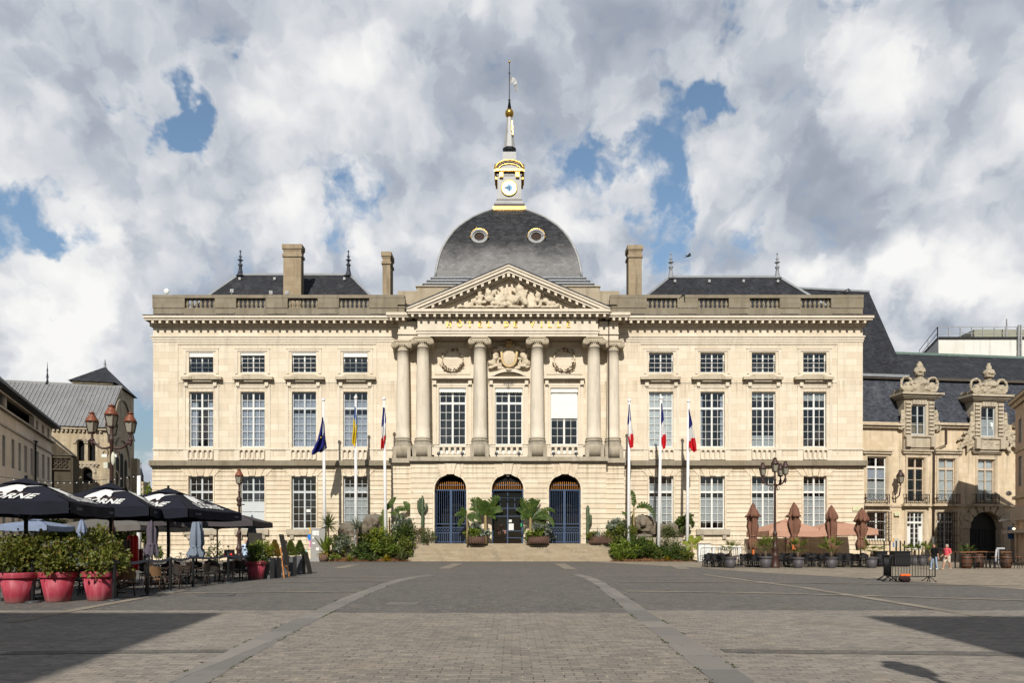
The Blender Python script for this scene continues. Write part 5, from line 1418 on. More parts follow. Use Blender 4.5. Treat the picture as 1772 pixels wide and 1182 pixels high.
for px0, px1, pz0, pz1, cx_, dy in ((1576,1601,701,751.5,1591,0), (1697,1722,705.5,756,1711,3.5)):      # two carved dormers
    v = -.35
    def u(p, vv=v): return U(p, vv)
    def z(q, vv=v): return Z(cx_, q+dy, vv)
    dm = MB(); H = (u(px0+1), u(px1+.5), z(752.5), z(701.5))
    dm.sheet((u(cx_-26), u(cx_+26)), (z(779), z(690)), [H], v, .35)
    dm.quad((u(cx_-26),v,z(779)),(u(cx_-26),v,z(690)),(u(cx_-26),3,z(690)),(u(cx_-26),3,z(779))); dm.quad((u(cx_+26),v,z(779)),(u(cx_+26),3,z(779)),(u(cx_+26),3,z(690)),(u(cx_+26),v,z(690)))
    for s in (-1, 1):       # banded pilasters
        for k in range(9): zz = z(751)+(z(693)-z(751))*k/9; dm.box(*sorted((u(cx_+s*15.5), u(cx_+s*24.5))), v-.14, v, zz, zz+.24)
    for k in range(5): dm.box(u(cx_-12+k*4.9), u(cx_-12+k*4.9+4.4), v-.1, v, z(700), z(692.5))
    dm.box(u(cx_-27), u(cx_+27), v-.25, v, z(757), z(753.5)); dm.box(u(cx_-25), u(cx_+25), v-.12, v, z(775), z(757.1))
    for s in (-1, 1): dm.box(*sorted((u(cx_+s*17), u(cx_+s*25))), v-.3, v, z(774), z(757.2))
    dm.box(u(cx_-36), u(cx_+36), v-.6, 2.6, z(684.5), z(681)); dm.box(u(cx_-33), u(cx_+33), v-.4, 2.6, z(688), z(684.6)); dm.box(u(cx_-30), u(cx_+30), v-.25, 2.6, z(690.5), z(688.1))
    do = dm.build('dormer', stone('dormer stone', (.50,.43,.33), None, .25, .7, .8), th)
    ow = window('window', (H[0],H[1],H[2],H[3]), v, 2, (3,), None, 'greyfr', .1, do, .18, 'glassd', drape(0,.6,'awn',.02,0,.5) if dy else None)
    bk = MB(); bk.quad((H[0]-.2,v+.36,H[2]-.2),(H[1]+.2,v+.36,H[2]-.2),(H[1]+.2,v+.36,H[3]+.2),(H[0]-.2,v+.36,H[3]+.2)); bk.build('interior', M['room'], do)
    c = MB()        # carved crown of the dormer
    def cb(px, py, r, sc, rot=0): c.ball(Vector((U(px,-.3), -.3, Z(cx_,py+dy,-.3))), r, 10, 7, sc, Matrix.Rotation(rot,3,'Y'))
    c.box(u(cx_-28), u(cx_+28), v-.1, 1.5, z(681), z(672)); cb(cx_,672,1.0,(1.3,.5,.75)); cb(cx_-20,672,.6,(1,.5,1)); cb(cx_+20,672,.6,(1,.5,1))
    for s in (-1, 1):
        N = 18; pts = [(U(cx_+s*21,-.45)+s*(.75-.62*j/N)*cos(-1.2+j*.42), -.45, Z(cx_,664+dy,-.4)+(.85-.7*j/N)*sin(-1.2+j*.42)) for j in range(N)]
        c.path(pts, [.13]*N, 6)
        pts = [(U(cx_+s*9,-.6)+s*(.42-.35*j/N)*cos(.4+j*.42), -.6, Z(cx_,669+dy,-.4)+(.4-.33*j/N)*sin(.4+j*.42)) for j in range(N)]; c.path(pts, [.1]*N, 6)
        for py, r in ((714,.28),(720,.25),(727,.3),(733,.35),(739,.3)): cb(cx_+s*29,py,r,(.8,.5,1))
        for j, (ox, oy, rr) in enumerate(((27,728,.5),(30,738,.55),(34,747,.55),(39,756,.6),(45,764,.6),(27,757,.45),(31,766,.45)) if dy else ((28,716,.34),(29,729,.42),(33,739,.45))):
            N = 15; x0, z0 = U(cx_+s*ox,-.25), Z(cx_,oy+dy,-.25); ph = 2.4-j*.5
            c.path([(x0+s*rr*(1-.8*q/N)*cos(ph+q*.45), -.28-.04*(j%2), z0+rr*(1-.8*q/N)*sin(ph+q*.45)) for q in range(N)], [.13-.004*q for q in range(N)], 6)
            if dy:
                for q in range(4): cb(cx_+s*(ox+2.5*q-2), oy+3+2.2*q, .2, (1.7,.5,.6), s*(.9+.2*q))
        cb(cx_+s*21,766,.36,(.8,.6,1.6)); cb(cx_+s*21,759,.28,(1.1,.8,.7))
    if dy:
        for j in range(16): cb(cx_-20+j*2.7, 762+3*sin(j*1.7), .36, (1.2,.6,.8), j)
    for r, py in ((.85,664),(.55,659),(.34,656),(.30,652),(.5,648),(.62,643),(.5,640)): cb(cx_,py,r,(1,.8,.6))
    for k in range(6): cb(cx_-5+k*2, 641+2*(k%2), .22, (1,1,1))
    cb(cx_,635,.30,(1,.9,1.7)); cb(cx_,630,.2,(1,.9,1.3))
    mesh_of(lumps(c, .05, .07, 3.6), 'carved_crown', M['capst'], do)
m = MB(); v = -.25     # drainpipe from the gutter
def pt(px, py): return Vector((U(px,v), v, Z(px,py,v)))
m.path([pt(1638,741), pt(1638,769), pt(1617,778), pt(1615.5,930)], .07, 8); m.build('drainpipe', M['grille'], th)
m = MB(); m.path([pt(1615.5,929), pt(1615.5,974)], .075, 8); m.build('pipe_guard', M['awn'], th)

# ---- flat roofed white block behind the town house
Yw = 92
wb = thing('flat_roof_building', 'white flat roofed modern block showing above the slate ridge', 'building', (wx(1700,Yw), Yw, 0))
x0, x1 = wx(1624,Yw), wx(1900,Yw); zt = wz(585,Yw); m = MB(True)
xs = wx(1588,Yw+11); ys = Yw+11; zt2 = zt
A, B, C_, D_ = (x0,Yw), (x1,Yw), (x1+2,Yw+18), (xs,ys)
for p, q in ((A,B),(D_,A),(B,C_)): m.quad((p[0],p[1],0),(q[0],q[1],0),(q[0],q[1],zt),(p[0],p[1],zt))
m.build('wall', stone('white render', (.72,.71,.66), None, .05, .35, .2), wb)
m = MB(True)
m.poly([(A[0],A[1],zt),(B[0],B[1],zt),(C_[0],C_[1],zt),(D_[0],D_[1],zt)])
for p, q in ((A,B),(D_,A)): m.bar((p[0],p[1]-.05,zt),(q[0],q[1]-.05,zt),.22,.3)
m.build('roof_edge', paint('black roof edge', (.02,.02,.022), .6), wb)
m = MB(True); hr = 1.55
def rail(p, q, n):
    for k in range(n+1):
        x, y = p[0]+(q[0]-p[0])*k/n, p[1]+(q[1]-p[1])*k/n; m.bar((x,y,zt),(x,y,zt+hr),.09)
    for h in (hr*.45, hr): m.bar((p[0],p[1],zt+h),(q[0],q[1],zt+h),.07)
rail((x0,Yw+.2), (x1,Yw+.2), 14); rail((x0,Yw+.2), (xs+.3,ys), 2)
for px in (1762.5,1767): m.bar((wx(px,Yw-.3),Yw-.3,wz(622,Yw)),(wx(px,Yw-.3),Yw-.3,wz(564,Yw)),.16)
for k in range(14): z = wz(622,Yw)+k*.35; m.bar((wx(1762.5,Yw-.3),Yw-.3,z),(wx(1767,Yw-.3),Yw-.3,z),.06)
m.bar((wx(1742,Yw+2),Yw+2,zt),(wx(1742,Yw+2),Yw+2,wz(552,Yw+2)),.12); m.build('roof_railing', M['leadl'], wb)
m = MB(True); y = Yw+3; m.box(wx(1686,y), wx(1830,y), y, y+9, zt+.9, zt+2.1); ph = m.build('roof_plant', paint('green grey plant housing', (.30,.30,.23), .7, .2, 1, dirt=.5), wb)
m = MB(True)
for px in (1690,1710,1735,1760): m.box(wx(px,y), wx(px,y)+.3, y+.3, y+.6, zt, zt+.9)
m.box(wx(1684,y), wx(1830,y), y-.1, y+.02, zt+.82, zt+1.0); m.build('plant_leg', M['grille'], ph)

# ---- pinkish building at the right edge, seen along its wall
PA = Vector((.7375*58.5, 58.5, 0)); dirn = Vector((-.436,-.9,0)); A_ = math.atan2(-.9,-.436)
rb_ = thing('corner_building', 'pinkish rendered building with shop signs at the right edge', 'building', PA, A_)
m = MB()     # local x runs along the wall towards the viewer, local +y is to the inside
zE = 13.6; L = 16; Wd = -14     # inside is at local -y? rotate: local y = left of direction
sgn = 1
hs = [(1.2+2.6*i, 2.3+2.6*i, z0, z1) for i in range(6) for z0, z1 in ((6.4,8.9),(10.0,12.0))]
for (a, b, c, d_) in [(0,L,3.2,zE)]:
    xs_ = sorted({0,L}|{h[0] for h in hs}|{h[1] for h in hs}); zs_ = sorted({0,zE}|{h[2] for h in hs}|{h[3] for h in hs})
    for i in range(len(xs_)-1):
        for j in range(len(zs_)-1):
            cx, cz = (xs_[i]+xs_[i+1])/2, (zs_[j]+zs_[j+1])/2
            if any(h[0]<cx<h[1] and h[2]<cz<h[3] for h in hs): continue
            m.quad((xs_[i],0,zs_[j]),(xs_[i+1],0,zs_[j]),(xs_[i+1],0,zs_[j+1]),(xs_[i],0,zs_[j+1]))
    for h in hs:
        for p in ((h[0],),(h[1],)): m.quad((p[0],0,h[2]),(p[0],.25,h[2]),(p[0],.25,h[3]),(p[0],0,h[3]))
        m.quad((h[0],0,h[3]),(h[1],0,h[3]),(h[1],.25,h[3]),(h[0],.25,h[3]))
m.quad((0,0,0),(0,0,zE),(0,9,zE),(0,9,0)); m.quad((L,0,0),(L,9,0),(L,9,zE),(L,0,zE))
m.build('wall', stone('pink render', (.56,.43,.34), None, .06, .25, .3), rb_)
m = MB(); m.box(.02, L-.02, .25, 8.9, .1, zE-.05); m.build('interior', M['room'], rb_)
m = MB(); m.box(-.45, L+.45, -.45, 9, zE-.1, zE+.2); m.box(-.25, L+.25, -.25, 9, zE-.45, zE-.101); m.box(-.1, L+.1, -.22, 0, 5.35, 5.6); m.box(-.1,L+.1,-.1,0,9.3,9.5); m.build('cornice', M['oldtrim'], rb_)
m = MB(); m.quad((-.5,-.5,zE+.2),(L+.5,-.5,zE+.2),(L-2,4,zE+3),(2,4,zE+3)); m.poly([(-.5,-.5,zE+.2),(2,4,zE+3),(-.5,9,zE+.2)]); m.build('roof', M['slate'], rb_)
m = MB(); m.box(.2, 8, -.4, -.02, 3.5, 4.6); m.box(-.1, 8.2, -.9, -.02, 2.45, 2.7); m.box(.5, .8, -.5, -.2, 0, 2.45); m.build('shop_fascia', paint('grey shop fascia', (.36,.31,.27), .6), rb_)
m = MB()
for h in hs:
    m.bar((h[0],.14,h[2]),(h[0],.14,h[3]),.1); m.bar(((h[0]+h[1])/2,.14,h[2]),((h[0]+h[1])/2,.14,h[3]),.1); m.bar((h[0],.14,(h[2]+h[3])/2),(h[1],.14,(h[2]+h[3])/2),.06)
m.build('window', M['greyfr'], rb_)
# hang-out camera and lamps of the shop
m = MB(); c = Vector((.2,-.5,5.9)); m.ball(c, .22, 8, 6); c = Vector((.0,-.9,3.55)); m.tube(c+Vector((-.3,-.2,0)), c+Vector((.15,.4,.1)), .09); m.build('camera', M['white'], rb_)

# ---- pale modern building at the left edge
LA = Vector((wx(89,72), 72, 0)); la = math.atan2(1,-.45)
U2, Z2 = pmap(LA, la)      # u < 0 runs towards the viewer
lb = thing('apartment_building', 'pale modern apartment building with slit windows and top floor loggia', 'building', LA, la)
LW = []
for a, b, q0, q1 in ((4,9,754,807),(20,25,761,811),(32,36,767,815),(42,47,772,818),(53,57,777,823),(63,67,782,826),(73,77,787,829),(82,86,791.5,832)):
    LW.append((U2(a), U2(b), Z2((a+b)/2,q1), Z2((a+b)/2,q0)))
LW2 = [(h[0], h[1], h[2]-6.5 if False else max(.5,h[2]-5.6), h[2]-1.9) for h in LW]
LT = [(U2(62.5), U2(66.5), Z2(64,747), Z2(64,729)), (U2(72.5),U2(76.5),Z2(74,753),Z2(74,736)), (U2(82),U2(85.5),Z2(84,758),Z2(84,742))]
LOG = (U2(-30), U2(59), Z2(30,729), Z2(30,698)+.6)
zl0 = Z2(60,744); zE2 = Z2(89,741)+.0
m = MB(); Lw = -30
hsL = LW+LW2+LT
def gsheet(m, X, Zr, holes, depth):
    m.sheet(X, Zr, holes, 0, depth)
LOG = (Lw+1, U2(59), Z2(88.5,764), zE2-.12)
gsheet(m, (Lw,0), (0,zE2), hsL+[LOG], .4)
m.quad((0,0,0),(0,14,0),(0,14,zE2),(0,0,zE2))
m.build('wall', stone('pale rendered stone', (.74,.66,.57), (3.2,1.6), .06, .25, .3, mortar=.93), lb)
m = MB(); m.box(Lw,-.4,1.2,13.5,.1,LOG[2]-.3); m.box(LOG[1]+.3,-.4,1.2,13.5,LOG[2]-.3,zE2-.1); m.box(Lw,LOG[1]+.3,3.2,13.5,LOG[2]-.3,zE2-.1); m.build('interior', M['room'], lb)
m = MB(); m.box(Lw,.3,-.35,.0,LOG[2]-.16,LOG[2]-.02); m.box(Lw,.2,-.14,0,LOG[2]-1.35,LOG[2]-1.2); m.box(Lw, LOG[1], 0.05, 3.2, LOG[2]-.28, LOG[2]-.06)
for px in (11.5,-12): x = U2(px); m.lathe([(.30,LOG[2]),(.30,LOG[3])], (x,.3,0), 14)
m.build('ledge', stone('pale ledge', (.5,.45,.39), None, .06, .3, .3), lb)
m = MB(); m.box(Lw,.4,-.8,14,zE2,zE2+.22); m.build('eave', paint('dark eave', (.03,.032,.036), .6), lb)
m = MB(); xr = U2(51,-.6); zrr = zE2+.22
m.quad((Lw,-.6,zrr),(xr,-.6,zrr),(xr-1.6,3.2,zrr+4.0),(Lw,3.2,zrr+4.0)); m.poly([(xr,-.6,zrr),(xr,8,zrr),(xr-1.6,3.2,zrr+4.0)]); m.build('roof', slate('grey roof tiles', (.13,.12,.115), .3, .25, .2), lb)
m = MB()
for h in LW+LW2+LT:
    m.quad((h[0],.33,h[2]),(h[1],.33,h[2]),(h[1],.33,h[3]),(h[0],.33,h[3]))
for px0, px1 in ((-8,4),(17,31)): x0, x1 = U2(px0,.8), U2(px1,.8); m.quad((x0,3.1,LOG[2]),(x1,3.1,LOG[2]),(x1,3.1,LOG[3]-.5),(x0,3.1,LOG[3]-.5))
m.build('window', M['glassd'], lb)
m = MB(); x = U2(61,-.12); m.tube((x,-.14,0),(x,-.14,Z2(61,767)),.09); m.lathe([(.09,Z2(61,770)),(.2,Z2(61,767)),(.2,Z2(61,764.5))],(x,-.14,0),8); m.build('drainpipe', M['iron'], lb)

# ---- church
CA = Vector((wx(186,100), 100, 0)); ca2 = R(14)
U3, Z3 = pmap(CA, ca2)
ch = thing('church', 'old stone church with ribbed lead roof and squat pyramid tower', 'church', CA, ca2)
zEv = Z3(186,741); vR = 6.6; uN = -34
Rg = Z3(205,669.5,vR); hs = []
m = MB()
cwin = [((U3(133)+U3(146))/2, (U3(146)-U3(133))/2, Z3(140,762)-(U3(146)-U3(133))/2, Z3(140,798)), ((U3(152)+U3(165))/2, (U3(165)-U3(152))/2, Z3(158,762)-(U3(165)-U3(152))/2, Z3(158,798))]
lowin = [((U3(141)+U3(160))/2, (U3(160)-U3(141))/2, Z3(150,810)-(U3(160)-U3(141))/2, Z3(150,836))]
def arch_wall(m, x0, x1, z0, z1, arcs, depth):
    """sheet with round-headed windows that start above z0"""
    left = x0; N = 12
    for cx, r, zc, zb_ in arcs:
        m.quad((left,0,z0),(cx-r,0,z0),(cx-r,0,z1),(left,0,z1)); m.quad((cx-r,0,z0),(cx+r,0,z0),(cx+r,0,zb_),(cx-r,0,zb_))
        for k in range(N):
            t0, t1 = pi-pi*k/N, pi-pi*(k+1)/N; p, q = (cx+r*cos(t0), zc+r*sin(t0)), (cx+r*cos(t1), zc+r*sin(t1))
            m.quad((p[0],0,p[1]),(q[0],0,q[1]),(q[0],0,z1),(p[0],0,z1)); m.quad((p[0],0,p[1]),(p[0],depth,p[1]),(q[0],depth,q[1]),(q[0],0,q[1]))
        for s in (-1, 1): m.quad((cx+s*r,0,zb_),(cx+s*r,0,zc),(cx+s*r,depth,zc),(cx+s*r,depth,zb_))
        m.quad((cx-r,0,zb_),(cx+r,0,zb_),(cx+r,depth,zb_),(cx-r,depth,zb_)); left = cx+r
    m.quad((left,0,z0),(x1,0,z0),(x1,0,z1),(left,0,z1))
zm = Z3(150,803)
arch_wall(m, uN, 0, zm, zEv, cwin, .8); arch_wall(m, uN, 0, 0, zm, lowin, .8)
Wc = 2*vR
m.poly([(0,0,0),(0,Wc,0),(0,Wc,zEv),(0,vR,Rg),(0,0,zEv)])
m.box(-.9,.35,-.35,.0,0,zEv-3.0); m.box(0,.7,-.35,1.2,0,zEv-2.2); m.box(0,.8,Wc-1.2,Wc+.3,0,zEv-3); m.box(0,.5,vR-.5,vR+.5,0,5)
m.build('wall', M['church'], ch)
m = MB()
for cx, r, zc, zb_ in cwin+lowin:
    for k in range(14):
        t0, t1 = pi*k/14, pi*(k+1)/14
        m.prism([(cx+a*cos(q), zc+a*sin(q)) for a, q in ((r+.12,t0),(r+.5,t0),(r+.5,t1),(r+.12,t1))], -.14, 0)
for k in range(int(-uN/.55)): m.box(uN+k*.55, uN+k*.55+.3, -.28, 0, zEv-.75, zEv-.4)
m.box(uN, .1, -.4, 0, zEv-.4, zEv); m.box(uN,0,-.22,0,zm-.1,zm+.15)
for k in range(24): m.box(-13+k*.5, -12.75+k*.5, -.2, 0, zm-.4, zm-.101)
# arches and rose on the gable wall
for (vc, zc, r, w_) in ((vR+.4, zEv+1.8, 3.6, .4),(vR, zEv-4.6, 3.7, .5),(3.4,zEv-7.2,1.1,.3),(9.6,zEv-7.2,1.1,.3),(5.2,zEv-15,1.6,.3),(9.0,zEv-15,1.6,.3)):
    N = 20
    for k in range(N):
        t0, t1 = (pi if r > 1.7 else 2*pi)*k/N, (pi if r > 1.7 else 2*pi)*(k+1)/N
        m.prism([(vc+a*cos(q), zc+a*sin(q)) for a, q in ((r,t0),(r+w_,t0),(r+w_,t1),(r,t1))], 0, .22, 'x')
m.build('stone_trim', stone('church trim', (.45,.38,.28), None, .25, .8, .7), ch)
m = MB()
for cx, r, zc, zb_ in cwin+lowin: m.quad((cx-r-.1,.75,zb_-.1),(cx+r+.1,.75,zb_-.1),(cx+r+.1,.75,zc+r+.1),(cx-r-.1,.75,zc+r+.1))
for vc, w_, z0, z1 in ((4.6,1.3,zEv-9.2,zEv-3.6),(6.6,1.4,zEv-9.2,zEv-2.8),(8.6,1.3,zEv-9.2,zEv-3.6),(5.2,2.2,zEv-16.2,zEv-13.9),(9.0,2.2,zEv-16.2,zEv-13.9)):
    m.poly([(.05,vc-w_/2,z0),(.05,vc+w_/2,z0),(.05,vc+w_/2,z1-.4),(.05,vc,z1),(.05,vc-w_/2,z1-.4)])
m.build('window', M['room'], ch)
m = MB(); m.quad((uN,-.6,zEv),(0,-.6,zEv),(0,vR,Rg),(uN,vR,Rg)); m.quad((uN,Wc+.6,zEv),(uN,vR,Rg),(0,vR,Rg),(0,Wc+.6,zEv))
rf = m.build('roof', M['zincroof'], ch)
m = MB(); 
for k in range(60): x = uN+(-uN)*(k+.5)/60; m.bar((x,-.6,zEv+.03),(x,vR,Rg+.03),.13,.13)
m.bar((uN,vR,Rg),(0.1,vR,Rg),.35,.3); m.build('roof_rib', paint('pale lead roll', (.25,.25,.25), .5, .3, .6, dirt=.5), rf)
m = MB(); x = U3(82,vR); m.lathe([(.3,Rg-.2),(.1,Rg+.6),(.18,Rg+.9),(.07,Rg+1.7),(.12,Rg+1.9),(.05,Rg+2.4),(.02,Rg+3.2)], (x,vR,0), 8); m.build('finial', M['slateb'], rf)
m = MB(); v0, v1 = vR, vR+11; x0, x1 = U3(127,v0+.2), U3(196,v0+.2); zb_ = Z3(150,672,v0); zt = Z3(150,661,v0)
m.box(x0,x1,v0-.1,v1,zb_-6,zt)
for k in range(26): m.box(x0+(x1-x0)*k/26, x0+(x1-x0)*k/26+.22, v0-.3, v0-.1, zt-.3, zt)
tw = m.build('tower', M['church'], ch)
m = MB(); cxm, cym = (x0+x1)/2, (v0+v1)/2; zp = Z3(171,634.5,cym)
for a, b in (((x0-.5,v0-.6),(x1+.5,v0-.6)),((x1+.5,v0-.6),(x1+.5,v1+.5)),((x1+.5,v1+.5),(x0-.5,v1+.5)),((x0-.5,v1+.5),(x0-.5,v0-.6))): m.add([(a[0],a[1],zt),(b[0],b[1],zt),(cxm,cym,zp)], [(0,1,2)])
tr = m.build('tower_roof', M['slate'], tw)
m = MB(); m.lathe([(.5,zp-.6),(.15,zp+.1),(.2,zp+.4),(.05,zp+1.2)], (cxm,cym,0), 8); m.build('finial', M['lead'], tr)
# gabled porch in front of the church, its shade put into the stone colour
pch = thing('church_porch', 'shade-coloured gabled stone porch with tracery frieze in front of the church', 'porch', W(110,940,93)*Vector((1,1,0)) if False else (wx(111,93),93,0), ca2)
m = MB(); a, b = -2.6, 2.2; ze = wz(787,93); zp = wz(753,93)
m.box(-6,.8,.3,2.2,0,ze); m.poly([(-6,.1,ze),(.8,.1,ze),(-2.4,.1,zp)])
m.box(.8,1.1,-.1,2.2,0,ze-.4); m.box(-1.7,-1.45,-.1,.3,0,ze-.2)
for k in range(11): 
    N = 8; cx = -5.4+k*.55
    m.path([(cx+.2*cos(2*pi*q/N),.2,ze-.9+.24*sin(2*pi*q/N)) for q in range(N+1)], .06, 4)
    m.path([(cx+.2*cos(2*pi*q/N),.2,ze-1.5+.24*sin(2*pi*q/N)) for q in range(N+1)], .06, 4)
m.box(-6,.8,.05,.3,ze-.5,ze-.3); m.box(-6,.8,.05,.3,ze-2.1,ze-1.9)
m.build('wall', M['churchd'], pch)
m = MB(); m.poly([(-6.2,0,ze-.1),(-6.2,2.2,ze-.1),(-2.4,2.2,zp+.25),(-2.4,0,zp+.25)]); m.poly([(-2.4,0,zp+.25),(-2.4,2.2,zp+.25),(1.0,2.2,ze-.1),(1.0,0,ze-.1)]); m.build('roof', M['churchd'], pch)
m = MB(); N = 12; m.add([(-2.4+2.0*cos(pi*k/N), .26, 1.5+2.4*sin(pi*k/N)) for k in range(N+1)]+[(-2,.28,0),(2,.28,0)], [tuple(range(N+1))+(N+1,N+2)] if False else [tuple(range(N+1))]); m.build('doorway', M['room'], pch)
# far church spire
fs = thing('distant_spire', 'small distant church tower with a thin dark spire', 'church tower', (wx(240,220),220,0))
m = MB(True); Y = 220; m.box(wx(232,Y), wx(248,Y), Y, Y+3, 0, wz(836,Y)); m.box(wx(231,Y), wx(249,Y), Y-.3, Y+3.3, wz(838,Y), wz(834,Y)); m.build('tower', M['church'], fs)
m = MB(True); m.lathe([(.9,wz(834,Y)),(.75,wz(826,Y)),(.9,wz(825,Y)),(0,wz(806,Y))], (wx(239.5,Y),Y+1.5,0), 8); m.bar((wx(239.5,Y),Y+1.5,wz(808,Y)),(wx(239.5,Y),Y+1.5,wz(799,Y)),.14); m.bar((wx(238,Y),Y+1.5,wz(801.5,Y)),(wx(241,Y),Y+1.5,wz(801.5,Y)),.12); m.build('spire', M['slateb'], fs)

# ---- the two houses at the mouth of the street behind the viewer, whose shadows lie on the square
te = math.tan(EL); Hh = 17.0; Ls = Hh/te
for nm, lab, cx, cy, dx, dy, s in (('street_house','tall rendered street house left behind the viewer', -6.75, 16.0, .137, -1, -1), ('street_house','tall rendered street house right behind the viewer', 7.85, 15.3, -.084, -1, 1)):
    px_, py_ = cx-sin(AZ)*Ls, cy-cos(AZ)*Ls
    o = thing(nm, lab, 'house', (px_, py_, 0)); L = sqrt(dx*dx+dy*dy); dx, dy = dx/L, dy/L; m = MB()
    f = [(0,0),(dx*22,dy*22),(dx*22+s*16,dy*22),(s*26,.0+(.25 if s < 0 else -.3))]
    if s > 0: f = f[::-1]
    m.prism(f, 0, Hh, 'z'); m.build('wall', M['oldwall'], o)
    m = MB(); m.prism([(x*1.005, y*1.0) for x, y in f], Hh-.02, Hh+.01, 'z'); m.build('roof', M['slate'], o)
    m = MB()
    for k in range(5):
        for j in range(4): m.box(*sorted((s*(2.5+k*3.5), s*(4+k*3.5))), .02, .32, 1+j*4, 3.6+j*4)
    m.build('window', M['glassd'], o)
# ================================================================== STREET FURNITURE
RND = random.Random(11)
def P2(px, Y, z=0.0): return Vector((wx(px, Y), Y, z))

# ---- lamps
LGLASS = cloth('frosted lantern glass', (.55,.52,.42), .3, .6)
def lantern(parent, c, s=1.0, cap='copper'):
    """four-sided lantern standing on c"""
    c = Vector(c); m = MB()
    lo, hi, h = .105*s, .165*s, .44*s
    for k in range(4):
        a, b = pi/4+k*pi/2, pi/4+(k+1)*pi/2
        p0, p1 = c+Vector((lo*1.414*cos(a), lo*1.414*sin(a), 0)), c+Vector((hi*1.414*cos(a), hi*1.414*sin(a), h))
        q0, q1 = c+Vector((lo*1.414*cos(b), lo*1.414*sin(b), 0)), c+Vector((hi*1.414*cos(b), hi*1.414*sin(b), h))
        m.bar(p0, p1, .035*s); m.bar(p0, q0, .035*s); m.bar(p1, q1, .045*s)
    m.lathe([(.03*s,-.22*s),(.06*s,-.16*s),(.03*s,-.1*s),(lo*1.2,-.01),(lo*1.2,.01)], c, 8)
    L = m.build('lantern', M['brownmetal'], parent)
    g = MB(); g.lathe([(lo*1.36,.005),(hi*1.36,h)], c, 4, False, pi/4); g.build('lantern_glass', LGLASS, L)
    r = MB(); r.lathe([(hi*1.5,h),(hi*1.55,h+.03*s),(hi*1.15,h+.16*s),(.13*s,h+.24*s),(.14*s,h+.28*s),(.09*s,h+.29*s),(.09*s,h+.34*s),(.15*s,h+.36*s),(.05*s,h+.40*s),(0,h+.46*s)], c, 8, True, pi/4)
    r.build('lantern_cap', M[cap], L)
    b = MB(); b.lathe([(.03*s,.02),(.05*s,.12*s),(.05*s,.2*s),(0,.26*s)], c, 8); b.build('bulb', M['white'], L)
def post(parent, H, k=1.0):
    m = MB()
    m.lathe([(.36*k,0),(.36*k,.12),(.30*k,.2),(.28*k,.75),(.31*k,.8),(.24*k,.9),(.21*k,1.15),(.25*k,1.2),(.29*k,1.28),(.25*k,1.36),(.16*k,1.5),(.15*k,2.15),(.18*k,2.2),(.18*k,2.28),(.12*k,2.36),(.10*k,2.5),(.075*k,H-.55),(.11*k,H-.5),(.11*k,H-.42),(.07*k,H-.38),(.06*k,H)], n=14)
    return m.build('post', M['brownmetal'], parent)
def cluster_lamp(label, loc, H, arms, rz, cap, drop=.0):
    t = thing('street_lamp', label, 'street lamp', loc, rz, 'brown iron lamps of the square'); post(t, H-1.0, .85)
    z0 = H-1.75
    for a in arms:
        m = MB(); d = Vector((cos(a), sin(a), 0)); L = .78
        pts = [Vector((0,0,z0-.05))+d*.08]+[Vector((0,0,z0))+d*(L*t_)+Vector((0,0,.16*sin(-pi*t_*.9)+.30*t_*t_)) for t_ in (.15,.3,.5,.7,.85,1)]
        m.path(pts, [.055,.05,.05,.045,.045,.05,.07], 8)
        e = pts[-1]; m.ball(e, .10, 8, 6); m.tube(e, e+Vector((0,0,.16)), .05); m.lathe([(0,-.28),(.05,-.2),(.08,-.1),(.05,0)], e, 8)
        N = 12; sp = [Vector((0,0,z0-.28))+d*(.26+.15*cos(q*.55+2)*(1-q/16))+Vector((0,0,.18*sin(q*.55+2)*(1-q/16))) for q in range(N)]
        m.path(sp, .022, 5)
        m.build('arm', M['brownmetal'], t); lantern(t, e+Vector((0,0,.32)), 1.0, cap)
    lantern(t, (0,0,H-.95+.02), 1.08, cap)
    return t
lampR = cluster_lamp('four lantern brown iron street lamp among the black café chairs', P2(1341,45), wz(792,45), (pi*.97, -1.0, .75), 0, 'brownmetal')
lampL = cluster_lamp('brown street lamp with orange lantern caps behind the black parasols', P2(193,28.5), wz(700,28.5), (pi*1.02, .02, R(120)), 0, 'copper')
m = MB(); m.box(.10,.30,-.16,-.10,5.22,5.34); m.box(-.32,-.10,-.16,-.10,5.22,5.34)
m.build('router_box', M['white'], lampL)
m = MB(); m.ball((.16,-.15,5.15), .15, 10, 7, (.6,.5,1.9)); m.box(-.22,-.05,-.2,-.05,4.75,5.0); m.build('loudspeaker', paint('cream loudspeaker', (.55,.55,.45)), lampL)
t = thing('street_lamp', 'slim single lantern street lamp in front of the left wing', 'street lamp', P2(414,42), 0, 'brown iron lamps of the square')
Hs = wz(812,42); post(t, Hs-.95, .72); lantern(t, (0,0,Hs-.9), 1.05, 'copper')
m = MB(); m.lathe([(.10,3.9),(.16,4.0),(.10,4.1),(.17,4.25),(.17,4.4),(.09,4.5)], n=10); m.box(.1,.32,-.05,.05,3.98,4.04); m.build('collar', M['brownmetal'], t)
o = dup(t, (4.55, 3.1, 0), .3, 'slim single lantern street lamp just outside the right edge, casting its shadow on the foreground')
o.scale = (1,1,.80)

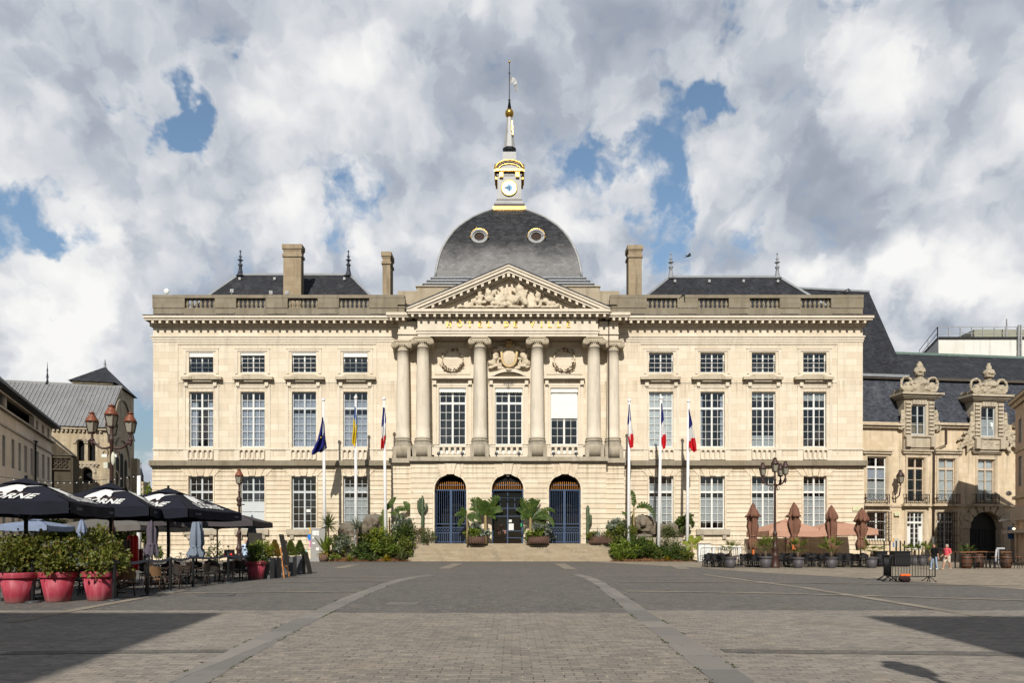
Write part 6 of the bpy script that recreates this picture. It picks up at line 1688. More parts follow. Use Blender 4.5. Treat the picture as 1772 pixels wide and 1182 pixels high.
# ---- flagpoles with limp flags
FB, FW, FR = cloth('flag blue', (.03,.04,.22), .8, .2), cloth('flag white', (.78,.78,.78), .8, .2), cloth('flag red', (.62,.02,.03), .8, .2)
UB, UY, EU, DK = cloth('ukraine blue', (.06,.15,.45), .8, .2), cloth('ukraine yellow', (.78,.58,.02), .8, .2), cloth('europe blue', (.018,.022,.17), .8, .15), paint('star yellow', (.8,.6,.05))
def flagpole(label, flab, pxb, pyb, pxt, pyt, Y, outline, bands, mats, stars=None, poles=[0]):
    b, tp = Vector((wx(pxb,Y), Y, 0)), Vector((wx(pxt,Y), Y, wz(pyt,Y)))
    t = thing('flagpole', label, 'flagpole', b, 0, 'white flagpoles in front of the town hall')
    m = MB(True); m.path([b, b+(tp-b)*.5, tp], [.17,.135,.09], 12); m.lathe([(.26,0),(.26,.05)], b, 12); m.build('pole', M['polew'], t)
    m = MB(True); m.ball(tp+Vector((0,0,.08)), .17, 10, 7); m.build('finial', M['polew'], t)
    m = MB(True); d = Vector((.0,-.16,0)); m.path([b+d+Vector((0,0,1.2)), tp+d*.7], .012, 4); m.build('rope', M['white'], t)
    # cloth hanging in folds: rows of (py, left px, right px)
    f = MB(True); nx = 14; rows = []
    q0, q1 = outline[0][0], outline[-1][0]; n = 26
    def at(q, k):
        for (qa, *A), (qb, *B) in zip(outline, outline[1:]):
            if qa <= q <= qb: u = (q-qa)/(qb-qa); return A[k]*(1-u)+B[k]*u
        return outline[-1][1+k]
    vs = []
    for i in range(n+1):
        q = q0+(q1-q0)*i/n; l, r = at(q,0), at(q,1)
        for j in range(nx+1):
            u = j/nx; px = l+(r-l)*u
            w = min(.34, (r-l)*.028)
            y = Y-.16+w*sin(u*11+i*.16)-.05*cos(u*3)
            vs.append(W(px+.25*sin(i*.5+u*4), q+(r-l)*.16*sin(u*pi*1.5+1)*(i/n), y))
    base = len(f.v); f.v += [tuple(v) for v in vs]
    for i in range(n):
        for j in range(nx):
            k = bands((i+.5)/n, (j+.5)/nx)
            f.f.append((base+i*(nx+1)+j, base+(i+1)*(nx+1)+j, base+(i+1)*(nx+1)+j+1, base+i*(nx+1)+j+1)); f.m.append(k); f.sm.append(True)
    fl = f.build('flag', mats, t); fl['label'] = flab
    if stars:
        s = MB(True)
        for px, py in stars:
            c = W(px, py, Y-.42); pts = []
            for k in range(10):
                rr = .085 if k % 2 == 0 else .036; pts.append(c+Vector((rr*cos(pi/2+k*pi/5), 0, rr*sin(pi/2+k*pi/5))))
            s.poly(pts)
        s.build('star', DK, fl)
    return t
tri = lambda v, u: 0 if v+.10*u < .47 else (1 if v+.05*u < .73 else 2)
flagpole('white flagpole with the limp European flag', 'dark blue flag with yellow stars', 562.5, 951, 559.5, 694, 60.9, [(722,557.5,559),(745,553.5,562),(760,549,563.5),(772,543.5,565),(778,540,566),(785,539.5,555)], lambda v,u: 0, [EU], [(552.5,760),(555,757),(551,763)])
flagpole('white flagpole with the blue and yellow Ukrainian flag', 'blue over yellow flag', 616, 946, 615.5, 690, 61.2, [(704,613.5,615.5),(716,612.5,616),(730,611.5,617.5),(745,610.3,618),(760,609.3,617),(766,609.3,616.5),(773,613,616)], lambda v,u: 0 if v-.25*u < .26 else 1, [UB,UY])
flagpole('white flagpole with the tricolour nearest the portico on the left', 'narrow limp French tricolour', 668, 938, 664.5, 692, 61.6, [(705,662.5,666),(725,661,668),(742,660,668),(760,659.5,668),(777,658.8,665)], tri, [FB,FW,FR])
flagpole('white flagpole with the tricolour nearest the portico on the right', 'limp French tricolour hanging on both sides', 1087.5, 943, 1089, 695, 61.6, [(700,1088,1090),(715,1087,1091),(730,1086,1092.5),(745,1086,1095),(760,1087.5,1096.5),(775,1091,1096)], tri, [FB,FW,FR])
flagpole('middle white flagpole in front of the right stone lion', 'narrow limp French tricolour', 1139, 948, 1144.5, 691, 60.8, [(698,1144,1146),(715,1143.5,1148),(735,1143.5,1149),(750,1144,1152),(765,1145,1153),(777,1147,1151.5)], tri, [FB,FW,FR])
flagpole('white flagpole with the widest tricolour, farthest right', 'wide triangular French tricolour', 1189, 942, 1191.5, 696, 61.2, [(708,1191.5,1193),(725,1191.5,1196.5),(745,1191.5,1200),(760,1192,1203),(772,1192,1205),(782,1200,1206)], tri, [FB,FW,FR])
t = thing('flagpole', 'plain white pole without a flag beside the left corner of the town hall', 'pole', P2(240.5,52), 0)
m = MB(); m.path([(0,0,0),(0,0,wz(824,52))], [.17,.13], 12); m.build('pole', M['polew'], t)

# ---- the black parasols of the left café, with a unicorn and lettering on every side
NAVY = cloth('black parasol canvas', (.014,.015,.024), .85, .02, .25); LOGO = paint('white print', (.70,.70,.68), .8, .04); LOGO2 = paint('grey print', (.16,.19,.22), .8, .04); LOGOB = paint('copper print', (.25,.11,.03), .8)
UNI = [(-1.0,-.42),(-.82,-.12),(-.62,.06),(-.40,.20),(-.22,.34),(.02,.44),(.22,.42),(.34,.40),(.44,.37),(.60,.28),(.66,.20),(.62,.02),(.70,-.12),(.66,-.24),(.54,-.20),(.42,-.10),(.30,-.05),(.20,-.16),(.16,-.34),(.06,-.44),(-.06,-.34),(-.22,-.22),(-.40,-.26),(-.55,-.32),(-.72,-.34),(-.86,-.42)]
HORN = [(.50,.30),(.54,.22),(1.42,.36)]
CUT = [[(-.72,-.06),(-.20,.18),(-.18,.16),(-.66,-.12)],[(-.62,-.18),(-.12,.06),(-.12,.03),(-.56,-.22)]]
TXT_L = text_shape('LICORNE', .62, .28, .018, 1.0); TXT_S = text_shape('LICORNE', .10, 0, .002, .9)
def parasol(name, label, loc, rz, half, zb, zt, canvas, group, logos=False, pole_m='black', val=.34, cat='parasol', vent=True):
    t = thing(name, label, cat, loc, rz, group)
    m = MB(); m.tube((0,0,0),(0,0,zt-.05),.04 if not logos else .055,None,10); m.build('pole', M[pole_m], t)
    m = MB(); m.box(-.45,.45,-.45,.45,0,.09); m.lathe([(.09,.09),(.09,.4)], n=8); m.build('base', M['iron'], t)
    ze = zb+val; cs = [(-half,-half),(half,-half),(half,half),(-half,half)]
    def sag(a, b, u): return .05*sin(pi*u)
    c = MB(); top = Vector((0,0,zt)); N = 8
    for k in range(4):
        A, B = Vector((*cs[k], ze)), Vector((*cs[(k+1)%4], ze))
        rows = []
        for i in range(6):
            v = i/5; rows.append([((A+(B-A)*(j/N))*(1-v)+top*v)+Vector((0,0,.012*half*sin(pi*v)-.04*sin(pi*j/N)*(1-v)+.012*sin(j*2.1+i*1.3+k))) for j in range(N+1)])
        vs = [p for r in rows for p in r]
        c.add(vs, [(i*(N+1)+j, i*(N+1)+j+1, (i+1)*(N+1)+j+1, (i+1)*(N+1)+j) for i in range(5) for j in range(N)], True)
    can = c.build('canopy', canvas, t)
    v = MB()
    for k in range(4):
        A, B = Vector((*cs[k], 0)), Vector((*cs[(k+1)%4], 0)); o = (Matrix.Rotation(0,3,'Z') @ ((A+B)/2)).normalized()*.03
        vs = []
        for j in range(N*2+1):
            u = j/(N*2); p = A+(B-A)*u+o*(1+.5*sin(u*19)); vs += [Vector((p.x,p.y,ze-.04*sin(pi*u)+.0)), Vector((p.x*1.004,p.y*1.004,zb+.018*sin(u*14+k)-.03*sin(pi*u)))]
        v.add(vs, [(2*j+1,2*j+3,2*j+2,2*j) for j in range(N*2)], True)
    va = v.build('valance', canvas, can)
    if vent:
        c = MB(); zz = zt-(zt-ze)*.27+.03
        for k in range(4):
            A, B = Vector((cs[k][0]*.27, cs[k][1]*.27, zz)), Vector((cs[(k+1)%4][0]*.27, cs[(k+1)%4][1]*.27, zz)); c.add([A,(A+B)/2+Vector((0,0,.05)),B,top+Vector((0,0,.06))], [(0,1,3),(1,2,3)])
        c.ball(top+Vector((0,0,.09)), .05, 8, 6); c.build('vent_cap', canvas, can)
    m = MB()
    for k in range(4):
        e = Vector((*cs[k], ze-.02)); m.bar((0,0,zt-.25), e, .035); hb = Vector((0,0,zb-.15)); m.bar(hb, hb.lerp(Vector((e.x*.55,e.y*.55,zt-.25+(ze-zt+.23)*.55)),1), .025)
        e2 = (Vector((*cs[k],ze))+Vector((*cs[(k+1)%4],ze)))/2; m.bar((0,0,zt-.25), e2-Vector((0,0,.06)), .03)
    m.build('rib', M['iron'] if logos else M['brownmetal'], t)
    if logos:
        lg, l2, l3 = MB(), MB(), MB()
        for k in range(4):
            A, B = Vector((*cs[k], ze)), Vector((*cs[(k+1)%4], ze)); U_ = (B-A).normalized(); mid = (A+B)/2; V_ = (top-mid); S = V_.length; V_.normalize(); Nn = U_.cross(V_); Nn.normalize()
            def mp(x, y, s, off): p = mid+U_*(x*s)+V_*(S*off+y*s); h = (p-mid).dot(V_)/S; return p+Nn*(.03)+Vector((0,0,.012*half*sin(pi*max(0,min(1,h)))-.02*(1-h)))
            s = half*.24
            lg.poly([mp(x*.92,y*1.75,s*1.3,.47) for x, y in UNI]); lg.poly([mp(x*.92,y*1.75,s*1.3,.47) for x, y in HORN])
            vs, fs = TXT_L; lg.add([mp(x*1.55,y*2.1,s*.95,.17) for x, y, z in vs], fs)
            l3.poly([mp(x*1.2,y,s*1.0,.305) for x, y in ((-.9,-.02),(1.1,.0),(1.1,.035),(-.9,.01))])
            o = ((A+B)/2); o.z = 0; o.normalize()
            for xx in ((-.72, .72) if k % 2 else ()):
                vs, fs = TXT_S; c0 = Vector((mid.x, mid.y, 0))+U_*(xx*half)+o*.085; l2.add([c0+U_*x+Vector((0,0,zb+.15+y)) for x, y, z in vs], fs)
        lg.build('logo', LOGO, can); l2.build('valance_print', LOGO2, va); l3.build('logo_rule', LOGOB, can)
    return t
UMB = [(-14.1,19.8,1.75,13,3.48,2.44,'black parasol with white unicorn print at the left edge, over the red pots'),(-14.7,25.0,1.75,13,3.81,2.58,'black parasol with white unicorn print, middle one of the row'),
       (-13.7,27.2,2.0,-5,3.80,2.58,'black parasol with white unicorn print, last of the row towards the slim lamp')]
for x, y, hf, rz, zt, zb, lab in UMB: parasol('parasol', lab, (x, y, 0), R(rz), hf, zb, zt, NAVY, 'black parasols of the left café', True)
GREYC = cloth('grey canvas', (.075,.068,.072), .9, .1); BLUEC = cloth('pale blue canvas', (.22,.27,.38), .9, .1); BEIGE = cloth('beige canvas', (.52,.30,.215), .9, .15); BROWN = cloth('brown canvas', (.20,.10,.068), .9, .08, .25); BGREY = cloth('blue grey canvas', (.20,.24,.30), .9, .08); LILAC = cloth('dark lilac canvas', (.11,.095,.12), .9, .08)
parasol('parasol', 'mid grey open parasol behind the slim single lantern lamp', (wx(376,36.5),36.5,0), R(8), 2.35, 2.5, 3.45, GREYC, 'grey parasols at the back', False, 'iron', .3)
parasol('parasol', 'brown grey open parasol behind the second black parasol', (wx(222,41),41,0), R(-6), 2.55, 2.35, 3.4, paint('taupe canvas', (.12,.11,.10), .9), 'grey parasols at the back', False, 'iron', .3)
parasol('parasol', 'small pale blue open parasol at the far left under the first canopy', (wx(62,34),34,0), R(5), 1.2, 2.25, 2.8, BLUEC, None, False, 'iron', .25)
parasol('parasol', 'beige open parasol just right of the tall lamp, by the wall', (wx(1356,62),61.6,0), R(2), 2.55, 2.2, 3.75, BEIGE, 'beige open parasols against the right wing', False, 'brownmetal', .5)
parasol('parasol', 'beige open parasol at the right end of the wing, by the wall', (wx(1444,62),61.7,0), R(-2), 2.5, 2.35, 3.6, BEIGE, 'beige open parasols against the right wing', False, 'brownmetal', .5)
def folded(name, label, loc, prof, canvas, group, pole_z=.05, seed=1, tie=None, tilt=0.0, acc=None, n=48):
    rq = random.Random(seed*7); prof = [(r*rq.uniform(.82,1.16), z+(rq.uniform(-.05,.05) if 0 < i < len(prof)-1 else 0)) for i, (r, z) in enumerate(prof)]
    """a parasol tied shut: pleated lathe with loose folds"""
    t = thing(name, label, 'parasol', loc, 0, group); rn = random.Random(seed)
    m = MB(); vs, fs = [], []; ph = rn.uniform(0,6)
    for i, (r, z) in enumerate(prof):
        for k in range(n):
            a = 2*pi*k/n; f = 1+.24*sin(a*7+ph+.35*i+.5*sin(i*1.7+ph))+.13*sin(a*13+i*.9+ph)+.12*sin(a*3+i*.8+ph)
            vs.append(Vector((r*f*cos(a)+tilt*z, r*f*sin(a)*.95, z+(.07*sin(a*7+ph) if i in (0, len(prof)-1) else 0))))
    for i in range(len(prof)-1):
        for k in range(n): k2 = (k+1)%n; fs.append((i*n+k, i*n+k2, (i+1)*n+k2, (i+1)*n+k))
    m.add(vs, fs, True); c = m.build('canopy', canvas, t)
    m = MB(); m.tube((0,0,0),(tilt*prof[-1][1],0,prof[-1][1]),.045,None,8); m.box(-.4,.4,-.4,.4,0,.08); m.build('pole', M['iron'], t)
    if tie:
        m = MB(); m.lathe([(tie[0],tie[1]-.05),(tie[0],tie[1]+.05)], (tilt*tie[1],0,0), 16); m.build('strap', canvas, c)
    if acc:
        m = MB(); m.box(*acc); m.build('wind_handle', paint('orange tube', (.55,.14,.03)), t)
    return t
for px, pyt, pyb, lab, sd_, tl, acc in ((1303,872,949,'folded brown parasol left of the tall lamp',1,.012,(-.05,.08,-.16,-.06,.62,1.35)),(1374,871,949,'folded brown parasol just right of the tall lamp',2,.0,(-.22,.0,-.26,-.12,1.2,1.9)),(1439,876,951,'folded brown parasol second from the corner of the wing',3,-.01,None),(1491,880,951,'folded brown parasol at the corner of the wing',4,.03,None)):
    Y = 47; zt, zb = wz(pyt,Y), wz(pyb,Y); h = zt-zb
    pr = [(.30,zb-.02),(.36,zb+.2),(.34,zb+h*.16),(.20,zb+h*.27),(.26,zb+h*.36),(.34,zb+h*.5),(.33,zb+h*.6),(.28,zb+h*.66),(.34,zb+h*.695),(.40,zb+h*.70),(.32,zb+h*.76),(.22,zb+h*.87),(.13,zb+h*.96),(.03,zt)]
    folded('folded_parasol', lab, P2(px-tl*80,Y), pr, BROWN, 'folded brown parasols of the right café', 0, sd_, (.235,zb+h*.27), tl, acc)
def slim(px, Y, pyt, pyb, wpx, lab, canvas, sd_):
    zt, zb = wz(pyt,Y), wz(pyb,Y); h = zt-zb; w = wpx*Y/F/2
    folded('folded_parasol', lab, P2(px,Y), [(w*1.25,zb),(w*1.2,zb+h*.12),(w*.8,zb+h*.28),(w*.95,zb+h*.36),(w*.85,zb+h*.65),(w*.55,zb+h*.9),(.03,zt)], canvas, 'folded parasols of the left café', 0, sd_, (w*.9,zb+h*.28))
slim(340,32,897,966,18,'folded blue grey parasol under the right end of the last black canopy',BGREY,5)
slim(142,33,899,936,14,'folded pale blue parasol behind the third red pot',BLUEC,6)
slim(263,34,893,962,17,'folded dark lilac parasol beside the conifer',LILAC,7)
slim(436,39,893,948,13,'folded pale grey blue parasol behind the glass menu board',BGREY,8)

# ---- queue posts with tape round the left café
PC = paint('grey post coating', (.05,.055,.06), .45, .2, 6, 0, .5); TAPE = cloth('blue grey tape', (.15,.155,.19), .7)
sp = [G(57,1043.5), G(197.5,1040.5), G(255,1032.5), G(295,1024.5), G(334,1017), G(395,1010), G(443,1003)]
nxt = [Vector((-17.5, 18.6, 0))]+sp
names = ['between the first two red pots','right of the third red pot','in front of the first rattan chair','right of the wicker chair','below the third black canopy','in front of the dark chairs','in front of the dark red pot']
for i, p in enumerate(sp):
    t = thing('queue_post', 'grey queue post with retractable tape '+names[i], 'queue post', p, 0, 'grey queue posts round the left café')
    m = MB(); m.lathe([(.05,.03),(.05,1.08),(.058,1.085),(.058,1.16),(.04,1.18)], n=12); m.build('post', PC, t)
    m = MB(); m.lathe([(.20,0),(.20,.02),(.17,.045),(.06,.06)], n=18); m.build('base', PC, t)
    q = nxt[i]-p; m = MB(); N = 10; vs = []
    for k in range(N+1):
        u = k/N; z = 1.12-.07*sin(pi*u); c = q*u; vs += [(c.x,c.y,z-.045),(c.x,c.y,z+.045)]
    m.add(vs, [(2*k,2*k+2,2*k+3,2*k+1) for k in range(N)]); m.build('tape', TAPE, t)

# ================================================================== PLANTS
def leaf(mb, p, d, L, w, rn, fold=.25):
    d = d.normalized(); h = Vector((rn.uniform(-1,1), rn.uniform(-1,1), rn.uniform(-1,1))); s = d.cross(h)
    if s.length < 1e-3: return
    s.normalize(); n = s.cross(d)
    mb.add([p, p+d*L*.45+s*w+n*w*fold, p+d*L-n*L*.12, p+d*L*.45-s*w+n*w*fold], [(0,1,2),(0,2,3)])
def bush(mb, c, rad, n, L, rn, clumps=14, w=.42, hollow=.35, up=.25):
    c = Vector(c); rad = Vector(rad); cs = []
    for k in range(clumps):
        v = Vector((rn.gauss(0,1), rn.gauss(0,1), rn.gauss(0,1))).normalized()*rn.uniform(hollow,1)**.6
        cs.append((v, rn.uniform(.22,.42)))
    for i in range(n):
        v, s = rn.choice(cs); o = Vector((rn.gauss(0,1), rn.gauss(0,1), rn.gauss(0,1)))*s*.6; q = v+o
        if q.z < -1: q.z = -1+rn.random()*.2
        p = c+Vector((q.x*rad.x, q.y*rad.y, q.z*rad.z)); d = q*.8+Vector((rn.gauss(0,.6), rn.gauss(0,.6), rn.gauss(0,.6)+up))
        l = L*rn.uniform(.6,1.25); leaf(mb, p, d, l, l*w*rn.uniform(.7,1.1), rn)
def blade(mb, p, d0, L, w, droop, seg=7, fold=.35, torn=0.0, rn=RND, taper=.9):
    """long leaf with a midrib: from p in direction d0, bending down"""
    d = d0.normalized(); s = d.cross(Vector((0,0,1)))
    if s.length < .05: s = Vector((1,0,0))
    s.normalize(); pts = []; q = Vector(p)
    for i in range(seg+1):
        u = i/seg; ww = w*min(1, (u*4.5+.12))*(1-u**2.6*taper) if i < seg else 0.005
        n = s.cross(d).normalized(); pts.append((q.copy(), ww, n.copy())); q += d*(L/seg); d = (d+Vector((0,0,-droop/seg*(.5+u)))).normalized()
    for i in range(seg):
        (a, wa, na), (b, wb, nb) = pts[i], pts[i+1]
        for sg in (-1, 1):
            if torn and rn.random() < torn: wa2, wb2 = wa*rn.uniform(.35,.8), wb*rn.uniform(.35,.9)
            else: wa2, wb2 = wa, wb
            g = torn*.12 if torn else 0
            mb.add([a, a.lerp(b,g)+s*sg*wa2+na*wa2*fold, b.lerp(a,g)+s*sg*wb2+nb*wb2*fold, b], [(0,1,2,3)] if sg < 0 else [(0,3,2,1)])
def crown(mb, c, n, L, w, rn, droop=(.6,1.4), tilt=(.25,1.2), seg=6, fold=.3):
    for k in range(n):
        a = 2*pi*k/n+rn.uniform(-.3,.3); e = rn.uniform(*tilt); blade(mb, Vector(c), Vector((cos(a)*sin(e), sin(a)*sin(e), cos(e))), L*rn.uniform(.7,1.1), w*rn.uniform(.8,1.1), rn.uniform(*droop), seg, fold, 0, rn)
LG = {'shrub': leafy('shrub leaves', (.075,.105,.02), (.20,.24,.042), (.24,.17,.04)), 'red': leafy('reddish shrub leaves', (.10,.125,.022), (.21,.225,.045), (.30,.15,.05)), 'dark': leafy('dark leaves', (.038,.068,.015), (.115,.16,.03)),
      'fresh': leafy('fresh leaves', (.10,.15,.02), (.23,.30,.04)), 'banana': leafy('banana leaves', (.026,.062,.010), (.08,.13,.02), (.20,.18,.035)), 'yellow': leafy('yellow leaves', (.30,.24,.02), (.50,.36,.03)), 'gold': leafy('golden conifer', (.17,.13,.02), (.30,.19,.04)),
      'grey': leafy('grey leaves', (.15,.18,.15), (.30,.33,.26)), 'cactus': leafy('cactus skin', (.10,.14,.07), (.14,.18,.10)), 'conifer': leafy('conifer needles', (.08,.11,.02), (.17,.20,.04)), 'dry': leafy('dry stalks', (.16,.12,.06), (.24,.17,.09)), 'palm': leafy('palm fronds', (.11,.16,.025), (.22,.26,.05), (.32,.22,.05)), 'olive': leafy('olive leaves', (.08,.10,.035), (.18,.20,.08)), 'brightyel': leafy('lime leaves', (.16,.21,.02), (.32,.34,.04))}
WOOD = paint('bark', (.11,.08,.05), .9, .35, 9); SOIL = paint('potting soil', (.03,.022,.015), .95, .4, 14); STEMY = paint('banana stem', (.27,.20,.09), .8, .35, 5)
REDP = None
def redpot():
    t = NT('faded red pot'); p = t.pos(True); x, y, z = t.sep(p)
    c = t.mix(t.noise(p, 2.5, 4), (.27,.025,.046), (.38,.042,.068))
    st = t.noise(t.comb(t.math('MULTIPLY', x, 9), t.math('MULTIPLY', y, 9), t.math('MULTIPLY', z, .5)), 1.0, 3)
    c = t.mix(t.mapr(st, .45, .72, 0, .55), c, (.50,.14,.18)); c = t.mix(t.mapr(t.noise(p, 13, 5), .60, .75, 0, .25), c, (.48,.25,.24)); c = t.mix(t.mapr(z, .22, .0, 0, .55), c, (.33,.20,.17)); c = t.mix(t.mapr(t.noise(p, 4.5, 6, .7), .58, .74, 0, .3), c, (.20,.04,.05))
    return t.done(t.bsdf(c, .6, 0, .4, t.bump(t.noise(p, 30, 3), .08)))
REDP = redpot()
def pot(t, R0, R1, H, mat, rim=.16):
    m = MB(); m.lathe([(R0*.9,0),(R0,.02),(R1*.90,H-rim)], n=36); m.lathe([(R1*.90,H-rim-.004),(R1*.985,H-rim)], n=36); m.lathe([(R1*.985,H-rim),(R1*1.0,H-rim+.02),(R1*1.02,H-.03),(R1*1.0,H)], n=36); m.lathe([(R1*1.0,H),(R1*.91,H)], n=36); m.lathe([(R1*.91,H),(R1*.87,H-.12)], n=36); p = m.build('pot', mat, t)
    m = MB(); m.lathe([(R1*.88,H-.12),(R1*.5,H-.07),(0,H-.05)], n=20); m.build('soil', SOIL, t); return p
for px, py, lab, k in ((20,1045,'leftmost large red pot with a leafy shrub, cut by the picture edge',1),(90,1043,'middle large red pot with a leafy shrub',2),(163,1041,'large red pot with a leafy shrub beside the queue post',3)):
    t = thing('potted_shrub', lab, 'potted shrub', G(px,py)+Vector((0,.25,0)), k, 'red pots along the left café'); pot(t, .30, .475, .84, REDP)
    rn = random.Random(k*5); m = MB(); bush(m, (0,0,1.33), (.68 if k != 2 else .62,.58,.64 if k != 2 else .55), 2100, .115, rn, 30, .40, .15, .35); m.build('foliage', LG['red'], t)
    m = MB()
    for q in range(9): a = rn.uniform(0,6.3); m.path([(0.12*cos(a),.12*sin(a),.75),(.25*cos(a),.25*sin(a),1.15),(.42*cos(a+.3),.42*sin(a+.3),1.6)], [.02,.014,.006], 5)
    m.build('stem', WOOD, t)
t = thing('potted_shrub', 'dark red pot with a two-tone shrub at the end of the chairs', 'potted shrub', G(437,1004)+Vector((0,.4,0)), 2, 'red pots along the left café'); pot(t, .30, .475, .84, REDP)
rn = random.Random(31); m = MB(); bush(m, (-.15,0,1.18), (.48,.45,.42), 1200, .11, rn, 16); m.build('foliage', LG['dark'], t)
m = MB(); bush(m, (.38,-.1,1.2), (.34,.35,.42), 800, .11, rn, 12); o = m.build('foliage', LG['brightyel'], t); o['label'] = 'yellow green side of the shrub'
GPL = paint('grey planter', (.095,.10,.105), .55, .12, 2, 0, .4, dirt=.3)
for px, py, kind, lab, hh in ((460,1002.5,'gold','slim grey planter with a round yellow green shrub, next to the dark red pot',.95),(472.5,1000.5,'gold','slim grey planter with a golden conifer, left of the wooden easel',.95),(500.5,996.5,'conifer','grey planter with a light green conifer, right of the bicycle',.95),(516.5,994,'dark','grey planter with a dark green conifer, last before the sandwich board',.95)):
    t = thing('planter', lab, 'planter', G(px,py)+Vector((0,.22,0)), R(-8), 'tall grey planters of the left café'); m = MB()
    w = .22; m.prism([(-w,-w),(w,-w),(w,w),(-w,w)], 0, hh, 'z'); o = m.build('box', GPL, t)
    m = MB(); m.box(-w+.03,w-.03,-w+.03,w-.03,hh-.06,hh+.003); m.build('soil', SOIL, t)
    rn = random.Random(px); m = MB()
    if px < 465: bush(m, (0,0,hh+.33), (.27,.27,.36), 700, .07, rn, 12)
    else:
        for i in range(1800):
            u = rn.random(); r = .33*(1-u)**.8*rn.uniform(.5,1)+.02; a = rn.uniform(0,6.3); leaf(m, Vector((r*cos(a), r*sin(a), hh+.02+u*.78)), Vector((cos(a)*.6, sin(a)*.6, 1)), .085, .022, rn)
    m.build('foliage', LG['brightyel'] if px < 465 else LG[kind], t)
# palms in dark grey pots
DPOT = paint('dark grey plastic pot', (.075,.07,.075), .55, .1, 3, 0, .35)
def palm(label, p, pw, ph, n, L, seed, trunk=.35, group='dark pots with fan palms round the right café', tone='palm'):
    t = thing('potted_palm', label, 'potted palm', p, seed, group); pot(t, pw*.33, pw*.5, ph, DPOT, .14); rn = random.Random(seed)
    m = MB(); m.path([(0,0,ph-.15),(.02,0,ph+trunk*.5),(0,.02,ph+trunk)], [.075,.09,.06], 8)
    m.build('trunk', WOOD, t); m = MB()
    for k in range(n):
        a = 2*pi*k/n+rn.uniform(-.3,.3); e = rn.uniform(.35,1.55); d = Vector((cos(a)*sin(e), sin(a)*sin(e), cos(e))); b = Vector((0,0,ph+trunk)); q = b+d*L*.5
        m.path([b, q], [.012,.008], 4); s = d.cross(Vector((0,0,1))).normalized() if abs(d.z) < .98 else Vector((1,0,0)); nn = s.cross(d)
        for j in range(13):
            f = -1.15+2.3*j/12; dd = (d*cos(f)+s*sin(f)+nn*.12).normalized(); blade(m, q, dd, L*.55*(1-.22*abs(f)), .026, .55, 3, .3, 0, rn)
    m.build('frond', LG[tone], t); return t
for i, (px, pw, ph, L, n, lab) in enumerate(((1264,.80,.74,.95,10,'leftmost dark pot with a small fan palm'),(1325,.88,.78,1.2,13,'dark pot with a bushy fan palm left of the tall lamp'),(1381,.78,.72,1.05,11,'dark pot with a fan palm right of the tall lamp'),(1438,.80,.74,1.15,12,'dark pot with a fan palm below the second folded parasol from the corner'),(1508,.82,.74,1.1,12,'dark pot with a fan palm at the right end of the chairs'))):
    palm(lab, Vector((wx(px,44.6),44.6,0)), pw, ph, n, L, i+20)
palm('fan palm in the shade beside the bar tables', P2(1672,47), .55, .6, 11, .8, 33, .3, None, 'dark')
for i, px in enumerate((1571,1583,1596,1609)): palm(('fan palm behind the crowd barrier, leftmost of four','fan palm behind the crowd barrier, second of four from the left','fan palm behind the crowd barrier, third of four from the left','fan palm behind the crowd barrier, nearest the walking women')[i], P2(px,49+.4*(i%2)), .6, .75, 8, .7, 40+i, .35, 'fan palms by the town house door')

# ---- the two planted beds at the foot of the steps
MULCH = paint('bark chips', (.20,.09,.045), .9, .5, 18)
def bed(label, pts, seed):
    m = MB(); rn = random.Random(seed); cx = sum(p[0] for p in pts)/len(pts); cy = sum(p[1] for p in pts)/len(pts)
    n = len(pts); m.v += [(p[0],p[1],.02) for p in pts]+[(cx+(p[0]-cx)*.8, cy+(p[1]-cy)*.7, .30) for p in pts]+[(cx,cy,.5)]
    for i in range(n):
        j = (i+1)%n; m.f += [(i,j,n+j,n+i),(n+i,n+j,2*n)]; m.m += [0,0]; m.sm += [True,True]
    for k in range(7000):
        i = rn.randrange(n); j = (i+1)%n; u = rn.random(); a = Vector(pts[i])*(1-u)+Vector(pts[j])*u; v = rn.random()**1.6*.55; p = Vector((a.x+(cx-a.x)*v*.8, a.y+(cy-a.y)*v, .03+v*.5))+Vector((rn.gauss(0,.06), rn.gauss(0,.05), 0))
        d = Vector((rn.gauss(0,1), rn.gauss(0,1), rn.gauss(0,.5))).normalized(); leaf(m, p, d, rn.uniform(.07,.17), rn.uniform(.02,.045), rn)
    o = m.build('mulch', leafy('bark chip tones', (.13,.055,.028), (.34,.17,.085), (.42,.27,.16))); tag(o, label, 'mulch', None, 'stuff')
bed('bark chip mulch edging the left flower bed', [(-16.7,60.3),(-14,60.0),(-11,59.9),(-9.3,60.1),(-9.2,61.5),(-9.4,63.4),(-13,64.2),(-17,63.8)], 1)
bed('bark chip mulch edging the right flower bed', [(8.8,60.1),(11,59.8),(14.5,59.9),(16.4,60.3),(16.6,63.6),(13,64.2),(9.2,63.4),(8.9,61.5)], 2)
def shrub(label, px, pyb, pyt, wpx, Y, kind, L, n, seed, z0=None, clumps=14, w=.42, cat='shrub', name='shrub', group=None):
    zt = wz(pyt, Y); zb = max(.05, wz(pyb, Y)) if z0 is None else z0; r = wpx*Y/F/2; h = (zt-zb)/2
    t = thing(name, label, cat, (wx(px,Y), Y, zb), 0, group); rn = random.Random(seed); m = MB()
    bush(m, (0,0,h), (r, min(r,1.0), h*.95), int(n*.8), L, rn, clumps, w); m.build('foliage', LG[kind], t)
    m = MB()
    for q in range(4): a = rn.uniform(0,6.3); m.path([(0,0,-.1),(.1*r*cos(a),.1*r*sin(a),h*.5),(.5*r*cos(a),.5*r*sin(a),h*1.2)], [.03,.02,.01], 5)
    m.build('stem', WOOD, t); return t
S = 'planted shrubs in the flower beds'
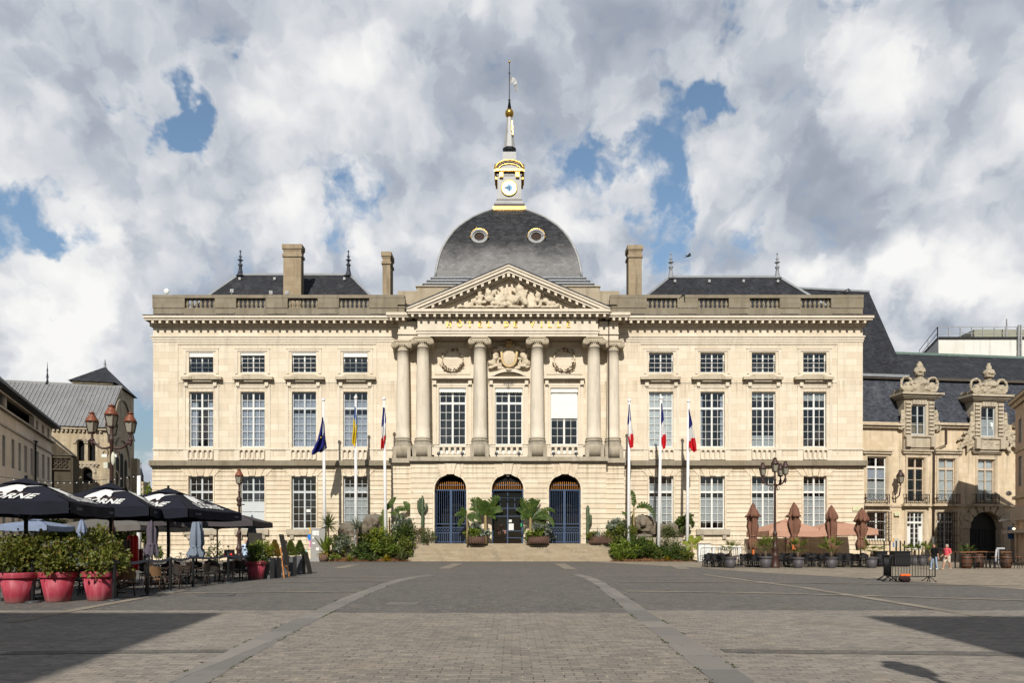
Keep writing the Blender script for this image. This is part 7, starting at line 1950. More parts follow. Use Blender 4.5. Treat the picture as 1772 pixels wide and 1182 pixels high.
shrub('big dark green shrub at the foot of the left bed, right of the spindly tree', 650, 968, 922, 52, 61.0, 'dark', .22, 2600, 1, group=S)
shrub('mid green shrub below the left stone lion', 642, 950, 912, 60, 61.9, 'shrub', .2, 2400, 2, group=S)
shrub('loose olive shrub below the tricolour pole, left bed', 680, 966, 928, 42, 61.0, 'shrub', .2, 2200, 3, group=S)
shrub('grey green low shrub in front of the left lion', 598, 962, 930, 40, 61.2, 'grey', .2, 1500, 4, group=S)
shrub('dark shrub beside the steps, left bed', 700, 950, 905, 30, 62.0, 'dark', .2, 1600, 5, group=S)
shrub('silvery broad-leaved shrub against the wall left of the banana plant', 698, 925, 897, 30, 63.0, 'grey', .34, 800, 6, group=S)
shrub('bright green mounded shrub in the middle of the left bed', 625, 969, 940, 36, 60.7, 'dark', .18, 1500, 7, group=S)
shrub('low green mat by the woven basket planter', 578, 972, 961, 22, 60.4, 'fresh', .1, 700, 8, group=S)
shrub('low green cushion in front of the left bed', 643, 972, 960, 22, 60.2, 'dark', .12, 800, 9, group=S)
shrub('reddish dry shrub at the back of the left bed beside the spiky yucca', 583, 965, 940, 24, 61.2, 'red', .16, 800, 10, group=S)
shrub('airy grassy shrub on the steps left of the first arch', 722, 941, 915, 30, 62.6, 'dry', .26, 700, 11, ZL, w=.12, group=S)
shrub('airy green shrub left of the first arch gate', 742, 941, 918, 26, 62.7, 'olive', .26, 700, 12, ZL, w=.14, group=S)
shrub('olive green shrub at the left end of the right bed', 1083, 945, 908, 40, 62.2, 'shrub', .2, 2200, 13, group=S)
shrub('light green dense shrub at the steps, right bed', 1076, 968, 935, 36, 61.2, 'fresh', .2, 1800, 14, group=S)
shrub('dark shrub in the middle of the right bed', 1112, 970, 935, 46, 60.9, 'dark', .22, 2200, 15, group=S)
shrub('large variegated round shrub below the right stone lion', 1163, 958, 913, 44, 61.8, 'olive', .15, 2800, 16, group=S)
shrub('dark green shrub under the variegated one', 1165, 970, 942, 50, 60.9, 'dark', .2, 2200, 17, group=S)
shrub('brownish shrub at the right end of the right bed', 1188, 972, 952, 28, 60.6, 'red', .16, 900, 18, group=S)
shrub('silver grey broad-leaved shrub above the steps at the right bed', 1071, 928, 899, 34, 63.0, 'grey', .36, 900, 19, group=S)
shrub('small dark tree with drooping leaves in front of the right wing', 1187, 925, 893, 26, 63.2, 'dark', .34, 520, 20, group=S, cat='tree', name='small_tree')
shrub('orange flecked low shrub at the front of the right bed', 1138, 971, 955, 22, 60.5, 'red', .14, 700, 21, group=S)
shrub('bright yellow green shrub in the front of the left bed, right half', 667, 966, 936, 34, 60.6, 'fresh', .2, 1500, 61, group=S)
shrub('ferny yellow green shrub just left of the tricolour pole, left bed', 655, 948, 915, 34, 61.4, 'brightyel', .2, 1000, 62, group=S, w=.3)
shrub('olive shrub between the spiky yucca and the left lion', 588, 950, 926, 30, 61.7, 'olive', .18, 1100, 63, group=S)
shrub('fresh green shrub at the left end of the steps', 703, 962, 932, 26, 61.1, 'shrub', .2, 1200, 64, group=S)
shrub('bright green shrub in the front of the right bed, left half', 1092, 966, 936, 32, 60.7, 'fresh', .2, 1400, 65, group=S)
shrub('yellow green shrub in the right bed under the middle pole', 1128, 962, 934, 30, 60.9, 'shrub', .2, 1300, 66, group=S)
for px, py, w_, lab, Y in ((1030,941,24,'reddish brown grass clump at the right of the steps, beside the cactus',62.7),(1052,941,24,'reddish brown grass clump at the right of the steps, nearest the bed',62.7),(825,941,34,'brown woven trough of shrubs between the left and middle arch',62.4),(931,941,38,'brown woven trough of shrubs between the middle and right arch',62.4)):
    t = thing('planter', lab, 'planter', (wx(px,Y),Y,ZL), 0); r = w_*Y/F/2; m = MB(); N = 16
    m.lathe([(r*.85,0),(r,.1),(r*.95,.55),(r*.85,.6)], n=N); 
    for k in range(26): a = 2*pi*k/26; m.bar((r*cos(a)*1.0,r*sin(a)*1.0,0),(r*cos(a)*.99,r*sin(a)*.99,.62+.08*(k%3)),.05)
    m.build('wicker_basket', paint('dark wicker', (.10,.055,.04), .9, .4, 8), t)
    rn = random.Random(px); m = MB(); bush(m, (0,0,.62), (r*1.15,r*.8,.42), 700, .16, rn, 10); m.build('foliage', LG['red' if w_ < 30 else 'olive'], t)
    if w_ > 30:
        m = MB(); bush(m, (r*(.25 if px < 880 else .1),-.2,1.15), (r*.85,r*.6,.5), 420, .34, rn, 8, .38); o = m.build('grey_foliage', LG['grey'], t)
        m = MB(); bush(m, (-.3*r,-.3,.9), (r*.8,r*.5,.5), 420, .24, rn, 8, .38); m.build('green_foliage', LG['fresh'], t)
def banana(label, px, pyb, pyt, Y, lvs, seed, z0=None, r=.085, torn=.15, tone='banana'):
    """trunk from the ground to the crown, leaves given as (tip px, tip py, mid px, mid py, width)"""
    zb = wz(pyb, Y) if z0 is None else z0
    t = thing('banana_plant', label, 'banana plant', (wx(px,Y), Y, zb), 0, 'banana plants round the steps'); rn = random.Random(seed)
    o = Vector((wx(px,Y), Y, 0)); c = Vector((0,0,wz(pyt,Y)-zb)); m = MB(); m.path([(0,0,-.05),(.03,0,c.z*.5),c,c+Vector((0,0,.35))], [r*1.3,r,r*.8,r*.3], 10); m.build('trunk', STEMY, t)
    m = MB()
    for k, (tx, ty, mx_, my_, w) in enumerate(lvs):
        dy = rn.uniform(-.7,.5); tip = W(tx,ty,Y)+Vector((0,dy,0))-o-Vector((0,0,zb)); mid = W(mx_,my_,Y)+Vector((0,dy*.5,0))-o-Vector((0,0,zb)); N = 11; q = []
        for i in range(N+1): u = i/N; q.append(c*(1-u)**2+(mid*2-c*.5-tip*.5)*2*u*(1-u)+tip*u*u)
        for i in range(N):
            a, b = q[i], q[i+1]; d = (b-a).normalized(); s = d.cross(Vector((.15,-1,.25))).normalized(); n = s.cross(d)
            def ww(u): return w*(0.08 if u < .12 else min(1, (u-.12)*5+.25))*(1-max(0,u-.55)**2*4.2)
            wa, wb = ww(i/N), ww((i+1)/N) if i < N-1 else .02
            for sg in (-1, 1):
                g = .18 if rn.random() < torn else 0; f = rn.uniform(.2,.45)
                m.add([a, a.lerp(b,g)+s*sg*wa-n*wa*f, b.lerp(a,g)+s*sg*wb-n*wb*f, b], [(0,1,2,3)])
            if i/N < .9: m.bar(a, b, .03*(1-.6*i/N))
    m.build('leaf', LG[tone], t); return t
banana('slender banana plant left of the steps with three raised leaves', 713.5, 922, 885, 63.3, [(683,886,695,880,.26),(697,869,704,873,.24),(724,862,718,872,.30),(736,876,726,880,.22),(716,912,717,903,.22)], 1, 1.3)
banana('tall leafy banana plant left of the middle arch', 840, 941, 895, 62.2, [(813,867,827,869,.46),(840,866,838,880,.46),(866,862,851,870,.44),(870,887,854,881,.46),(824,897,832,886,.34),(826,861,833,875,.36),(846,878,842,888,.42),(858,900,850,890,.3),(812,884,824,880,.3)], 2, ZL, .15, .25)
banana('low banana plant right of the left gate', 808, 935, 893, 61.9, [(788,894,797,889,.22),(797,880,802,884,.26),(794,913,798,900,.24),(818,899,812,893,.22),(833,905,820,892,.26),(822,906,814,897,.22)], 3, ZL, .08)
banana('tall leafy banana plant right of the middle arch', 918, 941, 902, 62.2, [(900,864,909,874,.42),(921,862,919,878,.42),(893,884,903,884,.26),(903,902,907,893,.26),(930,866,921,876,.42),(934,869,926,873,.28),(950,893,936,886,.30),(962,888,944,882,.24),(958,914,946,895,.26),(952,918,938,900,.26),(926,882,921,887,.4),(936,866,930,872,.12)], 4, ZL, .15, .25)
banana('tall banana plant with one long drooping torn leaf in the right bed', 1096.5, 935, 884, 62.0, [(1092,848,1097,862,.24),(1131,897,1117,874,.30),(1076,885,1084,890,.20)], 5, 1.0, .09, .5)
banana('banana plant behind the flagpole in the left bed', 669, 935, 886, 62.3, [(685,860,676,870,.24),(672,873,670,878,.22),(700,896,686,890,.15)], 6, 1.0, .07)
banana('short lime green banana plant at the right end of the right bed', 1197, 960, 944, 60.7, [(1213,929,1205,935,.26),(1196,926,1197,933,.28),(1188,954,1192,949,.26),(1182,940,1189,940,.2),(1210,948,1204,947,.2),(1203,932,1201,938,.26)], 7, .3, .10, .05, 'brightyel')
banana('small upright broad-leaved plant in the middle of the right bed', 1103, 955, 945, 60.8, [(1093,924,1096,935,.26),(1113,928,1109,936,.22),(1090,942,1096,942,.2),(1120,944,1112,944,.2),(1104,950,1103,948,.2)], 8, .5, .08, .05)
banana('broad dark-leaved plant left of the tricolour pole', 660, 945, 932, 61.2, [(640,918,650,922,.2),(668,926,664,928,.2),(650,928,654,928,.2),(655,918,657,924,.2)], 9, .6, .06, .1, 'dark')
def cactus(label, px, pyb, pyt, Y, arms, z0, r=.16, tone='cactus'):
    zb = z0; t = thing('cactus', label, 'cactus', (wx(px,Y),Y,zb), 0); H = wz(pyt,Y)-zb; m = MB()
    def col(pts, rr):
        n = 20; st = len(m.v); m.path(pts, [rr*.9]+[rr]*(len(pts)-2)+[rr*.35], n)
        c = [Vector(p) for p in pts]
        for i in range(len(pts)):
            for k in range(n):
                v = Vector(m.v[st+i*n+k]); m.v[st+i*n+k] = tuple(c[i]+(v-c[i])*(1 if k % 2 else .72))
    col([(0,0,-.1),(0,0,H*.3),(.02,0,H*.6),(0,0,H*.93),(0,0,H)], r)
    for px2, py2, py3 in arms:
        x = wx(px2,Y)-wx(px,Y); z1, z2 = wz(py3,Y)-zb, wz(py2,Y)-zb
        col([(0,0,z1-.3),(x*.6,-.05,z1-.05),(x,-.06,z1+.25),(x,-.06,z2-.1),(x,-.06,z2)], r*.72)
    m.build('stem', LG[tone], t); return t
cactus('branching grey cactus between the banana plant and the first gate', 731, 941, 858, 62.9, [(724,866,885),(738,871,884),(727,862,880)], ZL-.3, .15, 'cactus')
cactus('tall green column cactus right of the third gate', 1017, 941, 875, 62.7, [(1022,891,906)], ZL-.2, .17)
cactus('slim dark green cactus beside the left lion', 663, 945, 882, 61.9, [(658,893,905),(667,890,903)], 1.0, .16, 'conifer')
cactus('slim green cactus at the back of the right bed', 1095, 930, 890, 62.6, [], 1.0, .12, 'conifer')
cactus('thin brown pole cactus in the left bed', 674, 945, 896, 62.4, [], 1.0, .08, 'dry')
def tuft(label, px, pyb, Y, n, L, w, kind, z0=0.05, tilt=(.1,1.0), droop=(.4,1.2), seed=1, trunk=None, name='grass_tuft', cat='grass clump', group=None, c=None):
    t = thing(name, label, cat, (wx(px,Y),Y,z0), 0, group); rn = random.Random(seed); m = MB(); h = 0
    if trunk:
        h = trunk; k = MB(); k.path([(0,0,-.05),(.03,0,h*.5),(0,0,h)], [.09,.075,.07], 8); k.build('trunk', WOOD, t)
    crown(m, (0,0,h), n, L, w, rn, droop, tilt); m.build('leaf', LG[kind], t); return t
Gt = 'spiky and grassy plants of the flower beds'
t = tuft('spiky yucca tree beside the information totem', 568, 968, 60.9, 110, 1.45, .06, 'olive', .1, (.05,2.2), (.3,.9), 1, 3.1, 'yucca', 'yucca', Gt)
tuft('broad yellow-stemmed plant in a pot below the yucca', 564, 962, 60.4, 16, 2.3, .19, 'fresh', .55, (.05,.6), (.2,.7), 2, None, 'broad_leaf_plant', 'plant', Gt)
tuft('spindly tree with a small grey spiky crown in front of the left bed', 617, 970, 60.4, 60, 1.15, .06, 'grey', .05, (.1,1.8), (.2,.8), 3, 2.9, 'spiky_tree', 'tree', Gt)
tuft('yellow grass spilling from the woven basket', 560, 958, 60.15, 60, .75, .03, 'yellow', .62, (.3,1.5), (1.5,2.6), 4, None, 'grass_tuft', 'grass clump', Gt)
t = thing('basket', 'woven basket with yellow grass at the left end of the bed', 'basket', (wx(560,60.15),60.15,0)); m = MB(); m.lathe([(.34,0),(.42,.3),(.40,.62),(.34,.64)], n=18); m.build('basket', paint('wicker', (.14,.085,.06), .9, .4, 14), t)
tuft('round bright yellow grass cushion at the front of the left bed', 669, 971, 60.0, 150, .52, .035, 'yellow', .12, (.1,1.5), (.9,1.8), 5, None, 'grass_tuft', 'grass clump', Gt)
tuft('yellow green grass clump left of the spindly tree', 605, 971, 60.1, 60, .7, .03, 'brightyel', .1, (.1,1.3), (.8,1.6), 6, None, 'grass_tuft', 'grass clump', Gt)
tuft('yellow grass clump at the front of the right bed', 1155, 970, 60.1, 60, .6, .03, 'yellow', .1, (.1,1.3), (.8,1.6), 7, None, 'grass_tuft', 'grass clump', Gt)
tuft('olive grass clump beside the steps, left bed', 695, 968, 60.3, 70, 1.2, .03, 'olive', .1, (.1,1.2), (.8,1.6), 8, None, 'grass_tuft', 'grass clump', Gt)
tuft('bright grass clump beside the steps, right bed', 1071, 968, 60.3, 90, 1.1, .03, 'fresh', .1, (.1,1.2), (.8,1.8), 9, None, 'grass_tuft', 'grass clump', Gt)
tuft('agave with stiff grey green leaves, right of the cactus', 1036, 941, 62.6, 16, 1.5, .09, 'grey', ZL, (.05,.75), (.05,.3), 10, None, 'agave', 'agave', Gt)
tuft('upright green strap-leaved plant right of the agave', 1053, 941, 62.7, 12, 1.7, .09, 'fresh', ZL, (.05,.6), (.1,.6), 11, None, 'strap_leaf_plant', 'plant', Gt)
tuft('spiky dark rosette in the middle of the right bed', 1105, 967, 60.5, 46, .9, .035, 'olive', .3, (.1,1.5), (.2,.7), 12, None, 'spiky_rosette', 'plant', Gt)
tuft('glossy dark broad-leaved plant at the steps, left bed', 690, 948, 61.6, 16, 1.3, .2, 'dark', .6, (.2,1.2), (.4,1.2), 13, None, 'broad_leaf_plant', 'plant', Gt)

# ---- the two weathered stone lions
def lion(label, px0, px1, s, Y):
    """reclining lion; s = +1: head at the right end"""
    t = thing('stone_lion', label, 'statue', (wx((px0+px1)/2,Y), Y, 0)); L = wx(px1,Y)-wx(px0,Y); zb = wz(932,Y); m = MB(); k = L/4.3
    def b(x, y, z, r, sc=(1,1,1), rot=0): m.ball((x*s*k, y, zb+z*k), r*k, 12, 9, sc, Matrix.Rotation(rot*s,3,'Y'))
    b(-1.35,0,.72,.85,(1,.8,.95)); b(-1.2,-.42,.55,.62,(1.1,.7,1)); b(-.4,0,.75,.68,(1.5,.85,.9)); b(.5,0,.85,.75,(1.3,.85,1)); b(1.0,0,1.15,.95,(.95,.9,1.05)); b(1.15,-.1,1.5,.72,(1.1,1,.95)); b(.75,0,1.35,.75,(.9,.9,1.1))
    b(1.35,-.55,1.45,.44,(1,.9,1.05)); b(1.38,-.85,1.28,.27,(1,1,.8)); b(1.38,-.80,1.12,.22,(1.1,1,.6)); b(1.36,-.9,1.40,.11,(1.2,.8,.8))
    for sx in (-1, 1): b(1.36+sx*.17,-.86,1.55,.10,(1.3,.8,.7)); b(1.36+sx*.40,-.35,1.86,.17); b(1.36+sx*.5,-.3,1.4,.32,(.8,1,1.4)); b(1.36+sx*.38,-.4,1.02,.3,(.8,1,1.2))
    for a in range(12): b(1.3+.66*cos(a*pi/6),-.2,1.42+.62*sin(a*pi/6),.25,(1,.9,1))
    b(1.5,-.75,.24,.26,(1.8,.8,.8)); b(2.0,-.8,.18,.24,(1,.9,.7)); b(.9,-.85,.24,.26,(1.7,.8,.8)); b(1.4,-.95,.17,.22,(1,.9,.7)); b(-.6,-.8,.2,.26,(1.9,.8,.7)); b(-1.9,-.2,.25,.3,(1,.8,.6)); b(-2.0,-.1,.6,.22,(.7,.7,1.6))
    mesh_of(lumps(m, .06, .10, 2.6), 'body', M['lion'], t)
    m = MB(); m.box(-L*.53, L*.53, -1.15, 1.1, zb-.45, zb+.06); m.box(-L*.57, L*.57, -1.25, 1.2, 0, zb-.45); m.build('plinth', M['base'], t)
lion('weathered stone lion lying left of the steps behind the shrubs', 586, 667, 1, 62.9)
lion('weathered stone lion lying right of the steps behind the shrubs', 1096, 1174, -1, 62.9)
# trees and hedge seen under the parasols
TR = 'garden trees left of the town hall'
def tree(label, px, Y, pyt, wpx, kind, seed, zc=.35, n=2400, L=.3):
    H = wz(pyt,Y); t = thing('tree', label, 'tree', (wx(px,Y),Y,0), 0, TR); rn = random.Random(seed); r = wpx*Y/F/2
    m = MB(); m.path([(0,0,0),(.05,0,H*.3),(0,.05,H*.55),(.1,0,H*.8)], [.16,.12,.08,.03], 8)
    for q in range(6): a = rn.uniform(0,6.3); m.path([(0,0,H*(.25+.07*q)),(r*.35*cos(a),r*.35*sin(a),H*(.42+.07*q)),(r*.7*cos(a),r*.7*sin(a),H*(.55+.06*q))], [.06,.04,.015], 6)
    m.build('trunk', WOOD, t); m = MB(); bush(m, (0,0,H*.62), (r,r,H*.38), n, L, rn, 26, .42, .3); m.build('crown', LG[kind], t)
tree('dark green tree behind the third red pot, under the canopies', 175, 66, 898, 70, 'dark', 1); tree('olive green tree left of the white pole', 222, 68, 898, 60, 'shrub', 2); tree('small tree beside the left corner of the town hall', 252, 70, 842, 34, 'fresh', 3, n=1500); tree('dark tree farthest left under the canopies', 100, 70, 900, 60, 'dark', 4)
shrub('bright green pointed conifer in front of the left wing', 274, 968, 943, 11, 52, 'fresh', .1, 900, 51, name='conifer', cat='conifer'); shrub('loose grey green olive shrub right of the blue grey folded parasol', 372, 972, 938, 30, 46, 'olive', .14, 500, 52, name='olive_shrub')
# ================================================================== CAFE FURNITURE
BLK = paint('black woven plastic', (.012,.012,.014), .5, .3, 30, 0, .4); RAT = paint('tan woven rattan', (.15,.085,.042), .75, .3, 40, 0, .2, .2, 120); BAM = paint('dark bamboo tube', (.05,.024,.013), .5, .3, 8)
def armchair(label, loc, rz, seat_m, leg_m, group, first=[None]):
    t = thing('armchair', label, 'chair', loc, rz, group); w, d, hs = .24, .23, .45
    m = MB(); m.prism([(-w+.04,-d),(w-.04,-d),(w,-d+.04),(w,d),(-w,d),(-w,-d+.04)], hs-.03, hs+.015, 'z'); m.build('seat', seat_m, t)
    m = MB(); vs = []; N = 10      # curved back
    for j in range(N+1):
        a = pi*(.12+.76*j/N); x, y = .27*cos(a), .05+.24*sin(a)
        for z in (hs+.08, hs+.25, hs+.42): vs.append((x, y+.06*(z-hs), z-(.06*abs(cos(a))**2 if z > hs+.4 else 0)))
    m.add(vs, [(3*j+k, 3*j+k+1, 3*j+k+4, 3*j+k+3) for j in range(N) for k in range(2)], True); m.build('backrest', seat_m, t)
    for sx in (-1, 1):
        for sy in (-1, 1):
            m = MB(); m.tube((sx*.20,sy*.19,hs),(sx*.235,sy*.235,0),.016,.013,8); m.build('leg', leg_m, t)
    m = MB(); pts = [(-.25,-.2,hs),(-.27,-.2,hs+.19),(-.275,-.12,hs+.21)]+[(.275*cos(a),.05+.25*sin(a),hs+.22+.21*max(0,sin(a))**1.5) for a in [pi-pi*k/10 for k in range(11)]]+[(.275,-.12,hs+.21),(.27,-.2,hs+.19),(.25,-.2,hs)]
    m.path(pts, .015, 6); m.build('frame', leg_m, t)
    m = MB()
    for a, b in (((-.22,-.2,.2),(.22,-.2,.38)),((.22,-.2,.2),(-.22,-.2,.38)),((-.21,-.2,.22),(-.21,.2,.22)),((.21,-.2,.22),(.21,.2,.22))): m.tube(a, b, .009, None, 5)
    m.build('stretcher', leg_m, t); return t
def table(label, loc, rz, group, top_m, h=.74, r=.35, square=True):
    t = thing('cafe_table', label, 'table', loc, rz, group); m = MB()
    if square: m.box(-r,r,-r,r,h-.035,h)
    else: m.lathe([(r,h-.03),(r,h)], n=20)
    m.build('tabletop', top_m, t); m = MB(); m.tube((0,0,.03),(0,0,h-.03),.03); m.build('column', M['iron'], t); m = MB()
    for k in range(4): a = k*pi/2+pi/4; m.bar((0,0,.04),(cos(a)*.3,sin(a)*.3,.015),.035)
    m.build('foot', M['iron'], t); return t
BR = 'black woven armchairs of the right café'; lb1 = 'black woven armchair in the crowded rows of the right café'
p1 = armchair(lb1, (13.4,46,0), 1.2, BLK, M['iron'], BR); tb1 = table('dark square café table among the black armchairs on the right', (14.6,47,0), .1, 'dark café tables on the right', paint('dark table top', (.06,.045,.04), .4))
rn = random.Random(5); cols = [1222,1236,1252,1285,1302,1322,1352,1366,1394,1408,1422,1452,1464,1478,1492,1522]
k = 0
for row, Y in enumerate((45.6,46.5,48.2,49.2,51.5,52.6)):
    for px in cols:
        if row > 3 and rn.random() < .25: continue
        if row % 2 == 0 and rn.random() < .12: continue
        if px > 1500 and row > 1: continue
        Yc_ = Y+rn.uniform(-.15,.15); x = wx(px+rn.uniform(-3,3)+row*1.5, Yc_)
        k += 1; dup(p1, (x, Yc_, 0), (pi if row % 2 == 0 else 0)+pi*0+rn.uniform(-.6,.6)+ (0 if rn.random() < .75 else 1.5))
for row, Y in enumerate((46.05,48.7,52.0)):
    for px in (1243,1272,1312,1358,1400,1458,1485): dup(tb1, (wx(px,Y)+row*.2, Y+rn.uniform(-.1,.1), 0), rn.uniform(-.2,.2))
WG = 'rattan armchairs of the left café'
p2 = armchair('tan rattan armchair half hidden behind the post right of the third red pot', P2(218,21.0), -2.6, RAT, BAM, WG)
dup(p2, P2(268,23.0), R(190), 'tan rattan armchair facing away under the third black canopy, between two posts')
lb2 = 'darkened rattan armchair in the deep shade of the black parasols'
p3 = armchair(lb2, (-13.4,21.6,0), .3, paint('darkened rattan', (.018,.012,.009), .7, .3, 30), BAM, 'darkened rattan armchairs in the shade of the left café')  # rattan colour darkened to carry the shade under the parasols
tb2 = table('dark round café table in the shade of the black parasols', (-12.9,22.2,0), 0, 'dark round tables of the left café', paint('dark round top', (.035,.03,.028), .35), .74, .34, False)
for i, (x, y) in enumerate(((-12.7,24.6),(-12.8,27.0),(-12.6,29.4),(-14.6,21.2),(-14.8,23.6),(-14.9,26.2),(-14.9,28.8),(-16.6,24),(-16.8,27),(-17,30),(-12.6,31.6),(-14.8,31.4))): dup(tb2, (x,y,0), i)
for x, y in ((-12.0,24.2),(-12.2,25.3),(-13.3,25.3),(-12.1,26.6),(-13.4,26.4),(-12.0,27.7),(-13.3,27.8),(-12.1,29.0),(-13.2,29.0),(-12.0,30.2),(-13.3,30.2),(-14.0,21.9),(-15.3,20.6),(-15.3,22.0),(-14.3,24.3),(-15.5,24.2),(-14.3,26.8),(-15.6,26.8),(-14.2,29.4),(-15.6,29.4),(-16.1,23.4),(-17.2,24.6),(-16.2,27.6),(-17.4,27.6),(-13.2,32.2),(-12.0,31.2)): dup(p3, (x,y,0), rn.uniform(0,6.3))
# planted troughs and screens behind the pots
t = thing('screen', 'brown grey folding screen between the café and the square, behind the third shrub', 'screen', P2(205,26), R(20)); m = MB(); m.box(-1.0,.36,-.02,.02,.3,1.75); m.build('panel', paint('taupe screen', (.16,.12,.11), .7), t); m = MB(); [m.bar((x,0,0),(x,0,1.8),.05) for x in (-1.0,.36)]; m.build('upright', M['iron'], t)
t = thing('screen', 'grey glass screen behind the red pots', 'screen', P2(105,24), R(8)); m = MB(); m.box(-1.6,1.4,-.02,.02,.3,1.72); m.build('panel', paint('grey screen', (.13,.135,.145), .35), t); m = MB(); [m.bar((x,0,0),(x,0,1.76),.05) for x in (-1.6,0,1.4)]; m.build('upright', M['iron'], t)
REDM = paint('bright red plastic', (.80,.01,.005), .4, .05, 2)
t = thing('heater', 'bright red rounded column heater beside the white pole', 'heater', P2(230,27.5), 0); m = MB(); m.lathe([(.20,.9),(.2,.92)], n=4)
m = MB()
for s in (-1, 1): m.lathe([(.10,.55),(.115,.6),(.115,1.83),(.09,1.93),(.0,1.98)], (s*.10,0,0), 14)
m.build('column', REDM, t); m = MB(); m.box(-.02,.02,-.10,.06,.6,1.9); m.box(.18,.3,.1,.2,.7,1.4); m.build('groove', paint('dark red', (.2,.004,.004)), t); m = MB(); m.lathe([(.28,0),(.28,.04),(.05,.06),(.05,.56)], n=14); m.build('foot', M['iron'], t)
# easel, menu boards
OR = paint('orange varnished wood', (.45,.17,.04), .5, .2, 8)
t = thing('easel', 'orange wooden easel with a slanted black menu board', 'easel', G(484,1000.5)+Vector((0,.2,0)), R(86)); m = MB(); [m.bar((s*.32,-.28,0),(s*.05,0,1.45),.05) for s in (-1,1)]; m.bar((0,.5,0),(0,0,1.4),.05); m.bar((-.26,-.2,.5),(.26,-.2,.5),.05); m.build('stand', OR, t)
m = MB(); m.obox((0,-.16,1.32), .52, .03, 1.5, Matrix.Rotation(R(-12),3,'X')); m.build('board', M['black'], t)
t = thing('menu_board', 'tall leaning glazed menu board in front of the folded pale parasol', 'menu board', G(443,1001)+Vector((0,.1,0)), R(35)); m = MB(); m.obox((0,.2,1.55), .62, .04, 1.15, Matrix.Rotation(R(-10),3,'X')); m.build('board', paint('dark glass board', (.05,.045,.035), .2, .3, 2), t); m = MB(); [m.bar((s*.28,.1,0),(s*.28,.22,1.7),.035) for s in (-1,1)]; m.build('leg', M['iron'], t)
t = thing('sandwich_board', 'black sandwich board seen from the side, last of the left café', 'sandwich board', G(525,994)+Vector((0,.3,0)), R(86)); m = MB()
for s in (-1, 1): m.obox((0,s*.15,.58), .6, .03, 1.18, Matrix.Rotation(R(s*13),3,'X'))
m.build('board', M['black'], t)
# information totem
t = thing('information_totem', 'grey information totem with white panels and a coloured wavy edge', 'sign', P2(550,60.3), 0); m = MB(); m.box(-.62,.66,-.09,.09,.06,wz(915,60.3)); m.box(-.75,.75,-.16,.16,0,.25); m.build('body', paint('grey totem', (.30,.29,.27), .6, .06, 2), t)
m = MB()
def pn(x0,x1,y0,y1): m.box(wx(x0,60.2)-wx(550,60.3), wx(x1,60.2)-wx(550,60.3), -.11, -.092, wz(y1,60.2), wz(y0,60.2))
pn(540.5,552,919,927); pn(540.5,543.5,929,933); pn(540.5,545.5,939,942); pn(546.8,552,948,953); m.build('notice', M['white'], t)
for nm, c, z0, z1 in (('yellow edge', (.75,.42,.01), wz(924,60.2), wz(913.5,60.2)), ('blue edge', (.02,.17,.55), wz(935,60.2), wz(924.5,60.2)), ('pink edge', (.60,.10,.36), wz(947,60.2), wz(935.5,60.2))):
    m = MB(); N = 8; m.prism([(-.78+.12*sin(pi*k/N)*(1 if 'blue' not in nm else -1), z0+(z1-z0)*k/N) for k in range(N+1)][::-1]+[(-.60, z0),(-.60, z1)], -.10, -.02); o = m.build('coloured_edge', paint(nm, c, .5), t); o['label'] = nm
# crowd barrier with sandbag
def barrier(label, loc, rz, w, h, mat, group=None, n=15):
    t = thing('crowd_barrier', label, 'barrier', loc, rz, group); m = MB(); r = .16; pts = [(-w/2,0,.22),(-w/2,0,h-r)]+[(-w/2+r-r*cos(a),0,h-r+r*sin(a)) for a in (.5,1.0,1.57)]+[(w/2-r+r*sin(a),0,h-r+r*cos(a)) for a in (0,.5,1.0,1.57)]+[(w/2,0,.22)]; m.path(pts, .022, 8); m.tube(pts[0], pts[-1], .02); m.build('frame', mat, t)
    m = MB(); [m.tube((-w/2+w*(k+1)/(n+1),0,.22),(-w/2+w*(k+1)/(n+1),0,h-.01),.011,None,6) for k in range(n)]; m.build('bar', mat, t)
    for s in (-1, 1):
        m = MB(); x = s*w*.36
        for q in (-1, 1): m.tube((x,0,.24),(x+q*.14,-.30,0),.018,None,6); m.tube((x,0,.24),(x+q*.14,.30,0),.018,None,6)
        m.build('foot', mat, t)
    return t
barrier('black crowd barrier standing alone with a sandbag on its foot', P2(1579,28.9), R(2), 1.96, 1.12, M['black'], None, 15)
barrier('black crowd barrier seen end-on at the left end of the other', P2(1535.5,29.6), R(74), 1.2, 1.12, M['black'], None, 12)
t = thing('sandbag', 'dark sandbag with an orange block at the foot of the barrier', 'sandbag', P2(1565,28.65), 0); m = MB(); m.ball((0,0,.14), .24, 14, 9, (1.05,.7,.62)); m.ball((.1,.02,.1), .2, 12, 8, (1,.7,.5)); mesh_of(lumps(m, .02, .03, 5), 'bag', cloth('dark sack', (.035,.02,.02)), t)
m = MB(); [m.ball((-.12+.08*k,-.02,.30), .052, 8, 6, (1,1,1)) for k in range(5)]; m.box(-.17,.19,-.07,.05,.25,.31); mesh_of(lumps(m, .012), 'orange_block', paint('orange plastic', (.85,.12,.01)), t)
for i, (px, Y, rz) in enumerate(((1232,57,R(4)),(1268,57.5,R(-3)))): barrier(('grey crowd barrier behind the chairs beside the white cabinet','grey crowd barrier behind the chairs, right of the other grey one')[i], P2(px,Y), rz, 1.9, 1.25, paint('dull grey steel', (.10,.10,.10), .5), 'grey barriers in front of the cellar grilles', 14)
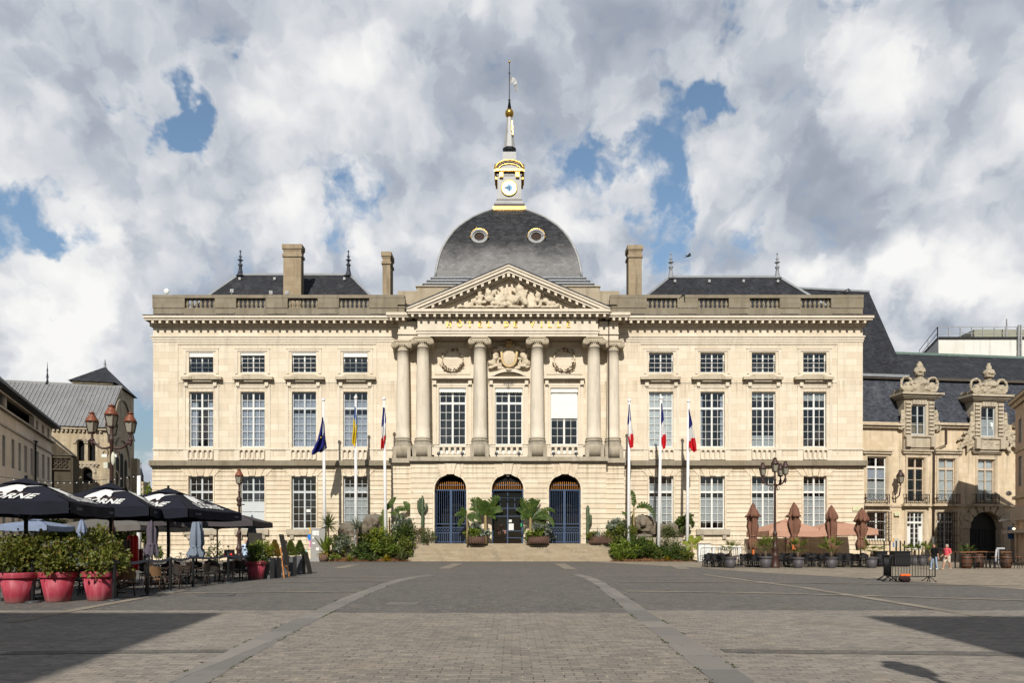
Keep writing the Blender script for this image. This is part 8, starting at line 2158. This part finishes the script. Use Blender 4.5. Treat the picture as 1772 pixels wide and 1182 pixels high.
t = thing('cabinet', 'white double-door cabinet between the right bed and the chairs', 'cabinet', P2(1219,58), 0); m = MB(); m.box(-.55,.45,-.2,.25,.1,1.55); m.build('body', M['white'], t); m = MB(); m.box(-.62,.52,-.26,.3,1.55,1.62); m.box(-.6,.5,-.22,.28,0,.1); m.build('top', paint('grey cabinet top', (.25,.24,.22)), t); m = MB(); m.box(-.06,-.04,-.215,-.205,.15,1.5); m.box(-.12,-.09,-.24,-.205,.8,.95); m.build('door_gap', M['grille'], t)
# right: bar tables, stools, barrels
WD = paint('worn table wood', (.20,.085,.035), .6, .3, 6); BW = paint('shade-darkened staves', (.085,.035,.016), .6, .35, 5)  # stave colour darkened to carry the shade before the portal
def bar_table(label, loc, rz):
    t = thing('bar_table', label, 'table', loc, rz, 'high wooden tables in front of the portal'); m = MB(); m.box(-.55,.55,-.3,.3,1.02,1.08); m.build('tabletop', WD, t)
    for sx in (-1,1):
        for sy in (-1,1): m = MB(); m.bar((sx*.48,sy*.24,0),(sx*.48,sy*.24,1.02),.06); m.build('leg', M['iron'], t)
def stool(label, loc, rz):
    t = thing('bar_stool', label, 'stool', loc, rz, 'bar stools in front of the portal'); m = MB(); m.lathe([(.17,.72),(.18,.74),(.17,.76)], n=14); m.build('seat', WD, t)
    for k in range(4): a = k*pi/2+.78; m = MB(); m.tube((.12*cos(a),.12*sin(a),.72),(.22*cos(a),.22*sin(a),0),.018); m.build('leg', M['iron'], t)
    m = MB(); m.path([(.19*cos(k*pi/2+.78),.19*sin(k*pi/2+.78),.25) for k in range(5)], .012, 5); m.build('stretcher', M['iron'], t)
bar_table('high wooden bar table left of the portal', P2(1670,44.2), 0); bar_table('high wooden bar table in front of the portal, right one', P2(1730,44.6), 0); bar_table('high wooden bar table behind the first bar stools', P2(1690,46.2), 0)
for px, Y, lab in ((1686,43.6,'bar stool right of the left barrel'),(1701,44.3,'bar stool in front of the middle of the portal'),(1721,43.8,'bar stool left of the white board'),(1737,43.7,'bar stool right of the white board'),(1762,43.5,'dark bar stool at the right edge')): stool(lab, P2(px,Y), .4)
for px, Y, lab in ((1672,43.9,'wooden wine barrel under the left bar table'),(1693,45.2,'wooden wine barrel behind the bar stool'),(1741,44.3,'wooden wine barrel under the right bar table')):
    t = thing('barrel', lab, 'barrel', P2(px,Y), 0, 'wine barrels used as tables'); m = MB(); m.lathe([(.26,0),(.31,.2),(.335,.45),(.31,.7),(.26,.92),(.24,.92),(.22,.9)], n=20); m.build('stave', BW, t)
    for z, r in ((.12,.292),(.3,.325),(.62,.325),(.8,.292)): m = MB(); m.lathe([(r,z),(r+.006,z+.05)], n=20); m.build('hoop', M['iron'], t)
t = thing('sign_board', 'white leaning board on the bar tables in front of the portal', 'sign', P2(1725,44), R(-10)); m = MB(); m.obox((-.05,0,.85), .11, .03, .8, Matrix.Rotation(R(6),3,'Y')); m.obox((.22,0,1.3), .46, .03, .10, Matrix.Rotation(0,3,'Y')); m.bar((.1,0,0),(.1,0,1.3),.03); m.build('board', paint('shade-greyed board', (.42,.43,.46)), t)  # white board greyed in its colour to carry the shade there
t = thing('wall_sign', 'blue lit menu sign hanging at the corner in the shade', 'sign', (wx(1749,57), 57, 0), 0); m = MB(); z0, z1 = wz(933,57), wz(912,57); m.box(-.24,.24,-.04,.04,z0,z1); m.build('panel', paint('blue sign', (.03,.11,.30), .5), t); m = MB(); m.tube((.2,0,z1),(.2,0,z1+.3),.03); m.bar((.2,0,z1+.2),(.9,.4,z1+.2),.04); m.build('bracket', M['iron'], t)
em = NT('warm lamp bulb'); e = em.n('ShaderNodeEmission'); e.inputs[0].default_value = (1,.72,.35,1); e.inputs[1].default_value = 5; LB = em.done(e.outputs[0])
m = MB(); m.ball((.20,-.1,wz(915.5,57)), .09, 10, 7); m.build('bulb', LB, t)
# bollards and dark planters beside the town house door
for i, px in enumerate((1530,1540,1551,1558,1565,1578,1590,1602)):
    lab = 'slim dark post in the row behind the barrier, before the town house'; t = thing('bollard', lab, 'bollard', P2(px,53), 0, 'slim dark posts before the town house'); m = MB(); m.lathe([(.08,0),(.05,.05),(.05,1.75),(.06,1.78),(0,1.84)], n=8); m.build('post', M['iron'], t)
for px, w, lab in ((1523,.7,'black waste bin right of the last palm pot'),(1558,1.1,'wide black planter box left of the palms'),):
    t = thing('planter_box' if w > 1 else 'waste_bin', lab, 'bin' if w < 1 else 'planter', P2(px,47.5), 0); m = MB(); m.box(-w/2,w/2,-.3,.3,.08,1.02); m.build('body', M['black'], t); m = MB(); m.box(-w/2-.05,w/2+.05,-.35,.35,1.02,1.09); m.box(-w/2+.05,w/2-.05,-.25,.25,0,.08); m.build('lid', M['iron'], t)
# wall lantern and street name plates
t = thing('wall_lamp', 'dark wall lantern on a scrolled bracket on the old town house', 'wall lamp', (wx(1558,65),65,0), 0)
lantern(t, (0,0,wz(836,65)), 1.45, 'brownmetal'); m = MB(); zc_ = wz(850,65); m.path([(-.25,1.1,zc_-.55),(-.1,.7,zc_-.75),(.05,.25,zc_-.4),(0,0,zc_+.35)], .06, 6); N = 14; m.path([(-.2,.6+.35*cos(q*.5)*(1-q/18),zc_-.2+.35*sin(q*.5)*(1-q/18)) for q in range(N)], .04, 5); m.box(-.3,-.1,1.0,1.3,zc_-1.0,zc_-.2); m.build('bracket', M['brownmetal'], t)
PL = paint('cream enamel plate', (.66,.64,.42), .4, .04, 3); INK = paint('faded plate lettering', (.36,.40,.28), .6)
def plate(label, px0, px1, py0, py1, Y, rz=0):
    t = thing('street_sign', label, 'street sign', (wx((px0+px1)/2,Y),Y,0), rz); w = (wx(px1,Y)-wx(px0,Y))/2; z0, z1 = wz(py1,Y), wz(py0,Y); m = MB(); m.box(-w,w,-.03,.0,z0,z1); m.build('plate', PL, t)
    m = MB(); zz = z0+(z1-z0)*.62
    for a in range(5): m.box(-w*.42+a*w*.17, -w*.42+a*w*.17+w*.12, -.034, -.031, zz, zz+(z1-z0)*.13)
    for a in range(10): m.box(-w*.78+a*w*.157, -w*.78+a*w*.157+w*.12, -.034, -.031, z0+(z1-z0)*.28, z0+(z1-z0)*.44)
    m.build('lettering', INK, t)
plate('small cream street name plate at the right end of the town hall', 1475.5,1492,876.5,884.5,64.85); plate('small cream street name plate on the old town house', 1547.5,1558,886,893,65.85, TH_A)
t = thing('notice_sign', 'small grey notice with a yellow and blue edge on the old town house', 'sign', (wx(1550,63.5),63.5,0), 0); m = MB(); z0, z1 = wz(947,63.5), wz(932,63.5); m.box(-.18,.22,-.02,.02,z0,z1); m.bar((0,.02,0),(0,.02,z0),.05); m.build('panel', paint('pale grey notice', (.42,.42,.40)), t); m = MB(); m.box(-.26,-.18,-.025,.02,(z0+z1)/2,z1); m.build('yellow_edge', paint('amber edge', (.7,.35,.02)), t); m = MB(); m.box(-.26,-.18,-.025,.02,z0,(z0+z1)/2-.002); m.build('blue_edge', paint('blue edge2', (.05,.15,.4)), t)
# festoon lights strung on the left
t = thing('festoon_lights', 'string of small bulbs sagging between the left building and the white pole', 'string lights', (0,0,0), 0); m = MB(); pts = []
for k in range(25): u = k/24; px = -20+(242+20)*u; pts.append(W(px, 822+18*4*u*(1-u)*.25+8*sin(pi*u), 46+6*u))
m.path(pts, .02, 4); m.build('cable', M['black'], t); m = MB()
for p in pts[4::1]: m.ball(p-Vector((0,0,.08)), .042, 6, 5)
m.build('bulb', M['clockw'], t)
# bicycles along the wall and in the café
def ring(m, c, r, rr, ax='y', n=24): m.path([Vector(c)+Vector((r*cos(2*pi*k/n),0,r*sin(2*pi*k/n))) for k in range(n+1)], rr, 6)
def bicycle(label, loc, rz, mat, basket=False, group=None):
    t = thing('bicycle', label, 'bicycle', loc, rz, group)
    for x in (-.52,.52):
        m = MB(); ring(m, (x,0,.34), .32, .022); w = m.build('wheel', M['black'], t); m = MB(); [m.bar((x,0,.34),(x+.31*cos(k*pi/5),0,.34+.31*sin(k*pi/5)),.006) for k in range(10)]; m.lathe([(.03,-.03),(.03,.03)], (x,0,.34), 8); m.build('spoke', M['leadl'], w)
    m = MB(); B, S_, Hd = (-.08,0,.30), (-.22,0,.78), (.36,0,.82)
    for a, b in ((B,S_),(B,Hd),(S_,Hd),((-.52,0,.34),B),((-.52,0,.34),S_),(Hd,(.52,0,.34)),(Hd,(.33,0,1.0))): m.tube(a, b, .018)
    m.build('frame', mat, t); m = MB(); m.path([(.28,-.28,1.02),(.34,-.12,1.04),(.33,0,1.0),(.34,.12,1.04),(.28,.28,1.02)], .014, 6); m.build('handlebar', M['black'], t)
    m = MB(); m.ball((-.25,0,.90), .12, 10, 6, (1.1,.75,.35)); m.tube((-.22,0,.78),(-.25,0,.88),.014); m.build('saddle', M['black'], t)
    if basket: m = MB(); m.lathe([(.13,.70),(.19,.98)], (.52,0,0), 4, False, pi/4); m.lathe([(.19,.975),(.2,.99)], (.52,0,0), 4, False, pi/4); m.build('basket', M['cam'], t)
    return t
BF = paint('dark bike frame', (.03,.03,.035), .35)
bicycle('dark bicycle with a basket between the grey planters and the easel', P2(487,33.4), R(84), BF, True)
for px, Y, rz, lab in ((317,50,R(70),'dark bicycle parked by the left wing, leftmost of the group'),(335,49,R(100),'dark bicycle parked behind the folded blue grey parasol'),(409,48,R(75),'dark bicycle parked behind the scooter, left of the slim lamp'),(450,49,R(60),'dark bicycle behind the glazed menu board'),(466,50,R(110),'dark bicycle behind the long-haired woman'),(284,52,R(80),'dark bicycle beside the pointed conifer')): bicycle(lab, P2(px,Y), rz, BF, False, 'bicycles parked along the left wing')
def kick(label, px, Y, rz, col):
    t = thing('kick_scooter', label, 'kick scooter', P2(px,Y), rz, 'kick scooters parked by the left wing'); m = MB(); m.box(-.4,.35,-.07,.07,.10,.15); m.build('deck', M['black'], t); m = MB(); m.tube((.42,0,.12),(.34,0,1.12),.03); m.build('stem', col, t); m = MB(); m.tube((.34,-.26,1.12),(.34,.26,1.12),.016); m.build('handlebar', M['black'], t)
    for x in (-.45,.45): m = MB(); ring(m, (x,0,.1), .08, .025, n=14); m.build('wheel', M['black'], t)
LBL = paint('pale blue scooter', (.15,.45,.55), .4)
kick('kick scooter with a pale blue stem left of the totem', 526, 56, R(75), LBL); kick('kick scooter with a grey stem next to the pale blue one', 517, 56.5, R(95), M['leadl']); kick('kick scooter with a grey stem behind the easel', 478, 54, R(85), M['leadl'])
# delivery scooter seen from behind
t = thing('motor_scooter', 'grey motor scooter with red tail lamps seen from behind', 'scooter', P2(399,36.2), 0); GS = paint('grey fairing', (.22,.23,.24), .35, .08)
m = MB(); m.ball((0,.1,.62), .3, 12, 8, (.75,1.6,.75)); m.ball((0,.75,.72), .26, 12, 8, (.9,.6,1.3)); m.box(-.16,.16,-.1,.7,.22,.36); mesh_of(lumps(m, .03), 'fairing', GS, t)
m = MB(); m.ball((0,.05,.90), .2, 12, 7, (.85,1.9,.4)); m.build('seat', M['black'], t); m = MB(); m.box(-.2,.2,-.35,.05,.98,1.28); m.build('top_box', M['black'], t)
for y in (-.35,1.0): m = MB(); m.path([(0,y+.25*cos(2*pi*k/18),.25+.25*sin(2*pi*k/18)) for k in range(19)], .06, 8); m.build('wheel', M['black'], t)
for s in (-1,1): m = MB(); m.ball((s*.17,-.33,1.02), .07, 8, 6, (1,.5,1.5)); m.build('tail_lamp', REDM, t); m = MB(); m.tube((s*.1,.7,1.1),(s*.36,.62,1.2),.015); m.tube((s*.34,.62,1.2),(s*.4,.66,1.42),.01); m.ball((s*.4,.66,1.46), .07, 8, 6, (1,.4,.7)); m.build('mirror', M['black'], t)
m = MB(); m.box(-.1,.1,-.37,-.352,.55,.68); m.build('number_plate', M['white'], t)
# pigeon in flight
t = thing('bird', 'small dark bird flying right of the chimney', 'bird', W(1190,443.5,62), R(20)); m = MB(); m.path([(-.26,0,-.10),(-.12,0,-.03),(.05,0,.03),(.17,0,.07),(.24,0,.10),(.28,0,.10)], [.015,.06,.085,.06,.045,.008], 10); m.add([(-.22,-.02,-.08),(-.22,.02,-.08),(-.40,.07,-.17),(-.42,-.07,-.16)], [(0,1,2,3)]); m.build('body', M['black'], t)
for s in (-1,1): m = MB(); m.add([(.10,s*.05,.05),(-.06,s*.05,0),(-.02,s*.26,.20),(.14,s*.24,.22),(-.10,s*.52,.30 if s > 0 else -.22),(.02,s*.50,.34 if s > 0 else -.18)], [(0,1,2,3),(3,2,4,5)]); m.build('wing', M['black'], t)

# ================================================================== PEOPLE
SKIN = paint('skin', (.46,.25,.17), .55, .06, 8, 0, .35); SKIND = paint('brown skin', (.14,.065,.04), .5, .06, 8); 
def limb(m, pts, rs):
    for (a, ra), (b, rb) in zip(list(zip(pts, rs)), list(zip(pts, rs))[1:]):
        a, b = Vector(a), Vector(b); m.tube(a, b, ra, rb, 12)
    for p, r in zip(pts, rs): m.ball(p, r, 12, 8)
def person(label, loc, rz, J, H, skin, clothes, hair, feet_m, extras=None, back=False):
    """J: joint places for a figure of height 1 facing -y; clothes: list of (name, material, [limb keys], growth, cut)"""
    t = thing('person', label, 'person', loc, rz); S_ = lambda p: Vector(p)*H
    K = {k: [S_(p) for p in v[0]] for k, v in J.items()}; Rr = {k: [r*H for r in v[1]] for k, v in J.items()}
    m = MB()
    for k in K: limb(m, K[k], Rr[k])
    hd = K['neck'][-1]; hr = .052*H
    m.ball(hd+Vector((0,-.005*H,.062*H)), hr, 16, 12, (.86,1.05,1.28)); m.ball(hd+Vector((0,-.052*H,.052*H)), .010*H, 8, 6, (.8,1.1,1.4)); m.ball(hd+Vector((0,-.030*H,.018*H)), .024*H, 10, 8, (1,.8,.7))
    for s in (-1,1): m.ball(hd+Vector((s*.046*H,.002*H,.058*H)), .012*H, 8, 6, (.4,.8,1.3))
    for k in ('arm_l','arm_r'):
        e, d = K[k][-1], (K[k][-1]-K[k][-2]).normalized(); sd_ = d.cross(Vector((0,1,0))).normalized()
        m.ball(e+d*.028*H, .022*H, 10, 8, (.75,1,1.2))
        for j in range(4): o = sd_*((j-1.5)*.0105*H); b = e+d*.048*H+o; f = d+Vector((0,-.25,0)); L = (.036,.042,.040,.031)[j]*H; limb(m, [b, b+f*L*.55, b+f*L*.55+(f+Vector((0,-.6,0))).normalized()*L*.45], [.0062*H,.0058*H,.005*H])
        b = e+d*.016*H+Vector((0,-.014*H,0)); limb(m, [b, b+(d*.6+Vector((0,-.8,0))).normalized()*.022*H, b+(d*.9+Vector((0,-.5,0))).normalized()*.040*H], [.008*H,.007*H,.006*H])
    mesh_of(lumps(m, .0085), 'body', skin, t)
    for nm, mat, keys, g, cut in clothes:
        m = MB()
        for k in keys:
            n = cut.get(k, None); pts, rs = K[k], Rr[k]
            if n:
                i = int(n); fr = n-i; pts = pts[:i+1]+([pts[i].lerp(pts[i+1], fr)] if fr > .01 else []); rs = rs[:i+1]+([rs[i]*(1-fr)+rs[i+1]*fr] if fr > .01 else [])
            limb(m, pts, [r+g*H for r in rs])
        me = lumps(m, .016, .006, 9); mesh_of(me, nm, mat, t)
    m = MB()
    for p, r, sc in hair[1]: m.ball(hd+S_(p), r*H, 12, 9, sc)
    mesh_of(lumps(m, .014, .008, 14), 'hair', hair[0], t)
    for s, k in ((-1,'leg_l'),(1,'leg_r')):
        e = K[k][-1]; m = MB(); m.ball(e+Vector((0,-.035*H,-.012*H)), .030*H, 12, 8, (.85,1.9,.75)); m.ball(e+Vector((0,.01*H,-.008*H)), .026*H, 10, 8); mesh_of(lumps(m, .012), 'shoe', feet_m, t)
    m = MB()
    for s in (-1,1): m.ball(hd+Vector((s*.018*H,-.050*H,.068*H)), .0062*H, 8, 6)
    m.build('eye', M['black'], t)
    m = MB(); m.box(hd.x-.014*H, hd.x+.014*H, hd.y-.054*H, hd.y-.05*H, hd.z+.026*H, hd.z+.029*H); m.build('mouth', paint('lips', (.35,.10,.09)), t)
    if extras: extras(t, K, H)
    return t
def pose(stride=.0, arms=((-.13,0,.47),(.13,0,.47)), elbows=None, lean=0.0, w=1.0, heel=(0,0)):
    """joints of a figure of height 1, facing -y; stride = half the step"""
    el = elbows or ((-.125,.02,.63),(.125,.02,.63)); ln = lean
    kn = lambda s, f: (s*.052, f*.45-.03*(1 if abs(f) > .02 else .3), .275)
    return {'torso': ([(0,.0,.50),(0,0,.58),(0,-ln*.5,.68),(0,-ln,.77),(0,-ln,.815)],[.078*w,.070*w,.076*w,.074*w,.040]),
            'shoulders': ([(-.085*w,-ln,.80),(0,-ln,.805),(.085*w,-ln,.80)],[.040,.045,.040]), 'hips': ([(-.045,0,.515),(.045,0,.515)],[.062*w,.062*w]),
            'neck': ([(0,-ln,.82),(0,-ln*1.3-.005,.868)],[.032,.030]),
            'arm_l': ([(-.10*w,-ln,.80),el[0],arms[0]],[.032,.026,.017]), 'arm_r': ([(.10*w,-ln,.80),el[1],arms[1]],[.032,.026,.017]),
            'leg_l': ([(-.05,0,.50),kn(-1,-stride),(-.05,-stride,.045+heel[0])],[.058*w,.038,.022]), 'leg_r': ([(.05,0,.50),kn(1,stride),(.05,stride,.045+heel[1])],[.058*w,.038,.022])}
HB = paint('black hair', (.012,.009,.008), .5, .3, 20); HG = paint('grey hair', (.34,.32,.29), .6, .2, 20); HBR = paint('dark brown hair', (.03,.015,.009), .5, .3, 20)
HAIRL = lambda: [((0,.010,.085),.056,(.95,1.05,1.05)),((0,.03,.05),.055,(1,.9,1.1)),((-.035,.02,.0),.035,(.8,1,1.6)),((.035,.02,.0),.035,(.8,1,1.6)),((0,.045,-.03),.045,(1.2,.7,1.5))]
HAIRS = lambda: [((0,.012,.088),.055,(.95,1.05,1.0)),((0,.035,.055),.048,(1,.85,1.1)),((-.03,.02,.06),.03,(.8,1,1.2)),((.03,.02,.06),.03,(.8,1,1.2))]
JEAN = cloth('pale blue jeans', (.28,.36,.48)); BLT = cloth('black top', (.008,.008,.01)); COR = cloth('coral patterned shirt', (.62,.09,.11), .9, 0, .5); CRM = cloth('cream shorts', (.58,.50,.40)); SANDAL = paint('beige sandals', (.50,.38,.27)); LBS = cloth('light blue shirt', (.46,.56,.70)); GRT = cloth('dark trousers', (.03,.032,.04)); BRT = cloth('taupe top', (.11,.075,.06)); NVY = cloth('navy and white jacket', (.02,.025,.10)); WHT = cloth('white shirt', (.72,.72,.72))
def bag(mat, c, sz, strap=None):
    def f(t, K, H):
        m = MB(); p = K[c[0]][c[1]]+Vector(c[2])*H; m.ball(p, 1, 10, 7, [s*H for s in sz]); m.build('bag', mat, t)
        if strap: m = MB(); m.path([K['shoulders'][strap[0]]+Vector((0,strap[1]*.06*H,.04*H)), K['torso'][2]+Vector((0,strap[1]*.085*H,0)), p+Vector((0,0,sz[2]*H))], .008*H, 6); m.build('strap', M['black'], t)
    return f
person('person in a black top and pale jeans with long brown hair, beside the crowd barrier', P2(1617,42.0), R(-75), pose(.10, ((-.15,-.05,.47),(.15,.04,.47))), 1.58, SKIN, [('top', BLT, ['torso','shoulders','hips','arm_l','arm_r'], .012, {'arm_l':.85,'arm_r':.85}), ('trousers', JEAN, ['hips','leg_l','leg_r'], .010, {})], (HBR, HAIRL()), paint('white shoes', (.7,.7,.7)), bag(paint('tan straw bag', (.38,.24,.10), .8), ('arm_l',2,(-.02,0,-.09)), (.08,.04,.09)))
person('person in a coral shirt and cream shorts with short grey hair, striding left', P2(1639,41.8), R(-70), pose(.15, ((-.13,-.12,.55),(.12,-.10,.56)), ((-.135,.03,.65),(.135,.03,.65)), .01, 1.12, (.0,.02)), 1.56, SKIN, [('shirt', COR, ['torso','shoulders','hips','arm_l','arm_r'], .013, {'arm_l':.8,'arm_r':.8}), ('shorts', CRM, ['hips','leg_l','leg_r'], .014, {'leg_l':.75,'leg_r':.75})], (HG, HAIRS()), SANDAL, bag(paint('cream pouch', (.6,.52,.42)), ('torso',0,(0,-.09,.02)), (.06,.025,.035)))
person('balding person in a light blue shirt with a dark shoulder strap, seen from behind', P2(426,42), R(165), pose(.02, ((-.14,-.02,.47),(.14,-.02,.47)), None, 0, 1.18), 1.84, paint('ruddy skin', (.50,.22,.15), .5), [('shirt', LBS, ['torso','shoulders','hips','arm_l','arm_r'], .014, {'arm_l':1.5,'arm_r':1.5}), ('trousers', GRT, ['hips','leg_l','leg_r'], .010, {})], (HG, [((0,.046,.035),.032,(1.2,.5,.8))]), M['black'], bag(M['black'], ('torso',0,(.10,.06,.0)), (.04,.06,.06), (0, 1)))
person('person with long dark hair and a taupe top, by the golden conifer', P2(462,45.5), R(70), pose(.02, ((-.10,-.20,.62),(.10,-.20,.62)), ((-.13,-.02,.64),(.13,-.02,.64)), .02), 1.74, SKIN, [('top', BRT, ['torso','shoulders','hips','arm_l','arm_r'], .012, {'arm_l':1.2,'arm_r':1.2}), ('trousers', GRT, ['hips','leg_l','leg_r'], .010, {})], (HB, HAIRL()), M['black'])
def nav(t, K, H):
    m = MB(); limb(m, [K['shoulders'][0]+Vector((0,-.012*H,0)), K['shoulders'][2]+Vector((0,-.012*H,0))], [.058*H,.058*H]); limb(m, [K['torso'][1], K['torso'][2]], [.088*H,.093*H]); mesh_of(lumps(m, .016), 'white_panel', WHT, t)
    m = MB(); p = K['arm_l'][2]+Vector((0,-.05*H,.0)); m.box(p.x-.03,p.x+.12,p.y-.02,p.y,p.z-.02,p.z+.10); m.build('paper', M['white'], t)
person('dark-haired person in a navy and white jacket holding a paper beside the easel', P2(494,46.5), R(-60), pose(.03, ((-.08,-.17,.62),(.08,-.18,.60)), ((-.14,-.01,.63),(.14,-.01,.63)), .0, 1.1), 1.80, SKIND, [('jacket', NVY, ['torso','shoulders','hips','arm_l','arm_r'], .018, {'arm_l':1.7,'arm_r':1.7}), ('trousers', BLT, ['hips','leg_l','leg_r'], .012, {})], (HB, HAIRS()), M['black'], nav)
